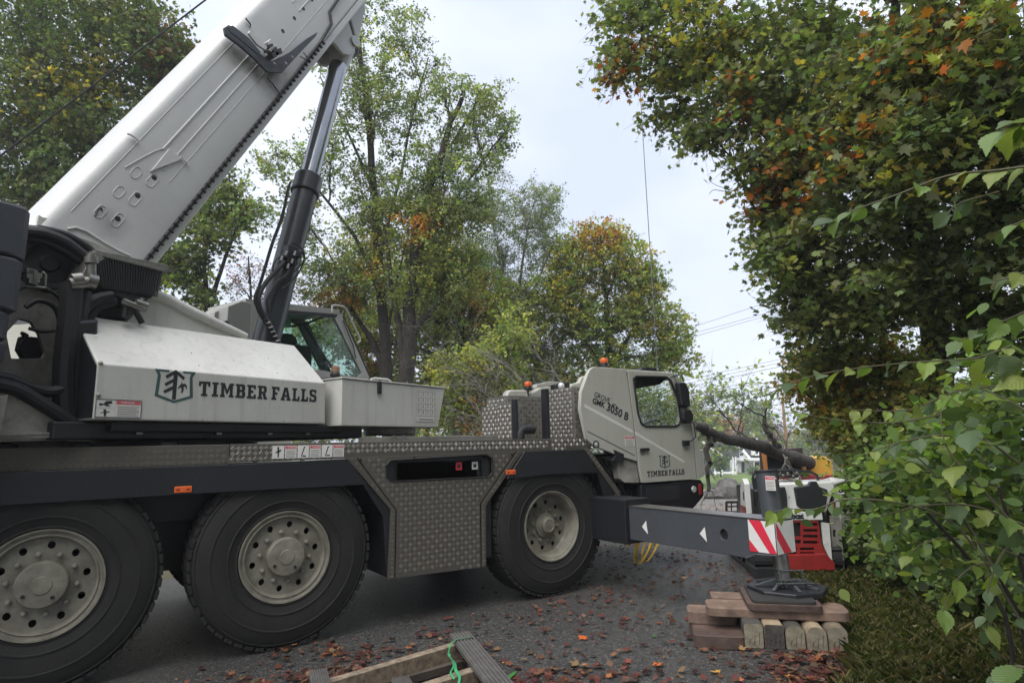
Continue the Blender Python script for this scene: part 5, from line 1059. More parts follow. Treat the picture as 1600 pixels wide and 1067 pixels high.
slab('wooden_mat', u0 + .06, u1 - .12, .50, .74, .203, .27, HARD, 'rear top mat behind the jack float, partly covered', 'mat', G1, rc=.05)
u0 = uvz(1170, 950, .3)[0]; u1 = uvz(1300, 965, .3)[0]
slab('wooden_mat', u0, u1, .10, .76, .275, .322, HARDD, 'square dark mat directly below the black pad', 'mat', G1, rc=.05)
slab('plastic_pad', u0 + .04, u1 - .04, .14, .73, .325, .345, PADM, 'thin black rubber pad between the square mat and the steel float', 'pad', rc=.04)
slab('base_board', .0, .80, -.03, .70, .003, .020, OAKD, 'thin dark board beneath the row of timber blocks', 'board', rc=.03)
tw = .765 / 5; specs = [(OAKD, 'mossy dark timber block at the left end of the row', .185, .02), (OAKL, 'split timber block with pale top and dark end, second from the left', .182, .02), (OAKD, 'middle timber block with a round dark top and chamfered end', .175, .05), (OAKL, 'pale yellow timber block with strongly rounded end, second from the right', .180, .06), (OAK, 'grey timber block at the right end of the row', .178, .045)]
for k, (m_, lb, hh, rd) in enumerate(specs):
    a, b = .005 + k * tw, (k + 1) * tw - .004; prof = [(a, .022)]
    prof = [(a + .008, .022), (b - .008, .022), (b, .03)] + [(b - rd + rd * math.cos(R(q_)), .022 + hh - rd + rd * math.sin(R(q_))) for q_ in (0, 30, 60, 90)] + [(a + rd + rd * math.cos(R(q_)), .022 + hh - rd + rd * math.sin(R(q_))) for q_ in (90, 120, 150, 180)] + [(a, .03)]
    v0_ = -.02 + [0, .005, .015, 0, .02][k]
    mb = MB().prism(prof, (FR0 + fg * v0_, fm, Z_, -fg), .72)
    base = FR0 + fm * (a + b) / 2 + fg * (v0_ + .36) + Z_ * .022; o = mb_world(mb, 'timber_block', m_, base, .006); tag(o, lb, 'timber', 'timber blocks in a row under the outrigger mats')
    MB().prism([(p[0] * .97 + .03 * (a + b) / 2, p[1] * .97 + .0035) for p in prof], (FR0 + fg * v0_, fm, Z_, -fg), .0, off=.0025).build('cut_end', ENDG if k != 1 else OAKD, o)
    mk = MB()
    for j in range(3): x_ = a + (b - a) * (.25 + .25 * j); mk.tube([FR0 + fm * x_ + fg * (v0_ - .003) + Z_ * .05, FR0 + fm * (x_ + .01) + fg * (v0_ - .003) + Z_ * (.09 + .03 * j)], .0018, 4)
    mk.build('end_crack', INK, o, kind='stuff')

# ================================================================== STRAPPED TIMBER FRAME (bottom of the picture)
PLK = mat('pine_plank', (.27, .21, .145), .8, col2=(.085, .065, .05), vscale=7, bump=.35, stretch=(3, 3, 3)); PLKD = mat('dark_plank', (.07, .055, .045), .8, var=.5, bump=.4)
RIB = mat('ribbed_rubber_mat', (.10, .095, .09), .6, var=.4, vscale=10, bump=.2)
STR = mat('green_strapping', (.05, .30, .13), .35, var=.2)
frm = thing('plank_cradle', tuple(hitZ(640, 1050, 0)), 'low frame of old planks with ribbed mats, tied with green plastic strap', 'frame')
def bar(p0, p1, w, h, ztop, name, m, par):
    a = hitZ(*p0, ztop); b = hitZ(*p1, ztop); d = nrm(b - a); n_ = np.array((-d[1], d[0], 0)); return MB().box((a + b) / 2 - Z_ * h / 2, (np.linalg.norm(b - a), w, h), ax=(d, n_, Z_)).build(name, m, par, bevel=.006), a, b, d, n_
bar((470, 1075), (716, 1003), .075, .12, .17, 'plank', PLK, frm); bar((612, 1085), (742, 1043), .08, .12, .17, 'plank', PLK, frm)
bar((470, 1100), (720, 1030), .06, .06, .07, 'plank', PLKD, frm)
def ribbed(p0, p1, w, zt, nr, par, hh=.035):
    o, a, b, d, n_ = bar(p0, p1, w, hh, zt, 'ribbed_strip', RIB, par)
    for k in range(nr):
        c = (a + b) / 2 + n_ * (w * ((k + .5) / nr - .5)); MB().box(c + Z_ * .004, (np.linalg.norm(b - a) - .004, w / nr * .5, .009), ax=(d, n_, Z_)).build('rib', RIB, o, bevel=.002, seg=1)
    return a, b, d, n_
ra = ribbed((718, 988), (800, 1090), .16, .21, 6, frm); ribbed((497, 1046), (506, 1085), .115, .21, 8, frm); ribbed((625, 1058), (640, 1085), .11, .205, 8, frm)
bar((740, 1012), (795, 1080), .10, .15, .172, 'plank', PLKD, frm)
def strap(L, z, w=.010):
    P_ = [hitZ(a, b, zz) for (a, b), zz in zip(L, z)]; Q = []
    for i in range(len(P_) - 1):
        p0, p1, p2, p3 = P_[max(i - 1, 0)], P_[i], P_[i + 1], P_[min(i + 2, len(P_) - 1)]
        for k in range(4): u = k / 4; Q.append(.5 * ((2 * p1) + (-p0 + p2) * u + (2 * p0 - 5 * p1 + 4 * p2 - p3) * u * u + (-p0 + 3 * p1 - 3 * p2 + p3) * u ** 3))
    Q.append(P_[-1]); m = MB(); n = len(Q); vs_ = []
    for i, q_ in enumerate(Q):
        d = nrm(Q[min(i + 1, n - 1)] - Q[max(i - 1, 0)]); s_ = nrm(np.cross(d, (math.sin(i * .35) * .8, .2, 1))); u_ = np.cross(d, s_) * .001; vs_ += [q_ - s_ * w - u_, q_ + s_ * w - u_, q_ + s_ * w + u_, q_ - s_ * w + u_]
    fs = [(4 * i + a, 4 * i + (a + 1) % 4, 4 * i + 4 + (a + 1) % 4, 4 * i + 4 + a) for i in range(n - 1) for a in range(4)]; m.add(vs_, fs); m.build('green_strap', STR, frm)
strap(((741, 1003), (736, 995), (720, 997), (710, 1000), (703, 1010), (702, 1024), (710, 1034), (712, 1046), (718, 1056), (716, 1070)), (.18, .225, .225, .225, .2, .15, .17, .18, .18, .18))
strap(((702, 1024), (706, 1030), (709, 1040), (704, 1050), (710, 1060)), (.15, .16, .18, .18, .18), .007)
# ================================================================== COMPACT TRACKED LOADER
LH = R(48); LF = np.array((math.cos(LH), math.sin(LH), 0)); LR = np.array((math.sin(LH), -math.cos(LH), 0)); LO = np.array((7.05, 4.42, 0.0))
ld = thing('tracked_loader', tuple(LO), 'small red, white and black stand-on tracked loader behind the outrigger', 'loader')
def lq(px, py, f_=0.0):         # picture point on the plane f_ metres in front of the loader's rear -> (r, z)
    p0 = LO + LF * f_; r = ray(px, py); k = np.dot(p0 - CAM, LF) / np.dot(r, LF); p = CAM + r * k - LO; return float(p.dot(LR)), float(p[2])
def LP(L, f_=0.0): return [lq(a, b, f_) for a, b in L]
def FRL(f_=0.0): return (LO + LF * f_, LR, Z_, -LF)
def lbox(r0, r1, f0, f1, z0, z1, name, m, par=None, bev=.01, mb=None):
    q_ = (mb or MB()).box(LO + LR * (r0 + r1) / 2 + LF * (f0 + f1) / 2 + Z_ * (z0 + z1) / 2, (abs(r1 - r0), abs(f1 - f0), abs(z1 - z0)), ax=(LR, LF, Z_)); return q_ if mb is not None else q_.build(name, m, par or ld, bevel=bev)
WHL = mat('loader_white', (.60, .60, .58), .35, var=.12, vscale=5, speck=.4); BKL = mat('loader_black', (.018, .02, .022), .4, var=.3)
for sgn in (-1, 1):                                  # tracks
    r0, r1 = (-.50, -.27) if sgn < 0 else (.27, .50); tr = MB(); prof = []
    for k in range(13): a = R(90 + 180 * k / 12); prof.append((.22 + .20 * math.cos(a), .215 + .21 * math.sin(a)))
    for k in range(13): a = R(-90 + 180 * k / 12); prof.append((1.50 + .17 * math.cos(a), .175 + .17 * math.sin(a)))
    fr = (LO + LR * r0, LF, Z_, -LR); inner = [(.22 + (x - .22) * .86 if x < .9 else 1.5 + (x - 1.5) * .84, .195 + (z - .195) * .80) for x, z in prof]
    tb = tr.prism(prof, fr, r1 - r0, [inner]).build('track', RUB, ld, bevel=.006)
    for k in range(30):
        u = k / 30 * 3.6
        if u < 1.28: p = (.22 + u, .012, 0)
        elif u < 1.8: a = R(-90 + (u - 1.28) / .52 * 180); p = (1.5 + .175 * math.cos(a), .175 + .175 * math.sin(a), a + math.pi / 2)
        elif u < 3.08: p = (1.5 - (u - 1.8), .35 + .075 * (u - 1.8) / 1.28, 0)
        else: a = R(90 + (u - 3.08) / .52 * 180); p = (.22 + .215 * math.cos(a), .215 + .215 * math.sin(a), a + math.pi / 2)
        d = LF * math.cos(p[2]) + Z_ * math.sin(p[2]); MB().box(LO + LR * (r0 + r1) / 2 + LF * p[0] + Z_ * p[1], (.045, r1 - r0 + .01, .03), ax=(d, LR, np.cross(d, LR))).build('track_lug', RUB, tb)
    for x, r_ in ((.24, .13), (.55, .085), (.85, .085), (1.15, .085), (1.48, .12)): MB().tube([LO + LR * (r0 + .02) + LF * x + Z_ * (.20 if x in (.24, 1.48) else .13), LO + LR * (r1 - .02) + LF * x + Z_ * (.20 if x in (.24, 1.48) else .13)], r_, 18).build('roller', BKL, ld, smooth=True)
lbox(-.26, .26, .1, 1.45, .18, .62, 'undercarriage', BKL); lbox(-.40, .40, .22, 1.25, .55, 1.02, 'engine_bay', BKL, bev=.03)
# rear: red grille with slots, red step, black tail, name band
gp = LP([(1228, 812), (1278, 812), (1284, 850), (1292, 866), (1226, 868)], -.02)
g0 = lq(1231, 812, -.02); 
slots = []
for y in (816.5, 826, 835, 844.5): slots.append(LP([(1255, y), (1277, y), (1278, y + 4.5), (1255, y + 4.5)], -.02))
for y in (855, 862): slots.append(LP([(1250, y), (1272, y), (1272, y + 4), (1250, y + 4)], -.02)); 
slots.append(LP([(1235, 816), (1251, 816), (1251, 838), (1235, 838)], -.02)); slots.append(LP([(1235, 843), (1251, 843), (1251, 849), (1235, 849)], -.02)); slots.append(LP([(1231, 855), (1245, 855), (1245, 859), (1231, 859)], -.02)); slots.append(LP([(1231, 862), (1245, 862), (1245, 866), (1231, 866)], -.02))
gr = MB().prism(gp, FRL(-.02), .03, slots).build('rear_grille', REDP, ld, bevel=.003); lbox(-.36, .36, .03, .25, .30, .86, 'radiator', BKL)
stp = LP([(1222, 868), (1292, 866), (1305, 880), (1305, 890), (1222, 891)], -.12); MB().prism(stp, FRL(-.12), .16).build('rear_step', REDP, ld, bevel=.008)
MB().prism(LP([(1180, 888), (1312, 888), (1316, 903), (1312, 909), (1182, 909)], -.10), FRL(-.08), .5).build('tail_guard', BKL, ld, bevel=.02)
MB().prism(LP([(1192, 740), (1205, 770), (1205, 812), (1226, 812), (1222, 890), (1192, 892), (1180, 840)], .06), FRL(.06), .2).build('side_cover', BKL, ld, bevel=.02)
nb = LP([(1222, 800), (1284, 799), (1286, 812), (1222, 812.5)], -.03); MB().prism(nb, FRL(-.03), .04).build('name_band', WHL, ld, bevel=.004)
a = lq(1226, 810, -.03); b = lq(1259, 810, -.03); t_ = font_text('Bobcat', FRL(-.03), a[0], a[1], .062, off=.003, sx=.86, bold=.006); t_.build('lettering', INK, ld)
# hood: white centre strip, black covers either side
MB().prism(LP([(1210, 760), (1215, 756), (1300, 752), (1305, 760), (1292, 800), (1218, 801)], .02), FRL(.02), .5).build('engine_cover', WHL, ld, bevel=.02)
MB().prism(LP([(1212, 762), (1227, 760), (1230, 775), (1231, 800), (1216, 800)], -.02), FRL(-.02), .05).build('black_cover', BKL, ld, bevel=.015, seg=3)
MB().prism(LP([(1241, 761), (1262, 758), (1266, 752), (1277, 752), (1280, 760), (1294, 765), (1291, 790), (1284, 801), (1258, 800), (1246, 790)], -.02), FRL(-.02), .06).build('black_cover', BKL, ld, bevel=.018, seg=3)
q = lq(1234, 777, -.0); MB().lathe([(.008, 0), (0, .003)], LO + LR * q[0] + LF * .018 + Z_ * q[1], -LF, 10).build('cover_bolt', INK, ld)
# control top, levers, guard rail
MB().prism(LP([(1212, 756), (1306, 752), (1320, 748), (1322, 751), (1300, 758), (1212, 760)], .05), FRL(.05), .45).build('control_deck', WHL, ld, bevel=.01)
m = MB(); P3 = lambda px, py, f_: (lambda q_: LO + LR * q_[0] + LF * f_ + Z_ * q_[1])(lq(px, py, f_))
m.tube([P3(1180, 768, .30), P3(1176, 748, .30), P3(1178, 739, .30), P3(1186, 736, .30), P3(1240, 734, .30), P3(1266, 737, .30), P3(1276, 742, .30), P3(1280, 756, .30)], .017, 10); m.build('guard_rail', BKL, ld, smooth=True)
m = MB(); m.tube([P3(1184, 766, .30), P3(1180, 748, .30), P3(1184, 741, .30), P3(1196, 744, .30), P3(1204, 760, .30)], .014, 8); m.build('guard_rail', BKL, ld, smooth=True)
for px, py, w in ((1215, 748, .05), (1224, 745, .03), (1232, 744, .05), (1240, 746, .03), (1246, 741, .03), (1250, 748, .04)):
    q = P3(px, py, .35); MB().tube([q - Z_ * .09, q, q + Z_ * w * .6], .012, 8).build('control_lever', BKL, ld); MB().ball(q + Z_ * w * .6, .018 + w * .15).build('lever_knob', BKL if px % 2 else STL, ld, smooth=True)
m = MB(); m.tube([P3(1214, 752, .3), P3(1222, 750, .3), P3(1232, 751, .3), P3(1252, 750, .3)], .015, 8); m.tube([P3(1232, 748, .28), P3(1240, 750, .28), P3(1248, 748, .28)], .02, 8); m.build('hand_bar', STL, ld, smooth=True)
# loader arms
for sgn, f0 in ((-1, .2), (1, .2)):
    x = -.53 if sgn < 0 else .50; fr = (LO + LR * x, LF, Z_, -LR)
    ar = [(0.13, .50), (.10, 1.10), (.20, 1.16), (.36, 1.04), (.48, .66), (.50, .30), (.42, .28), (.36, .52)]
    ao = MB().prism(ar, fr, .07).build('loader_arm', WHL, ld, bevel=.012); MB().prism([(.135, .56), (.118, .82), (.42, .82), (.38, .55)], fr, .0, off=.003).build('red_stripe', REDP, ao)
    fr2 = (LO + LR * x, LF, Z_, -LR); MB().prism([(.16, .90), (.155, 1.0), (.20, 1.0), (.22, .90)], fr2, 0, off=.004).build('black_slot', INK, ao)
MB().prism(LP([(1283, 815), (1296, 818), (1301, 880), (1293, 866), (1286, 850)], .0), FRL(.0), .06).build('white_post', WHL, ld, bevel=.01)
hr_ = LP([(1302, 828), (1306, 828), (1306, 840), (1302, 838)], .05)
MB().prism(LP([(1297, 806), (1312, 806), (1320, 880), (1319, 894), (1302, 888)], .05), FRL(.05), .05, [hr_]).build('side_plate', WD, ld, bevel=.006)
MB().prism(LP([(1290, 783), (1306, 783), (1306, 797), (1290, 797)], .1), FRL(.1), .05).build('rear_lamp', REDP, ld, bevel=.01)
# bucket grille / root grate standing left of the loader
GRT = mat('rusty_steel', (.05, .035, .03), .7, var=.4)
gt = thing('steel_grate', tuple(hitZ(1155, 806, -.1)), 'rusty square mesh grate standing on the drive left of the loader', 'grate')
def gp_(px, py): return dp(px, py, 10.2)
for a, b in (((1135, 784), (1178, 784)), ((1135, 808), (1135, 784)), ((1172, 784), (1172, 812))): MB().tube([gp_(*a), gp_(*b)], .022, 4).build('frame_bar', GRT, gt)
for x in (1143, 1152, 1162): MB().tube([gp_(x, 785), gp_(x, 812)], .011, 4).build('mesh_bar', GRT, gt)
for y in (791, 799): MB().tube([gp_(1136, y), gp_(1174, y)], .011, 4).build('mesh_bar', GRT, gt)

# ================================================================== CHIPPER, LOG, BRUSH
BRN = mat('rust_brown_steel', (.05, .03, .024), .7, col2=(.025, .017, .015), vscale=3); YLW = mat('yellow_paint', (.62, .36, .04), .45, var=.25, vscale=3); ORB = mat('orange_frame_paint', (.55, .22, .06), .5, var=.3)
cd = 15.5; chp = thing('wood_chipper', tuple(dp(1240, 760, cd)), 'yellow wood chipper with dark open feed chute behind the loader', 'chipper')
def cpq(px, py, d=cd): return dp(px, py, d)
FW = nrm((fwd[0], fwd[1], 0)); RT = np.array((FW[1], -FW[0], 0))
def FRC(d): return (CAM + FW * d, RT, Z_, -FW)
def cq(px, py, d): r = ray(px, py); k = d / r.dot(FW); p = r * k; return float(p.dot(RT)), float(p[2] + CAM[2])
def CP(L, d): return [(lambda q_: (q_[0], q_[1] - 0.0))(cq(a, b, d)) for a, b in L]
def FRD(d): return (np.array((0, 0, 0.)) + FW * d, RT, Z_, -FW)
inner = CP([(1200, 712), (1248, 706), (1252, 742), (1202, 742)], cd)
MB().prism(CP([(1194, 704), (1254, 699), (1258, 746), (1197, 746)], cd), FRD(cd), .35, [inner]).build('feed_chute', BRN, chp, bevel=.02)
MB().prism(inner, FRD(cd + .33), .05).build('chute_back', INK, chp)
MB().prism(CP([(1191, 704), (1197, 704), (1201, 742), (1197, 742)], cd - .02), FRD(cd - .02), .1).build('chute_edge', ORB, chp, bevel=.01); MB().prism(CP([(1250, 712), (1257, 712), (1262, 746), (1256, 746)], cd - .02), FRD(cd - .02), .1).build('chute_edge', ORB, chp, bevel=.01)
for a in ((1194, 706), (1208, 705)): q = cpq(a[0], a[1], cd - .1); MB().ball(q, .05).build('tail_lamp', REDS, chp, smooth=True)
MB().prism(CP([(1262, 716), (1290, 712), (1302, 722), (1303, 744), (1262, 746)], cd + .3), FRD(cd + .3), 1.8).build('engine_housing', YLW, chp, bevel=.06, seg=3)
MB().prism(CP([(1252, 742), (1316, 742), (1316, 752), (1252, 754)], cd), FRD(cd), 1.8).build('chassis_rail', REDP, chp, bevel=.02)
for px in (1268, 1300): q = dp(px, 757, cd + .1); MB().tube([q, q + FW * .25], .24, 24).build('chipper_wheel', RUB, chp, smooth=True)
BARK = mat('bark', (.062, .053, .042), .9, col2=(.020, .017, .014), vscale=14, bump=1.0, bscale=22, stretch=(1, 1, .35)); TWIG = mat('grey_twigs', (.17, .155, .135), .8, var=.4, vscale=5)
BARKL = mat('pale_bark', (.22, .205, .18), .8, col2=(.08, .07, .06), vscale=6, bump=.5)
log = thing('felled_log', tuple(dp(1105, 772, 12.6)), 'long mossy tree trunk with forked limbs, fed into the chipper chute', 'log')
def wobble(P_, amp, k=3, seed=0):
    rg = np.random.default_rng(seed); Q = []
    for i in range(len(P_) - 1):
        for j in range(k): Q.append(P_[i] + (P_[i + 1] - P_[i]) * j / k + rg.normal(size=3) * amp)
    return Q + [P_[-1]]
def rads(a, b, n): return [a + (b - a) * i / (n - 1) for i in range(n)]
Q = wobble([dp(a, b, d) for a, b, d in ((1266, 724, 15.4), (1230, 712, 14.9), (1180, 695, 14.2), (1140, 688, 13.6), (1110, 675, 13.0), (1085, 664, 12.7))], .035, 4, 1); MB().tube(Q, rads(.175, .085, len(Q)), 12).build('trunk', BARK, log, smooth=True)
Q = wobble([dp(a, b, d) for a, b, d in ((1148, 688, 13.7), (1128, 682, 13.3), (1112, 688, 13.0), (1103, 702, 12.8), (1110, 735, 12.7), (1106, 768, 12.65))], .035, 4, 2); MB().tube(Q, rads(.09, .035, len(Q)), 8).build('limb', BARK, log, smooth=True)
def spray(start, end, r0, n, seed, par, m_, spread=.6, name='branch', lv=2):
    rg = np.random.default_rng(seed); L = np.linalg.norm(end - start); Q = wobble([start, (start + end) / 2 + rg.normal(size=3) * L * .10, end], L * .02, 4, seed); mb = MB(); mb.tube(Q, rads(r0, r0 * .25, len(Q)), 5)
    def rec(p, d, l, r_, k):
        q_ = [p]; dd = d
        for _ in range(4): dd = nrm(dd + rg.normal(size=3) * .22); q_.append(q_[-1] + dd * l / 4)
        mb.tube(q_, rads(r_, r_ * .3, 5), 3, cap=False)
        if k > 0:
            for _ in range(3): i_ = rg.integers(1, 5); rec(q_[i_], nrm(dd + rg.normal(size=3) * .7), l * .6, r_ * .5, k - 1)
    for _ in range(n): i_ = rg.integers(2, len(Q) - 1); rec(Q[i_], nrm((end - start) / L + rg.normal(size=3) * spread), L * rg.uniform(.25, .5), r0 * .4, lv)
    return mb.build(name, m_, par)
D14 = 14.3
Q = wobble([dp(a, b, D14) for a, b in ((1218, 700), (1208, 688), (1198, 675), (1195, 660), (1194, 650))], .015, 3, 4); MB().tube(Q, rads(.075, .04, len(Q)), 7).build('limb', BARK, log, smooth=True)
for k, (a, b) in enumerate((((1194, 650), (1130, 610)), ((1194, 652), (1206, 628)), ((1196, 664), (1222, 690)), ((1185, 692), (1120, 640)), ((1150, 685), (1158, 590)), ((1160, 688), (1100, 610)), ((1225, 705), (1260, 640)), ((1230, 712), (1215, 745)), ((1225, 710), (1245, 742)), ((1120, 680), (1085, 640)), ((1205, 690), (1180, 655)))):
    spray(dp(*a, D14 - .2), dp(*b, D14 - .3 - .3 * (k % 3)), .022, 6, 40 + k, log, BARK if k < 4 else TWIG, .5, 'twigs', 1)
for k, (a, b) in enumerate((((1108, 760), (1120, 800)), ((1106, 730), (1126, 758)), ((1106, 770), (1095, 800)))): spray(dp(*a, 12.6), dp(*b, 12.2), .012, 4, 70 + k, log, BARK, .5, 'twigs', 1)
br = thing('brush_heap', tuple(dp(850, 690, 11.0)), 'heap of bare grey branches behind the crane carrier', 'branches')
for k, (a, b, d) in enumerate((((895, 690), (690, 560), 11.5), ((880, 680), (740, 540), 12), ((800, 680), (700, 640), 11.2), ((880, 640), (820, 540), 11.5), ((860, 690), (700, 680), 11.6), ((820, 690), (760, 560), 12.4), ((780, 690), (690, 590), 12), ((900, 640), (840, 590), 11), ((870, 680), (790, 600), 11.9), ((840, 680), (710, 575), 12.6))):
    spray(dp(a[0], a[1], d), dp(b[0], b[1], d + .5), .022, 9, 100 + k, br, TWIG, .45, 'branch', 2)
BLD = mat('boulder_rock', (.17, .16, .15), .85, col2=(.08, .075, .07), vscale=3, bump=.5)
for k, (px, w, h, lb) in enumerate(((1114, .9, .55, 'dark jagged boulder at the left end of the row'), (1124, 1.1, .6, 'low boulder between the jagged and rounded ones'), (1138, 1.3, 1.0, 'large rounded boulder, the tallest in the row'), (1150, .8, .6, 'grey boulder right of the tallest one'), (1157, .6, .4, 'smallest boulder at the right end of the row'))):
    p = dp(px, 763, 31); z = gzf(p[0], p[1]); rg = np.random.default_rng(k); mb = MB().ball((p[0], p[1], z + h * .3), 1.0, (w * .55, w * .5, h * .7), 12); mb.v = [tuple(np.array(v) + rg.normal(size=3) * .05) for v in mb.v]; base = np.array((p[0], p[1], z)); tag(mb_world(mb, 'boulder', BLD, base, 0, True), lb, 'boulder', 'boulders beside the street')

# ================================================================== HOUSES
SID = mat('pale_siding', (.55, .53, .45), .6, var=.08); SIDW = mat('white_siding', (.66, .67, .68), .6, var=.05); TRM = mat('white_trim', (.75, .75, .74), .5); ROF = mat('slate_roof', (.085, .09, .10), .85, col2=(.05, .053, .06), vscale=2, bump=.4); GLD = mat('dark_window', (.03, .035, .04), .08); DRG = mat('grey_wall', (.16, .18, .20), .7); STO = mat('porch_stone', (.3, .29, .27), .8, var=.3)
def house(name, label, d, wallpoly, depth, m_, extra=()):
    o0 = dp(wallpoly[0][0], wallpoly[0][1], d)
    h = thing(name, (float(o0[0]), float(o0[1]), gzf(o0[0], o0[1])), label, 'house')
    w = CP(wallpoly, d); zb = gzf(o0[0], o0[1]) - .3; w = [(a, max(b, zb)) if b > zb else (a, zb) for a, b in w]
    MB().prism(w, FRD(d), depth).build('wall', m_, h); return h
def rpart(h, poly, d, depth, name, m_, dy=0.0, bev=0): return MB().prism(CP(poly, d), FRD(d + dy), depth).build(name, m_, h, bevel=bev)
def windowp(h, x0, y0, x1, y1, d, cols=2):
    f_ = rpart(h, [(x0 - .6, y0 - .6), (x1 + .6, y0 - .6), (x1 + .6, y1 + .8), (x0 - .6, y1 + .8)], d, .12, 'window', TRM, -.10); rpart(f_, [(x0, y0), (x1, y0), (x1, y1), (x0, y1)], d, .02, 'pane', GLD, -.13) if False else MB().prism(CP([(x0, y0), (x1, y0), (x1, y1), (x0, y1)], d), FRD(d - .125), .02).build('pane', GLD, f_); return f_
HD1 = 96
h = house('house', 'white house with steep front gable and dormer across the street', HD1, [(1152, 745), (1152, 716), (1154, 697), (1170, 716), (1198, 716), (1198, 745)], 9, SIDW)
rpart(h, [(1151, 697), (1155, 694.5), (1172, 716), (1170, 718)], HD1, .5, 'gable_trim', TRM, -.5)
rpart(h, [(1134, 697), (1154, 696), (1154, 718), (1140, 718)], HD1, 1, 'roof', ROF, -.3); rpart(h, [(1160, 698), (1186, 697), (1200, 699), (1200, 717), (1172, 717)], HD1 + .5, 1, 'roof', ROF, -.1)
dm = rpart(h, [(1175, 711), (1175, 702), (1179.5, 698.5), (1186, 703), (1186, 711)], HD1, 2, 'dormer', TRM, -.6); MB().prism(CP([(1178, 703), (1182, 703), (1182, 709), (1178, 709)], HD1), FRD(HD1 - .63), .02).build('pane', GLD, dm)
for a in ((1158, 721, 1163, 738), (1177, 722, 1186, 734), (1190, 722, 1196, 734)): windowp(h, *a, HD1)
for px in (1172, 1187, 1197): rpart(h, [(px - .7, 718), (px + .7, 718), (px + .7, 742), (px - .7, 742)], HD1, .3, 'porch_post', TRM, -1.6)
rpart(h, [(1150, 715), (1200, 715), (1200, 719), (1150, 719)], HD1, 1.5, 'porch_roof', TRM, -1.8)
h = house('house', 'grey roofed bungalow with white columned porch, left of the steep gabled house', HD1 - 6, [(1085, 748), (1085, 712), (1141, 712), (1141, 748)], 9, DRG)
rpart(h, [(1085, 694), (1127, 692), (1142, 716), (1085, 716)], HD1 - 6, 1.5, 'roof', ROF, -.4); rpart(h, [(1088, 690), (1094, 688), (1122, 711), (1120, 714)], HD1 - 6, .4, 'gable_trim', TRM, -2.2)
rpart(h, [(1085, 700), (1096, 695), (1118, 712), (1085, 714)], HD1 - 6, 1.2, 'porch_gable', DRG, -2.0)
for px in (1110, 1120, 1137, 1141): rpart(h, [(px - .8, 713), (px + .8, 713), (px + 1, 744), (px - 1, 744)], HD1 - 6, .3, 'porch_post', TRM, -2.3)
rpart(h, [(1108, 736), (1142, 736), (1142, 739), (1108, 739)], HD1 - 6, .3, 'porch_rail', TRM, -2.2); windowp(h, 1124, 719, 1132, 731, HD1 - 6)
# clapboard house behind the crane, on the left
HL = 21.0; a0 = dp(-160, 720, HL)
h = thing('house', (float(a0[0]), float(a0[1]), gzf(a0[0], a0[1])), 'cream clapboard house with white trim seen behind the crane, left', 'house'); zb = h.location[2] - .2
wl = CP([(-160, 720), (-160, 520), (60, 505), (300, 497), (313, 474), (343, 520), (343, 720)], HL); wl[0] = (wl[0][0], zb); wl[-1] = (wl[-1][0], zb)
MB().prism(wl, FRD(HL), 7).build('wall', SID, h)
z0 = zb + .3; k = 0
while z0 < 4.9:
    MB().add([FRD(HL)[0] + RT * u + Z_ * zz - FW * o_ for u, zz, o_ in ((wl[0][0], z0, .028), (wl[-1][0] - .02, z0, .028), (wl[-1][0] - .02, z0 + .13, .006), (wl[0][0], z0 + .13, .006), (wl[0][0], z0, .001), (wl[-1][0] - .02, z0, .001))], [(0, 1, 2, 3), (4, 5, 1, 0)]).build('clapboard', SID, h); z0 += .13
rpart(h, [(296, 500), (313, 470), (318, 474), (345, 515), (341, 519), (313, 480), (299, 503)], HL, .5, 'gable_trim', TRM, -.3); rpart(h, [(302, 500), (313, 487), (335, 517), (302, 517)], HL, .06, 'gable_siding', ROF, -.05)
rpart(h, [(-170, 525), (-170, 440), (180, 440), (306, 480), (300, 504)], HL + 2, .3, 'roof', ROF, 0)
for a in ((50, 697, 108, 720), (163, 694, 230, 716), (-40, 697, 10, 720), (20, 690, 25, 716)): windowp(h, *a, HL)
rpart(h, [(338, 516), (346, 516), (346, 720), (338, 720)], HL, .2, 'corner_board', TRM, -.12)
rpart(h, [(290, 495), (345, 478), (348, 482), (348, 500), (290, 510)], HL - .5, .1, 'eave', ROF, 0) if False else None

# ================================================================== WIRES
def wire(a, b, d0, d1, r_, label, group=None, sag=.004, name='power_line', cat='cable'):
    A, B = dp(*a, d0), dp(*b, d1); L = np.linalg.norm(B - A); P_ = [A + (B - A) * k / 16 - Z_ * 4 * sag * L * (k / 16) * (1 - k / 16) for k in range(17)]
    mb = MB().tube(P_, r_, 5); o = mb_world(mb, name, RUB, P_[0], 0, False); tag(o, label, cat, group)
wire((-120, 335), (420, -75), 7.5, 10, .0135, 'thick black cable crossing the top left corner in front of the maple', sag=.0005, name='utility_cable')
GW = 'power lines across the sky right of the crane cab'
for k, (a, b) in enumerate((((1060, 518), (1230, 462)), ((1060, 527), (1230, 480)), ((1060, 532.5), (1230, 484)), ((1050, 598), (1260, 552)), ((1050, 604), (1260, 557)), ((1050, 610), (1260, 563)), ((1050, 625), (1260, 585)), ((1050, 633), (1260, 596)), ((1050, 643), (1260, 607)))):
    ex = lambda p, q_, t: (p[0] + (q_[0] - p[0]) * t, p[1] + (q_[1] - p[1]) * t)
    wire(ex(a, b, -1.2), ex(a, b, 1.6), 60, 52, .022 if k > 5 else .016, ['highest', 'second highest', 'third highest', 'fourth', 'fifth', 'sixth', 'seventh', 'eighth', 'lowest'][k] + ' of the nine dark power lines right of the cab', GW, .0008)
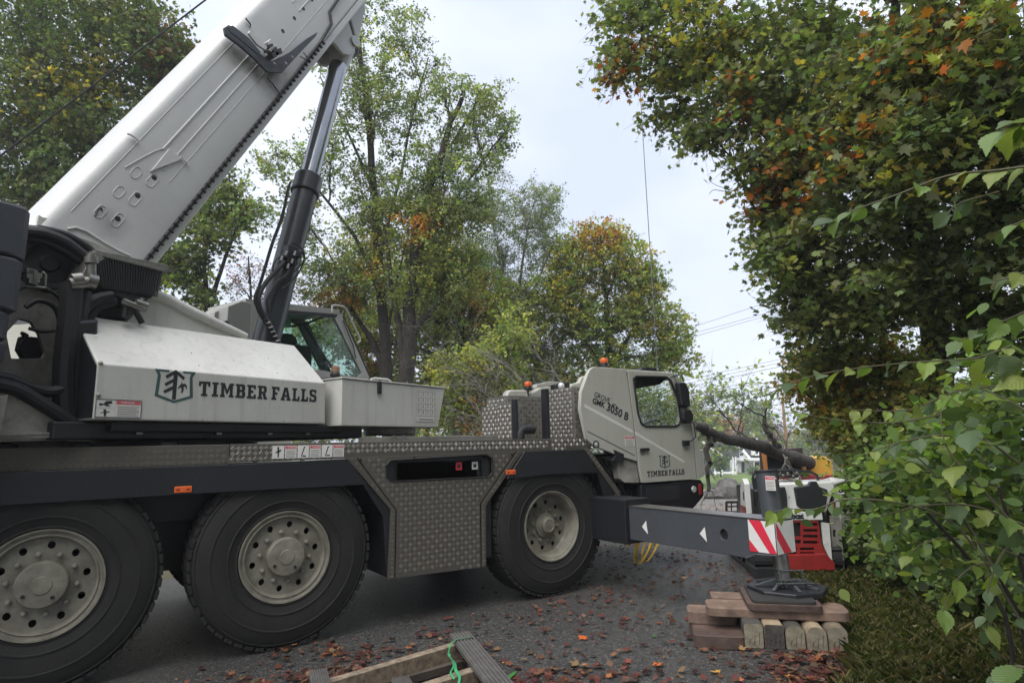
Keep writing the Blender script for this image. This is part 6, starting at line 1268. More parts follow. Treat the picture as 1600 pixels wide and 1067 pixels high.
POLE = mat('weathered_pole', (.30, .17, .085), .8, var=.4); pl = thing('utility_pole', tuple(dp(1236, 765, 56)), 'brown wooden utility pole behind the felled log', 'pole'); p = dp(1236, 765, 56); pz_ = gzf(p[0], p[1]); MB().tube([(p[0], p[1], pz_), (p[0], p[1], pz_ + 8.2)], [.15, .12], 10).build('pole_shaft', POLE, pl, smooth=True)
# ================================================================== TREES AND SHRUBS
def smooth_path(P_, k=4):
    Q = []
    for i in range(len(P_) - 1):
        p0, p1, p2, p3 = P_[max(i - 1, 0)], P_[i], P_[i + 1], P_[min(i + 2, len(P_) - 1)]
        for j in range(k): u = j / k; Q.append(.5 * ((2 * p1) + (-p0 + p2) * u + (2 * p0 - 5 * p1 + 4 * p2 - p3) * u * u + (-p0 + 3 * p1 - 3 * p2 + p3) * u ** 3))
    return Q + [P_[-1]]
def tubes_np(paths, radii, n=4):
    """many thin tubes of equal point count, as arrays"""
    P_ = np.array(paths); r = np.array(radii); m = P_.shape[1]; d = np.gradient(P_, axis=1); d = unit(d)
    ref = np.tile(np.array((.31, .22, .93)), (P_.shape[0], m, 1)); a = unit(np.cross(d, ref)); b = np.cross(d, a)
    an = 2 * np.pi * np.arange(n) / n; V = P_[:, :, None, :] + (a[:, :, None, :] * np.cos(an)[None, None, :, None] + b[:, :, None, :] * np.sin(an)[None, None, :, None]) * r[:, :, None, None]
    K = P_.shape[0]; base = (np.arange(K) * m * n)[:, None, None]; i, k = np.meshgrid(np.arange(m - 1), np.arange(n), indexing='ij'); k2 = (k + 1) % n
    L = np.stack([i * n + k, i * n + k2, (i + 1) * n + k2, (i + 1) * n + k], -1).reshape(1, -1, 4) + base
    return V.reshape(-1, 3), L.reshape(-1, 4)
def tree(name, label, cat, d, base_px, trunk, lobes, leaf, cols, seed, limbs=(), r0=.2, crad=.35, per=30, tmpl=RHOMB, w=None, group=None, bark=None, droop=.3, up=.7, spots=(), rd=None, brr=.02, accent=None, flat=.6):
    """trunk / limbs: lists of (px, py[, depth]) ; lobes: (px, py, rx, ry, clusters[, depth]); accent: (colour list, [(px, py, radius px)])"""
    rg = np.random.default_rng(seed); bark = bark or BARK; g = lambda q: dp(q[0], q[1], q[2] if len(q) > 2 else d)
    b0 = dp(base_px[0], base_px[1], d); zg = gzf(b0[0], b0[1]); base = np.array((b0[0], b0[1], zg)); t = thing(name, tuple(base), label, cat, group)
    tp_ = [base] + [g(q) for q in trunk]; Q = smooth_path(tp_, 4); Q = [q + rg.normal(size=3) * r0 * .10 for q in Q]; Q[0] = base - Z_ * .1
    rr_ = rads(r0, r0 * .22, len(Q)); rr_[0] *= 1.5; MB().tube(Q, rr_, 10).build('trunk', bark, t, smooth=True, angle=60)
    nodes = list(zip(Q, rr_))
    for L in limbs:
        rl_ = L[0]; q_ = smooth_path([g(q) for q in L[1:]], 4); q_ = [q + rg.normal(size=3) * rl_ * .15 for q in q_]; rs = rads(rl_, rl_ * .3, len(q_)); MB().tube(q_, rs, 7).build('limb', bark, t, smooth=True, angle=60); nodes += list(zip(q_, rs))
    NP = np.array([n_[0] for n_ in nodes]); NR = np.array([n_[1] for n_ in nodes]); CL = []; paths = []; radii = []; pxs = []
    for lb in lobes:
        px, py, rx, ry, n = lb[:5]; dd = lb[5] if len(lb) > 5 else d; rdd = (rd or (rx + ry) / 2 / F * dd * 1.1)
        v = rg.normal(size=(n, 3)); v = unit(v) * (rg.uniform(0, 1, (n, 1)) ** .45); c = g((px, py, dd))
        cen = np.array([dp(px + rx * a, py + ry * b, dd + rdd * e_) for a, b, e_ in v]); CL.append(cen); pxs += [(px + rx * a, py + ry * b) for a, b, e_ in v]
        low = c - Z_ * ry / F * dd * .9; dist = np.linalg.norm(NP - low, axis=1) + np.maximum(0, NP[:, 2] - c[2]) * 2; i = int(np.argmin(dist)); s = NP[i]
        hub = c + rg.normal(size=3) * .1; mid = s * .5 + hub * .5 + Z_ * .15; lp = np.array(smooth_path([s, mid, hub], 5)); lr = np.linspace(min(NR[i] * .7, .09), brr * .8, len(lp))
        q_ = lp + rg.normal(size=lp.shape) * .03; MB().tube(list(q_), list(lr), 6).build('limb', bark, t, smooth=True)
        for ce in cen:
            j = rg.integers(2, len(q_)); s2 = q_[j]; u = np.linspace(0, 1, 5)[:, None]; pth = s2 * (1 - u) + ce * u + rg.normal(size=(5, 3)) * .05 * np.linalg.norm(ce - s2) * np.sin(u * np.pi) + Z_ * np.sin(u * np.pi) * .06; paths.append(pth); radii.append(np.linspace(brr * .5, brr * .15, 5))
    V, L = tubes_np(paths, radii, 3); V = V - base; o = obj_from(fastmesh('branches', V, 4, len(L), [bark], L), 'branches', t); o['kind'] = 'stuff'
    CE = np.concatenate(CL); K = len(CE); n = K * per; idx = np.repeat(np.arange(K), per)
    ntw = 6; TD = unit(rg.normal(size=(K, ntw, 3)) * np.array((1, 1, flat)) + np.array((0, 0, -.18 * droop))); TL_ = crad * rg.uniform(1.0, 2.1, (K, ntw)); ti = rg.integers(0, ntw, n); uu = rg.uniform(.05, 1, n) ** .8
    off = TD[idx, ti] * (TL_[idx, ti] * uu)[:, None] + rg.normal(size=(n, 3)) * crad * .17 - np.outer(uu ** 2 * crad * .35, (0, 0, 1)); P_ = CE[idx] + off; size = leaf * rg.uniform(.55, 1.25, n)
    TN = unit(rg.normal(size=(K, ntw, 3)) * .5 + np.array((0, 0, up)))
    V = leaf_cards(P_, size, tmpl, rg, up=.25, droop=droop, curl=.15, facing=TN[idx, ti] * 1.1)
    e1 = CE[:, None, :] + TD * TL_[:, :, None] * .55 - np.array((0, 0, .1)) * crad; e2 = CE[:, None, :] + TD * TL_[:, :, None] - np.array((0, 0, .35)) * crad
    tw_ = np.stack([np.broadcast_to(CE[:, None, :], e1.shape), e1, e2], 2).reshape(-1, 3, 3); Vt, Lt = tubes_np(tw_, np.tile(np.array((brr * .22, brr * .16, brr * .08)), (len(tw_), 1)), 3); o = obj_from(fastmesh('twigs', Vt - base, 4, len(Lt), [bark], Lt), 'twigs', t); o['kind'] = 'stuff'
    cc = pal(cols, K, rg, w, .16)[idx] * (1 + rg.normal(size=(n, 1)) * .16) * (1 + rg.normal(size=(n, 3)) * .06)
    if accent:
        px_ = np.array(pxs)
        for acol, ax_, ay_, ar_, pr in accent:
            hit = np.hypot(px_[:, 0] - ax_, px_[:, 1] - ay_) < ar_; hk = hit & (rg.uniform(size=K) < pr * 1.15); hit = hk[idx] & (rg.uniform(size=n) < .75); cc[hit] = pal(acol, int(hit.sum()), rg, None, .2)
    cc = np.clip(cc, .006, .8); k = len(tmpl)
    o = obj_from(fastmesh('crown', V - base, k, n, [LEAF], col=np.repeat(cc, k, 0)), 'crown', t); o['kind'] = 'stuff'
    return t, CE
OR = [(.50, .16, .03), (.42, .20, .04), (.48, .26, .05), (.36, .10, .03)]; YL = [(.42, .34, .05), (.35, .30, .06)]; RD = [(.34, .08, .04), (.28, .07, .05)]
DG = [(.12, .17, .075), (.15, .20, .08), (.10, .14, .065), (.20, .23, .085)]
MG = [(.23, .29, .08), (.29, .34, .085), (.18, .24, .07), (.36, .37, .10)]
SG = [(.19, .23, .115), (.24, .28, .14), (.16, .20, .10)]
# --- left: big dark maple behind the boom
tree('maple_tree', 'large dense dark green maple filling the top left behind the boom', 'tree', 19, (120, 800), [(130, 500), (140, 250), (150, 60)],
     [(60, 60, 110, 110, 190), (200, 50, 85, 90, 150), (40, 200, 120, 90, 170), (150, 170, 110, 80, 160), (250, 90, 50, 60, 60), (60, 290, 110, 60, 110), (-80, 150, 120, 200, 120), (100, -90, 200, 90, 120), (215, 250, 70, 60, 60, 21), (290, 95, 22, 40, 16)], .15, DG + [(.10, .13, .04)], 11, limbs=[(.16, (135, 420), (80, 250), (40, 120)), (.16, (138, 380), (220, 220), (240, 110))], r0=.38, crad=.40, per=36, tmpl=MAPLE8, accent=[(YL + [(.2, .22, .06)], 140, 110, 60, .45), (YL, 60, 150, 60, .25), ([(.2, .11, .05)], 280, 70, 60, .4)])
tree('maple_tree', 'green maple showing in the gap between boom and luffing cylinder', 'tree', 17, (350, 800), [(330, 560), (320, 420)],
     [(325, 345, 62, 55, 90), (290, 410, 50, 45, 60), (380, 330, 45, 30, 28), (310, 460, 40, 22, 24), (240, 430, 60, 50, 50), (355, 290, 30, 30, 20)], .13, DG + MG[:2], 12, limbs=[(.08, (325, 500), (345, 420), (375, 345))], r0=.2, crad=.30, per=28, tmpl=MAPLE8)
tree('red_tipped_tree', 'thin half bare tree with reddish leaves left of the operator cab', 'tree', 23, (400, 800), [(395, 560), (392, 470), (388, 400)],
     [(385, 420, 38, 30, 34), (430, 455, 55, 30, 34), (365, 450, 22, 22, 16), (470, 440, 30, 40, 24)], .085, [(.16, .15, .08), (.13, .14, .07), (.22, .10, .08)], 13, r0=.10, crad=.28, per=18, brr=.012, accent=[([(.34, .13, .12)], 375, 410, 40, .6)])
# --- centre: tall sparse tree with two dark trunks
TL = 21
tree('tall_sparse_tree', 'tall loosely leaved tree with dark forked trunk rising behind the operator cab', 'tree', TL, (606, 760), [(606, 640), (603, 560), (596, 470), (590, 380), (583, 280), (575, 180), (560, 60), (545, -60)],
     [(450, 330, 60, 70, 46), (520, 240, 60, 80, 62), (500, 420, 60, 60, 60), (560, 120, 55, 90, 66), (620, 60, 55, 60, 40), (600, 180, 60, 70, 60), (585, 330, 60, 80, 120), (520, 60, 40, 60, 26), (430, 240, 50, 50, 22), (650, 160, 30, 50, 22), (560, 430, 60, 50, 90), (670, 110, 26, 36, 10), (560, 10, 50, 40, 26), (525, 480, 45, 30, 34)], .10, SG + MG, 21,
     limbs=[(.13, (608, 600), (585, 540), (560, 500), (545, 470), (535, 430)), (.08, (597, 470), (560, 380), (500, 300), (450, 240)), (.07, (592, 400), (620, 300), (645, 180), (670, 90)), (.06, (585, 300), (540, 200), (500, 120)), (.06, (603, 540), (620, 440), (640, 360))], r0=.24, crad=.30, per=54, w=[.22, .2, .2, .12, .1, .1, .06], bark=BARK, brr=.018, accent=[(OR + YL, 525, 478, 40, .5), (OR, 590, 430, 22, .5), (YL, 570, 400, 40, .4)])
tree('tall_sparse_tree', 'second loosely leaved tree with thick knobbly forked trunk, right of the first', 'tree', TL - 1, (632, 765), [(634, 660), (636, 580), (638, 520), (645, 430), (660, 330), (690, 240), (720, 150)],
     [(690, 260, 60, 70, 74), (740, 190, 55, 60, 46), (775, 240, 38, 40, 20), (660, 360, 60, 60, 120), (720, 330, 60, 50, 110), (700, 430, 70, 50, 130), (650, 300, 50, 60, 50), (725, 135, 22, 24, 6), (760, 150, 40, 30, 12), (640, 440, 50, 40, 40), (690, 150, 26, 40, 14), (790, 200, 22, 24, 8)], .098, SG + MG, 22,
     limbs=[(.16, (637, 540), (655, 505), (668, 492), (690, 470)), (.15, (634, 590), (625, 520), (612, 440), (600, 350)), (.06, (650, 420), (700, 330), (770, 230), (800, 200)), (.05, (690, 250), (740, 170), (760, 130))], r0=.34, crad=.30, per=56, w=[.2, .18, .18, .13, .12, .12, .07], brr=.018, accent=[(OR, 650, 345, 26, .7), (YL + MG, 700, 420, 90, .3), (YL, 780, 470, 60, .3)])
tree('young_maple', 'yellow green young maple behind the knobbly trunk', 'tree', 24, (720, 760), [(720, 600), (725, 500)],
     [(700, 510, 70, 70, 190), (770, 490, 60, 70, 170), (740, 590, 70, 60, 170), (560, 530, 50, 50, 80), (690, 620, 60, 50, 110), (575, 600, 40, 50, 66), (640, 470, 60, 60, 90), (700, 430, 50, 50, 80)], .12, MG + [(.30, .30, .07)], 23, r0=.13, crad=.33, per=34, tmpl=MAPLE8, accent=[(YL + OR, 735, 460, 40, .4), (RD + OR, 755, 655, 50, .5), (OR, 580, 560, 40, .3)])
tree('broad_maple', 'broad yellow green maple closing the view low behind the two forked trees', 'tree', 27, (640, 770), [(640, 640), (640, 560)],
     [(500, 520, 50, 50, 80), (560, 480, 60, 60, 120), (620, 420, 60, 60, 120), (690, 400, 60, 60, 120), (640, 520, 70, 60, 130), (730, 470, 70, 60, 140), (790, 520, 70, 60, 140), (720, 560, 70, 50, 120), (820, 590, 60, 50, 100), (600, 590, 50, 50, 80), (560, 380, 40, 50, 40)], .13, MG + [(.33, .34, .08)], 24, r0=.2, crad=.42, per=34, tmpl=MAPLE8, accent=[(OR + YL, 530, 480, 40, .5), (YL, 640, 440, 80, .3), (OR, 700, 590, 40, .2)])
# --- birches
tree('bright_shrub', 'bright green leafy shrubs low behind the crane deck', 'shrub', 17, (720, 740), [(722, 660), (724, 620)],
     [(705, 590, 45, 45, 80), (765, 570, 50, 50, 90), (740, 640, 60, 34, 80), (680, 640, 26, 40, 30), (800, 520, 40, 40, 50), (790, 600, 40, 40, 50)], .10, MG + [(.34, .38, .10)], 25, r0=.07, crad=.26, per=34, tmpl=MAPLE8, brr=.012, accent=[(OR + RD, 760, 655, 40, .4), (YL, 720, 560, 50, .3)])
BRC = mat('birch_bark', (.36, .35, .33), .7, col2=(.10, .09, .08), vscale=8)
tree('birch_tree', 'grey green small leaved birch behind the stowage boxes', 'tree', 26, (800, 760), [(800, 640), (806, 520), (815, 420), (830, 330)],
     [(825, 330, 50, 52, 110), (860, 380, 50, 50, 90), (790, 400, 60, 60, 120), (830, 460, 65, 60, 150), (770, 330, 30, 50, 40), (850, 300, 30, 30, 24), (780, 480, 60, 60, 100), (850, 540, 60, 50, 110), (800, 560, 60, 50, 90)], .08, SG + DG[:2] + MG[:1], 31, limbs=[(.06, (806, 520), (840, 440), (870, 370)), (.06, (800, 600), (790, 500), (780, 400))], r0=.13, crad=.30, per=46, bark=BRC)
tree('birch_tree', 'slim pale trunked birch left of the other birch', 'tree', 25, (712, 760), [(708, 600), (702, 500), (696, 420)], [(740, 400, 50, 50, 60), (760, 290, 40, 46, 40)], .085, SG, 32, r0=.09, crad=.33, per=26, bark=BRC)
# --- maple with orange top
tree('maple_tree', 'rounded green maple with orange crown top behind the carrier cab', 'tree', 25, (950, 780), [(950, 640), (950, 520), (945, 430)],
     [(870, 470, 55, 60, 110), (935, 380, 45, 45, 84), (975, 410, 45, 50, 90), (910, 440, 50, 50, 90), (1000, 470, 48, 50, 100), (950, 500, 70, 50, 140), (1040, 515, 40, 45, 80), (1050, 560, 45, 30, 60), (900, 520, 50, 50, 90), (960, 570, 70, 40, 100), (1015, 430, 30, 34, 40), (885, 400, 30, 40, 50), (880, 590, 60, 50, 70)], .13, MG, 41, limbs=[(.1, (950, 600), (900, 500), (890, 440)), (.1, (950, 580), (1000, 500), (1030, 470))], r0=.26, crad=.30, per=36, tmpl=MAPLE8, accent=[(OR + YL, 930, 345, 50, .75), (YL, 985, 380, 40, .4), (YL, 900, 440, 60, .3), (YL, 1040, 480, 50, .25), (YL, 960, 440, 50, .2)])
tree('understorey_tree', 'dark green understorey growth below the birches', 'tree', 29, (850, 780), [(850, 640)], [(860, 620, 90, 50, 170), (740, 660, 70, 40, 100), (950, 620, 80, 40, 110), (660, 640, 60, 40, 40), (1040, 640, 60, 40, 70)], .12, DG + MG, 42, r0=.12, crad=.5, per=26, accent=[(OR + RD, 765, 660, 40, .4)])
for k, (px, top, r_, lb) in enumerate(((712, 570, .11, 'slender dark trunk just right of the knobbly tree'), (664, 600, .08, 'thin bare sapling trunk beside the storage box'), (740, 600, .09, 'thin dark trunk near the reddish undergrowth'))):
    b0 = dp(px, 740, 22 + k); z = gzf(b0[0], b0[1]); t = thing('tree_trunk', (b0[0], b0[1], z), lb, 'tree', 'slim trunks in the wood behind the crane'); MB().tube(smooth_path([np.array((b0[0], b0[1], z - .1)), dp(px + 4, 660, 22 + k), dp(px - 2, top, 22 + k)], 4), rads(r_, r_ * .6, 9), 8).build('trunk', BARK, t, smooth=True)
# --- far trees round the houses
def far(label, px, d, lobes, cols, seed, accent=None, leaf=.36, name='far_tree'): tree(name, label, 'tree', d, (px, 745), [(px, 700), (px, 680)], lobes, leaf, cols, seed, r0=.35, crad=.8, per=44, brr=.08, group='trees beyond the street', accent=accent, rd=4)
far('orange red autumn tree behind the log', 1140, 125, [(1135, 665, 24, 20, 60), (1115, 672, 18, 18, 40)], OR + [(.4, .12, .05)], 51)
far('rounded grey green tree, tallest beyond the street', 1176, 130, [(1178, 650, 26, 24, 80), (1165, 670, 22, 20, 50), (1195, 668, 20, 24, 50)], MG[:2] + SG, 52)
far('bronze and grey tree right of the tall green one', 1215, 118, [(1218, 680, 24, 22, 60), (1200, 690, 20, 14, 30)], [(.20, .13, .08), (.15, .13, .08)], 53)
far('yellow green tree behind the bungalow roof', 1098, 120, [(1098, 672, 24, 28, 70), (1115, 690, 26, 16, 46)], MG + [(.18, .2, .08)], 54)
far('green tree mass at the right end of the street', 1260, 110, [(1260, 690, 40, 36, 110), (1300, 680, 40, 50, 100)], MG, 55)
far('broad green tree to the right, mostly hidden by the bush', 1350, 100, [(1360, 670, 60, 60, 150), (1440, 660, 60, 80, 150), (1540, 650, 70, 90, 150)], DG + MG, 56)
tree('garden_tree', 'small bright green round tree on the bungalow lawn', 'tree', 80, (1126, 742), [(1126, 730)], [(1126, 722, 14, 13, 60)], .30, [(.16, .22, .06), (.13, .19, .05)], 57, r0=.12, crad=.4, per=20, brr=.04, rd=1)
tree('round_shrub', 'dark clipped shrub in front of the white house', 'shrub', 84, (1178, 742), [(1178, 738)], [(1178, 734, 10, 6, 40), (1190, 737, 6, 4, 14)], .28, DG, 58, r0=.08, crad=.35, per=18, brr=.03, rd=.8)
for k, (px, lb) in enumerate(((-420, 'dark tree line far to the left'), (420, 'far woods behind the crane'), (900, 'far woods behind the carrier cab'))):
    tree('woodland', lb, 'woods', 60, (px, 760), [(px, 700)], [(px - 180, 640, 160, 70, 130), (px, 640, 160, 80, 150), (px + 180, 640, 160, 70, 130)], .5, DG + MG, 60 + k, r0=.3, crad=1.6, per=24, brr=.06, rd=5)
# --- right: big maple overhanging the drive
RM = [(1000, 15, 75, 55, 110, 10), (972, 95, 45, 45, 56, 10), (1060, 120, 60, 60, 100, 10), (1120, 60, 90, 80, 170, 9.5), (1040, 180, 30, 26, 20, 10), (1105, 200, 55, 40, 64, 9.5), (1190, 150, 80, 74, 170, 9), (1195, 262, 50, 46, 90, 9), (1250, 60, 100, 80, 190, 8.5), (1260, 220, 80, 80, 190, 8.5), (1225, 330, 55, 46, 100, 9), (1222, 400, 38, 40, 66, 9), (1270, 380, 90, 80, 200, 8.5), (1262, 470, 52, 46, 110, 9), (1330, 480, 90, 60, 170, 8.5), (1350, 140, 90, 100, 190, 7.5), (1370, 300, 100, 90, 220, 7.5), (1460, 60, 90, 90, 170, 6.5), (1470, 220, 100, 90, 190, 6.5), (1440, 420, 110, 90, 230, 7.5), (1560, 120, 80, 120, 150, 6), (1570, 330, 90, 110, 180, 6.5), (1560, 500, 90, 90, 170, 7.5), (1250, -70, 260, 60, 160, 9), (1500, -90, 200, 80, 160, 7), (1700, 200, 120, 300, 300, 6.5), (1280, 545, 50, 26, 30, 9)]
dm_, CEm = tree('maple_tree', 'huge overhanging maple with dark leaves and orange patches filling the upper right', 'tree', 9, (1480, 960), [(1470, 700), (1455, 480), (1430, 300), (1415, 150), (1400, 0)], [l[:4] + (int(l[4] * .52), l[5]) for l in RM], .108, [(.16, .20, .085), (.195, .235, .095), (.135, .175, .08), (.26, .285, .09), (.33, .32, .10)], 71,
     limbs=[(.10, (1425, 250, 9), (1300, 180, 9.3), (1180, 130, 9.6), (1080, 90, 10), (1000, 60, 10)), (.09, (1440, 380, 9), (1340, 340, 9), (1240, 330, 9), (1180, 330, 9)), (.10, (1455, 480, 9), (1520, 300, 7.5), (1580, 150, 6.5)), (.08, (1450, 450, 9), (1350, 460, 8.7), (1250, 470, 8.8))], r0=.28, crad=.26, per=27, tmpl=MAPLE, brr=.016, droop=1.0, up=.9, w=[.3, .28, .25, .13, .04], flat=.26,
     accent=[(OR + RD, 970, 110, 55, .2), (OR, 1010, 160, 40, .15), (YL + [(.2, .2, .05)], 1110, 60, 60, .45), (OR, 1230, 170, 28, .15), (OR + YL, 1290, 235, 50, .45), (OR, 1245, 285, 46, .4), (OR + YL, 1500, 50, 60, .38), (OR + YL, 1400, 60, 46, .35), (OR, 1160, 160, 30, .35), (YL, 1330, 130, 60, .22), (OR, 1390, 180, 60, .15), (OR, 1200, 305, 30, .5), (YL, 1440, 250, 70, .2)])
# bare twigs poking out of the maple edge
MBt = MB()
for (a, b, c_) in (((1150, 300), (1120, 290), (1106, 281)), ((1135, 300), (1115, 297), (1108, 304)), ((1160, 270), (1135, 262), (1126, 250)), ((1150, 265), (1146, 240), (1140, 228)), ((1200, 440), (1180, 432), (1172, 438))): MBt.tube(smooth_path([dp(*a, 9.2), dp(*b, 9.2), dp(*c_, 9.2)], 3), rads(.008, .003, 7), 4)
MBt.v = [tuple(np.array(v) - 0) for v in MBt.v]; MBt.build('bare_twig', TWIG, dm_, kind='stuff')
# leaves that can be picked out one by one
def leafmesh(tm, tint, name='leaf', fold=.18, curl=.12, m_=LEAF):
    n = len(tm); V = np.zeros((n + 1, 3)); V[:n, 0] = tm[:, 0]; V[:n, 1] = tm[:, 1]; V[:n, 2] = np.abs(tm[:, 0]) * fold - (tm[:, 1] - .4) ** 2 * curl; V[n] = (0, .45, 0)
    me = bpy.data.meshes.new(name); me.from_pydata([tuple(v) for v in V], [], [(n, i, (i + 1) % n) for i in range(n)]); me.materials.append(m_)
    a = me.color_attributes.new('tint', 'FLOAT_COLOR', 'POINT'); a.data.foreach_set('color', np.tile((*tint, 1), (n + 1, 1)).astype(np.float32).ravel()); me.update(); me.shade_smooth(); return me
def put_leaf(me, parent, base, p, tdir, ndir, s):
    y = nrm(tdir); z = nrm(np.array(ndir) - y * np.dot(ndir, y)); x = np.cross(y, z); o = bpy.data.objects.new('leaf', me); COL.objects.link(o); o.parent = parent
    q = np.array(p) - base; o.matrix_local = Matrix(((x[0] * s, y[0] * s, z[0] * s, q[0]), (x[1] * s, y[1] * s, z[1] * s, q[1]), (x[2] * s, y[2] * s, z[2] * s, q[2]), (0, 0, 0, 1))); return o
rg = np.random.default_rng(77); mm = [leafmesh(MAPLE, t) for t in ((.09, .12, .05), (.12, .145, .055), (.18, .18, .06), (.30, .20, .05), (.42, .16, .03), (.36, .10, .05), (.12, .13, .05))]
base = np.array(dm_.location); dist = np.linalg.norm(CEm - CAM, axis=1); near = CEm[np.argsort(dist)]; vis = []
for ce in near:
    c = (ce - CAM) @ RW; px, py = CX + F * c[0] / c[2], CY + F * c[1] / c[2]
    if 950 < px < 1590 and 5 < py < 560: vis.append((ce, px, py))
for ce, px, py in vis[:75]:
    oc = any(math.hypot(px - a, py - b) < r_ for a, b, r_ in ((1500, 50, 60), (1400, 60, 46), (1290, 235, 50), (1245, 285, 46)))
    for _ in range(4):
        nd = unit(np.array((0, 0, 1.1)) + rg.normal(size=3) * .5 - fwd * .4); td = rg.normal(size=3) - Z_ * 1.0 - fwd * .2
        put_leaf(mm[rg.choice([3, 4, 6]) if oc and rg.uniform() < .8 else rg.choice([0, 1, 2, 6, 0, 1])], dm_, base, ce + rg.normal(size=3) * .2 - fwd * .12, td, nd, .15 * rg.uniform(.75, 1.15))
# --- yellow-green saplings beyond the loader
tree('sapling', 'yellowing sapling with orange leaves between the log and the bush', 'tree', 9.5, (1370, 900), [(1360, 760), (1340, 640), (1330, 560)],
     [(1280, 565, 50, 36, 50, 10), (1245, 600, 30, 20, 24, 10), (1320, 580, 70, 50, 100, 9.5), (1400, 570, 70, 50, 90, 9), (1330, 640, 56, 50, 80, 9.5), (1380, 660, 80, 60, 110, 9), (1350, 700, 50, 34, 70, 9.5), (1285, 655, 26, 30, 26, 10), (1450, 640, 60, 60, 60, 8)], .095, [(.24, .28, .075), (.33, .34, .09), (.18, .23, .065), (.42, .37, .10), (.34, .27, .08)], 81, limbs=[(.03, (1350, 700), (1290, 640), (1240, 600))], r0=.07, crad=.20, per=26, tmpl=MAPLE8, brr=.010, accent=[(OR, 1225, 585, 50, .35), (OR + YL, 1310, 600, 40, .3), (OR, 1370, 560, 30, .25), (OR, 1340, 650, 30, .15)])
tree('saplings_thicket', 'green thicket of small leaved shrubs right of the loader', 'shrub', 7.5, (1430, 940), [(1430, 860), (1430, 780)],
     [(1350, 760, 50, 50, 80, 8), (1420, 760, 80, 60, 130, 7), (1360, 840, 60, 50, 90, 7.5), (1450, 860, 80, 60, 120, 6.5), (1540, 780, 90, 80, 140, 6), (1540, 900, 80, 60, 90, 5.5), (1345, 880, 30, 26, 24, 7.6), (1390, 700, 80, 40, 80, 8), (1560, 660, 70, 70, 100, 6), (1480, 700, 60, 50, 80, 6.5)], .075, [(.16, .23, .065), (.13, .19, .06), (.22, .29, .08), (.10, .14, .055)], 82, r0=.03, crad=.16, per=26, tmpl=RHOMB, brr=.008)
# --- foreground elm shrub: big leaves near the camera
ES = np.array([(0, 0), (.14, .03), (.25, .10), (.24, .15), (.33, .22), (.31, .28), (.385, .37), (.35, .43), (.39, .52), (.34, .57), (.345, .66), (.27, .70), (.25, .80), (.16, .84), (.10, .95), (0, 1.12)])
ES = np.concatenate([ES, np.array([(-x * .93, y) for x, y in ES[1:-1][::-1]])])
def veinmat():
    m = leafmat('elm_leaf', .42, .38, .45); t = m.node_tree; b = t.nodes['Principled BSDF']; tcn = N(t, 'ShaderNodeTexCoord'); sp_ = N(t, 'ShaderNodeSeparateXYZ'); t.links.new(tcn.outputs['Object'], sp_.inputs[0])
    ab = N(t, 'ShaderNodeMath', operation='ABSOLUTE'); t.links.new(sp_.outputs[0], ab.inputs[0]); m1 = N(t, 'ShaderNodeMath', operation='MULTIPLY'); m1.inputs[1].default_value = .75; t.links.new(ab.outputs[0], m1.inputs[0])
    s1 = N(t, 'ShaderNodeMath', operation='SUBTRACT'); t.links.new(sp_.outputs[1], s1.inputs[0]); t.links.new(m1.outputs[0], s1.inputs[1]); m2 = N(t, 'ShaderNodeMath', operation='MULTIPLY'); m2.inputs[1].default_value = 62; t.links.new(s1.outputs[0], m2.inputs[0])
    sn = N(t, 'ShaderNodeMath', operation='SINE'); t.links.new(m2.outputs[0], sn.inputs[0]); bn = N(t, 'ShaderNodeBump'); bn.inputs['Strength'].default_value = .22; bn.inputs['Distance'].default_value = .012; t.links.new(sn.outputs[0], bn.inputs['Height']); t.links.new(bn.outputs[0], b.inputs['Normal'])
    return m
ELMM = veinmat(); EC = [(.11, .175, .05), (.15, .235, .055), (.085, .135, .055), (.20, .28, .055), (.13, .18, .09), (.21, .26, .065), (.07, .11, .045)]
em = [leafmesh(ES, t, fold=f_, curl=c_, m_=ELMM) for t, f_, c_ in zip(EC, (.15, .30, .1, .22, .35, .05, .2), (.2, .35, .1, .4, .25, .5, .3))]
el0 = dp(1560, 1000, 3.2); elm = thing('elm_shrub', (el0[0], el0[1], 0), 'leafy elm shrub with large toothed leaves reaching in from the right foreground', 'shrub'); eb = np.array((el0[0], el0[1], 0.0)); GRT_ = mat('green_twig', (.10, .09, .05), .7, var=.3)
nl_ = 0; extraP = []
def elmb(path, d0, d1, n, s, r_=.006, side=1.0, hang=.5):
    global nl_
    P_ = smooth_path([dp(a, b, d0 + (d1 - d0) * i / (len(path) - 1)) for i, (a, b) in enumerate(path)], 5); MB().tube(P_, rads(r_, r_ * .3, len(P_)), 5).build('branch', GRT_, elm, smooth=True)
    for i in range(n):
        u = (i + .5) / n * (len(P_) - 1.001); k = int(u); p = P_[k] + (P_[k + 1] - P_[k]) * (u - k); d = nrm(P_[k + 1] - P_[k]); sd = (1 if i % 2 else -1) * side
        lat = nrm(np.cross(d, Z_)); td = d * .55 + lat * sd * .8 - Z_ * (hang + rg.uniform(-.3, .5)) + rg.normal(size=3) * .15; nd = Z_ * 1.0 + rg.normal(size=3) * .45 - fwd * rg.uniform(-.2, .7); put_leaf(em[rg.integers(len(em))], elm, eb, p, td, nd, s * rg.uniform(.55, 1.0)); nl_ += 1
elmb([(1640, 255), (1560, 266), (1480, 275), (1400, 305), (1330, 330), (1300, 345)], 2.3, 2.6, 13, .115)
elmb([(1650, 180), (1600, 190), (1560, 205)], 2.0, 2.1, 5, .13); elmb([(1640, 330), (1600, 345), (1560, 362)], 2.1, 2.2, 4, .12); elmb([(1660, 380), (1600, 425), (1550, 440)], 2.2, 2.3, 5, .11)
elmb([(1560, 300), (1500, 318), (1480, 335)], 2.4, 2.4, 4, .11)
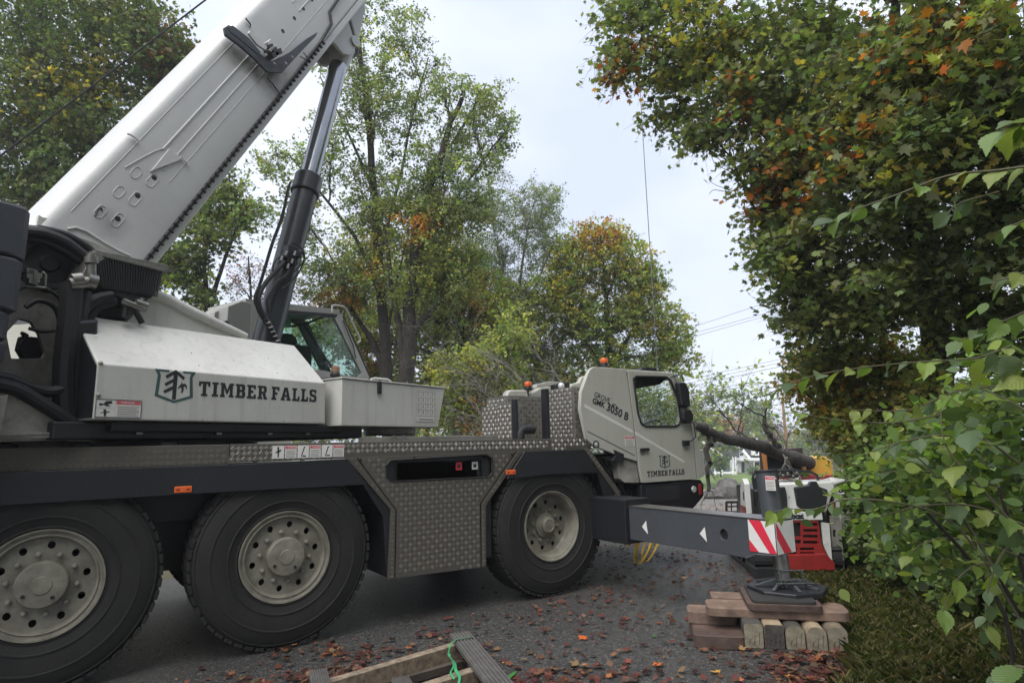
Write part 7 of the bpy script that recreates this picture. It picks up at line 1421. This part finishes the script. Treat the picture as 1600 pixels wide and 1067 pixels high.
elmb([(1660, 470), (1600, 488), (1540, 515), (1495, 535)], 2.3, 2.5, 9, .12); elmb([(1580, 540), (1520, 560), (1440, 565), (1340, 575), (1260, 590), (1190, 620)], 2.8, 2.9, 17, .105)
elmb([(1600, 600), (1500, 610), (1420, 640), (1330, 640)], 2.8, 3.0, 11, .10); elmb([(1500, 640), (1400, 660), (1300, 655), (1235, 640)], 3.0, 3.1, 9, .10)
elmb([(1600, 980), (1540, 880), (1480, 810), (1400, 785), (1320, 780), (1275, 795), (1235, 795), (1205, 800)], 2.7, 3.0, 17, .09); elmb([(1560, 900), (1500, 800), (1440, 720), (1380, 690)], 2.6, 2.8, 12, .11)
elmb([(1620, 860), (1540, 770), (1480, 700), (1470, 640)], 2.3, 2.5, 12, .12); elmb([(1640, 760), (1560, 700), (1500, 660)], 2.1, 2.2, 8, .13); elmb([(1600, 820), (1520, 790), (1440, 790), (1400, 800), (1350, 815)], 2.8, 2.9, 12, .10)
elmb([(1620, 880), (1540, 850), (1480, 840), (1440, 850), (1420, 870)], 3.0, 3.1, 11, .10); elmb([(1640, 940), (1570, 900), (1540, 880), (1500, 900), (1470, 960)], 2.7, 2.7, 11, .10); elmb([(1650, 820), (1580, 850), (1550, 900), (1540, 960), (1545, 990)], 2.4, 2.4, 11, .09)
elmb([(1640, 680), (1600, 640), (1540, 610), (1480, 590)], 2.2, 2.4, 9, .12); elmb([(1560, 760), (1480, 740), (1420, 735), (1370, 740)], 3.2, 3.3, 12, .10); elmb([(1560, 840), (1450, 800), (1410, 820), (1380, 840)], 3.4, 3.5, 12, .10)
elmb([(1620, 600), (1590, 560), (1540, 560)], 2.0, 2.1, 6, .12); elmb([(1640, 1060), (1590, 1040), (1560, 1060)], 2.0, 2.1, 5, .12); elmb([(1560, 700), (1480, 680), (1410, 690), (1350, 710)], 2.7, 2.7, 12, .10)
for a, b in (((1600, 990), (1500, 800)), ((1620, 1000), (1560, 760)), ((1570, 960), (1440, 790))): MB().tube(smooth_path([np.array((el0[0], el0[1], 0)), dp(*a, 3.0), dp(*b, 2.9)], 5), rads(.016, .007, 11), 6).build('stem', BARK, elm, smooth=True)
# remaining mass of the same shrub behind the nearest leaves
CE = []
for (px, py, rx, ry, n, d) in ((1450, 720, 90, 60, 36, 3.8), (1520, 700, 110, 90, 44, 3.4), (1440, 820, 70, 50, 30, 3.8), (1520, 850, 90, 90, 36, 3.5), (1580, 600, 60, 60, 20, 3.2), (1360, 780, 40, 40, 10, 3.9)):
    v = unit(rg.normal(size=(n, 3))) * (rg.uniform(0, 1, (n, 1)) ** .5); CE += [dp(px + rx * a, py + ry * b, d + .5 * c) for a, b, c in v]
CE = np.array(CE); n = len(CE) * 12; idx = np.repeat(np.arange(len(CE)), 12); V = leaf_cards(CE[idx] + rg.normal(size=(n, 3)) * .13, .075 * rg.uniform(.6, 1.15, n), ELM, rg, up=1.0, droop=.7, curl=.3)
o = obj_from(fastmesh('foliage', V - eb, len(ELM), n, [LEAF], col=np.repeat(pal(EC, n, rg, None, .2), len(ELM), 0)), 'foliage', elm); o['kind'] = 'stuff'
# ground cover under the bushes
n = 5200; e = rng.uniform(4, 14, n); q = -1.6 - np.abs(rng.normal(size=n)) * 2.2 + edgef(e) * .5; xy = EN(e, q); P_ = np.column_stack([xy, gz(xy[:, 0], xy[:, 1]) + rng.uniform(.02, .45, n)])
V = leaf_cards(P_, rng.uniform(.04, .09, n), ELM, rng, up=1.2, droop=.2, curl=.2); o = obj_from(fastmesh('ground_cover', V, len(ELM), n, [LEAF], col=np.repeat(pal([(.06, .09, .03), (.08, .12, .035), (.045, .06, .025), (.12, .15, .06)], n, rng, None, .2), len(ELM), 0)), 'ground_cover'); tag(o, 'low weeds and creepers covering the bank beneath the bushes', 'plants', kind='stuff')

# --- woods standing behind and to the right of the photographer's place
def tree_w(e, q, h, r_, label, seed, n=260):
    rg = np.random.default_rng(seed); xy = EN(e, q); base = np.array((xy[0], xy[1], gzf(*xy))); t = thing('roadside_tree', tuple(base), label, 'tree', 'woods behind the camera')
    MB().tube([base - Z_ * .1, base + Z_ * h * .4 + np.array((.2, .1, 0)), base + Z_ * h * .9], [.26, .2, .07], 8).build('trunk', BARK, t, smooth=True)
    v = unit(rg.normal(size=(n, 3))) * (rg.uniform(0, 1, (n, 1)) ** .4); ce = base + np.array((0, 0, h * .6)) + v * np.array((r_, r_, h * .42)); per = 26; m_ = n * per; idx = np.repeat(np.arange(n), per)
    V = leaf_cards(ce[idx] + rg.normal(size=(m_, 3)) * .45, .24 * rg.uniform(.7, 1.2, m_), RHOMB, rg, up=.8, droop=.4, curl=.2)
    u = np.linspace(0, 1, 4)[:, None]; s0 = base + Z_ * h * .45; V2, L2 = tubes_np([s0 * (1 - u) + c_ * u for c_ in ce[::4]], [np.linspace(.04, .01, 4)] * len(ce[::4]), 3); o = obj_from(fastmesh('branches', V2 - base, 4, len(L2), [BARK], L2), 'branches', t); o['kind'] = 'stuff'
    o = obj_from(fastmesh('crown', V - base, 4, m_, [LEAF], col=np.repeat(pal(DG, m_, rg, None, .2), 4, 0)), 'crown', t); o['kind'] = 'stuff'
for k, (e, q, h, r_) in enumerate(((-2.5, -4.0, 11, 3.4), (3.5, -5.5, 12, 3.6), (-8, -5, 12, 4), (-5, -9, 13, 4.5), (-13, -3, 12, 4), (9, -7, 12, 4), (1, -9.5, 13, 4.2))):
    tree_w(e, q, h, r_, ['broad green tree nearest behind the camera', 'green tree right of the camera', 'tree further back along the drive edge', 'tall tree deep behind the camera', 'rearmost tree at the drive edge', 'tree right of the elm shrub', 'tall tree in the wood right of the camera'][k], 300 + k)

# ---------------------------------------------------------------- haze added to lift dark tones, standing in for lens veil
hm = bpy.data.materials.new('veil_haze'); hm.use_nodes = True; t = hm.node_tree; t.nodes.clear(); o_ = N(t, 'ShaderNodeOutputMaterial'); pv = N(t, 'ShaderNodeVolumePrincipled')
pv.inputs['Color'].default_value = (.92, .95, 1, 1); pv.inputs['Density'].default_value = HAZE_D; pv.inputs['Anisotropy'].default_value = .2; t.links.new(pv.outputs[0], o_.inputs['Volume'])
o = MB().boxw(-190, 230, -190, 230, -6.5, 36).build('haze', hm); o['kind'] = 'stuff'; o['label'] = 'thin haze added over the whole place to lift dark tones like lens veil'
for o in bpy.data.objects:
    if 'wl' in o: del o['wl']
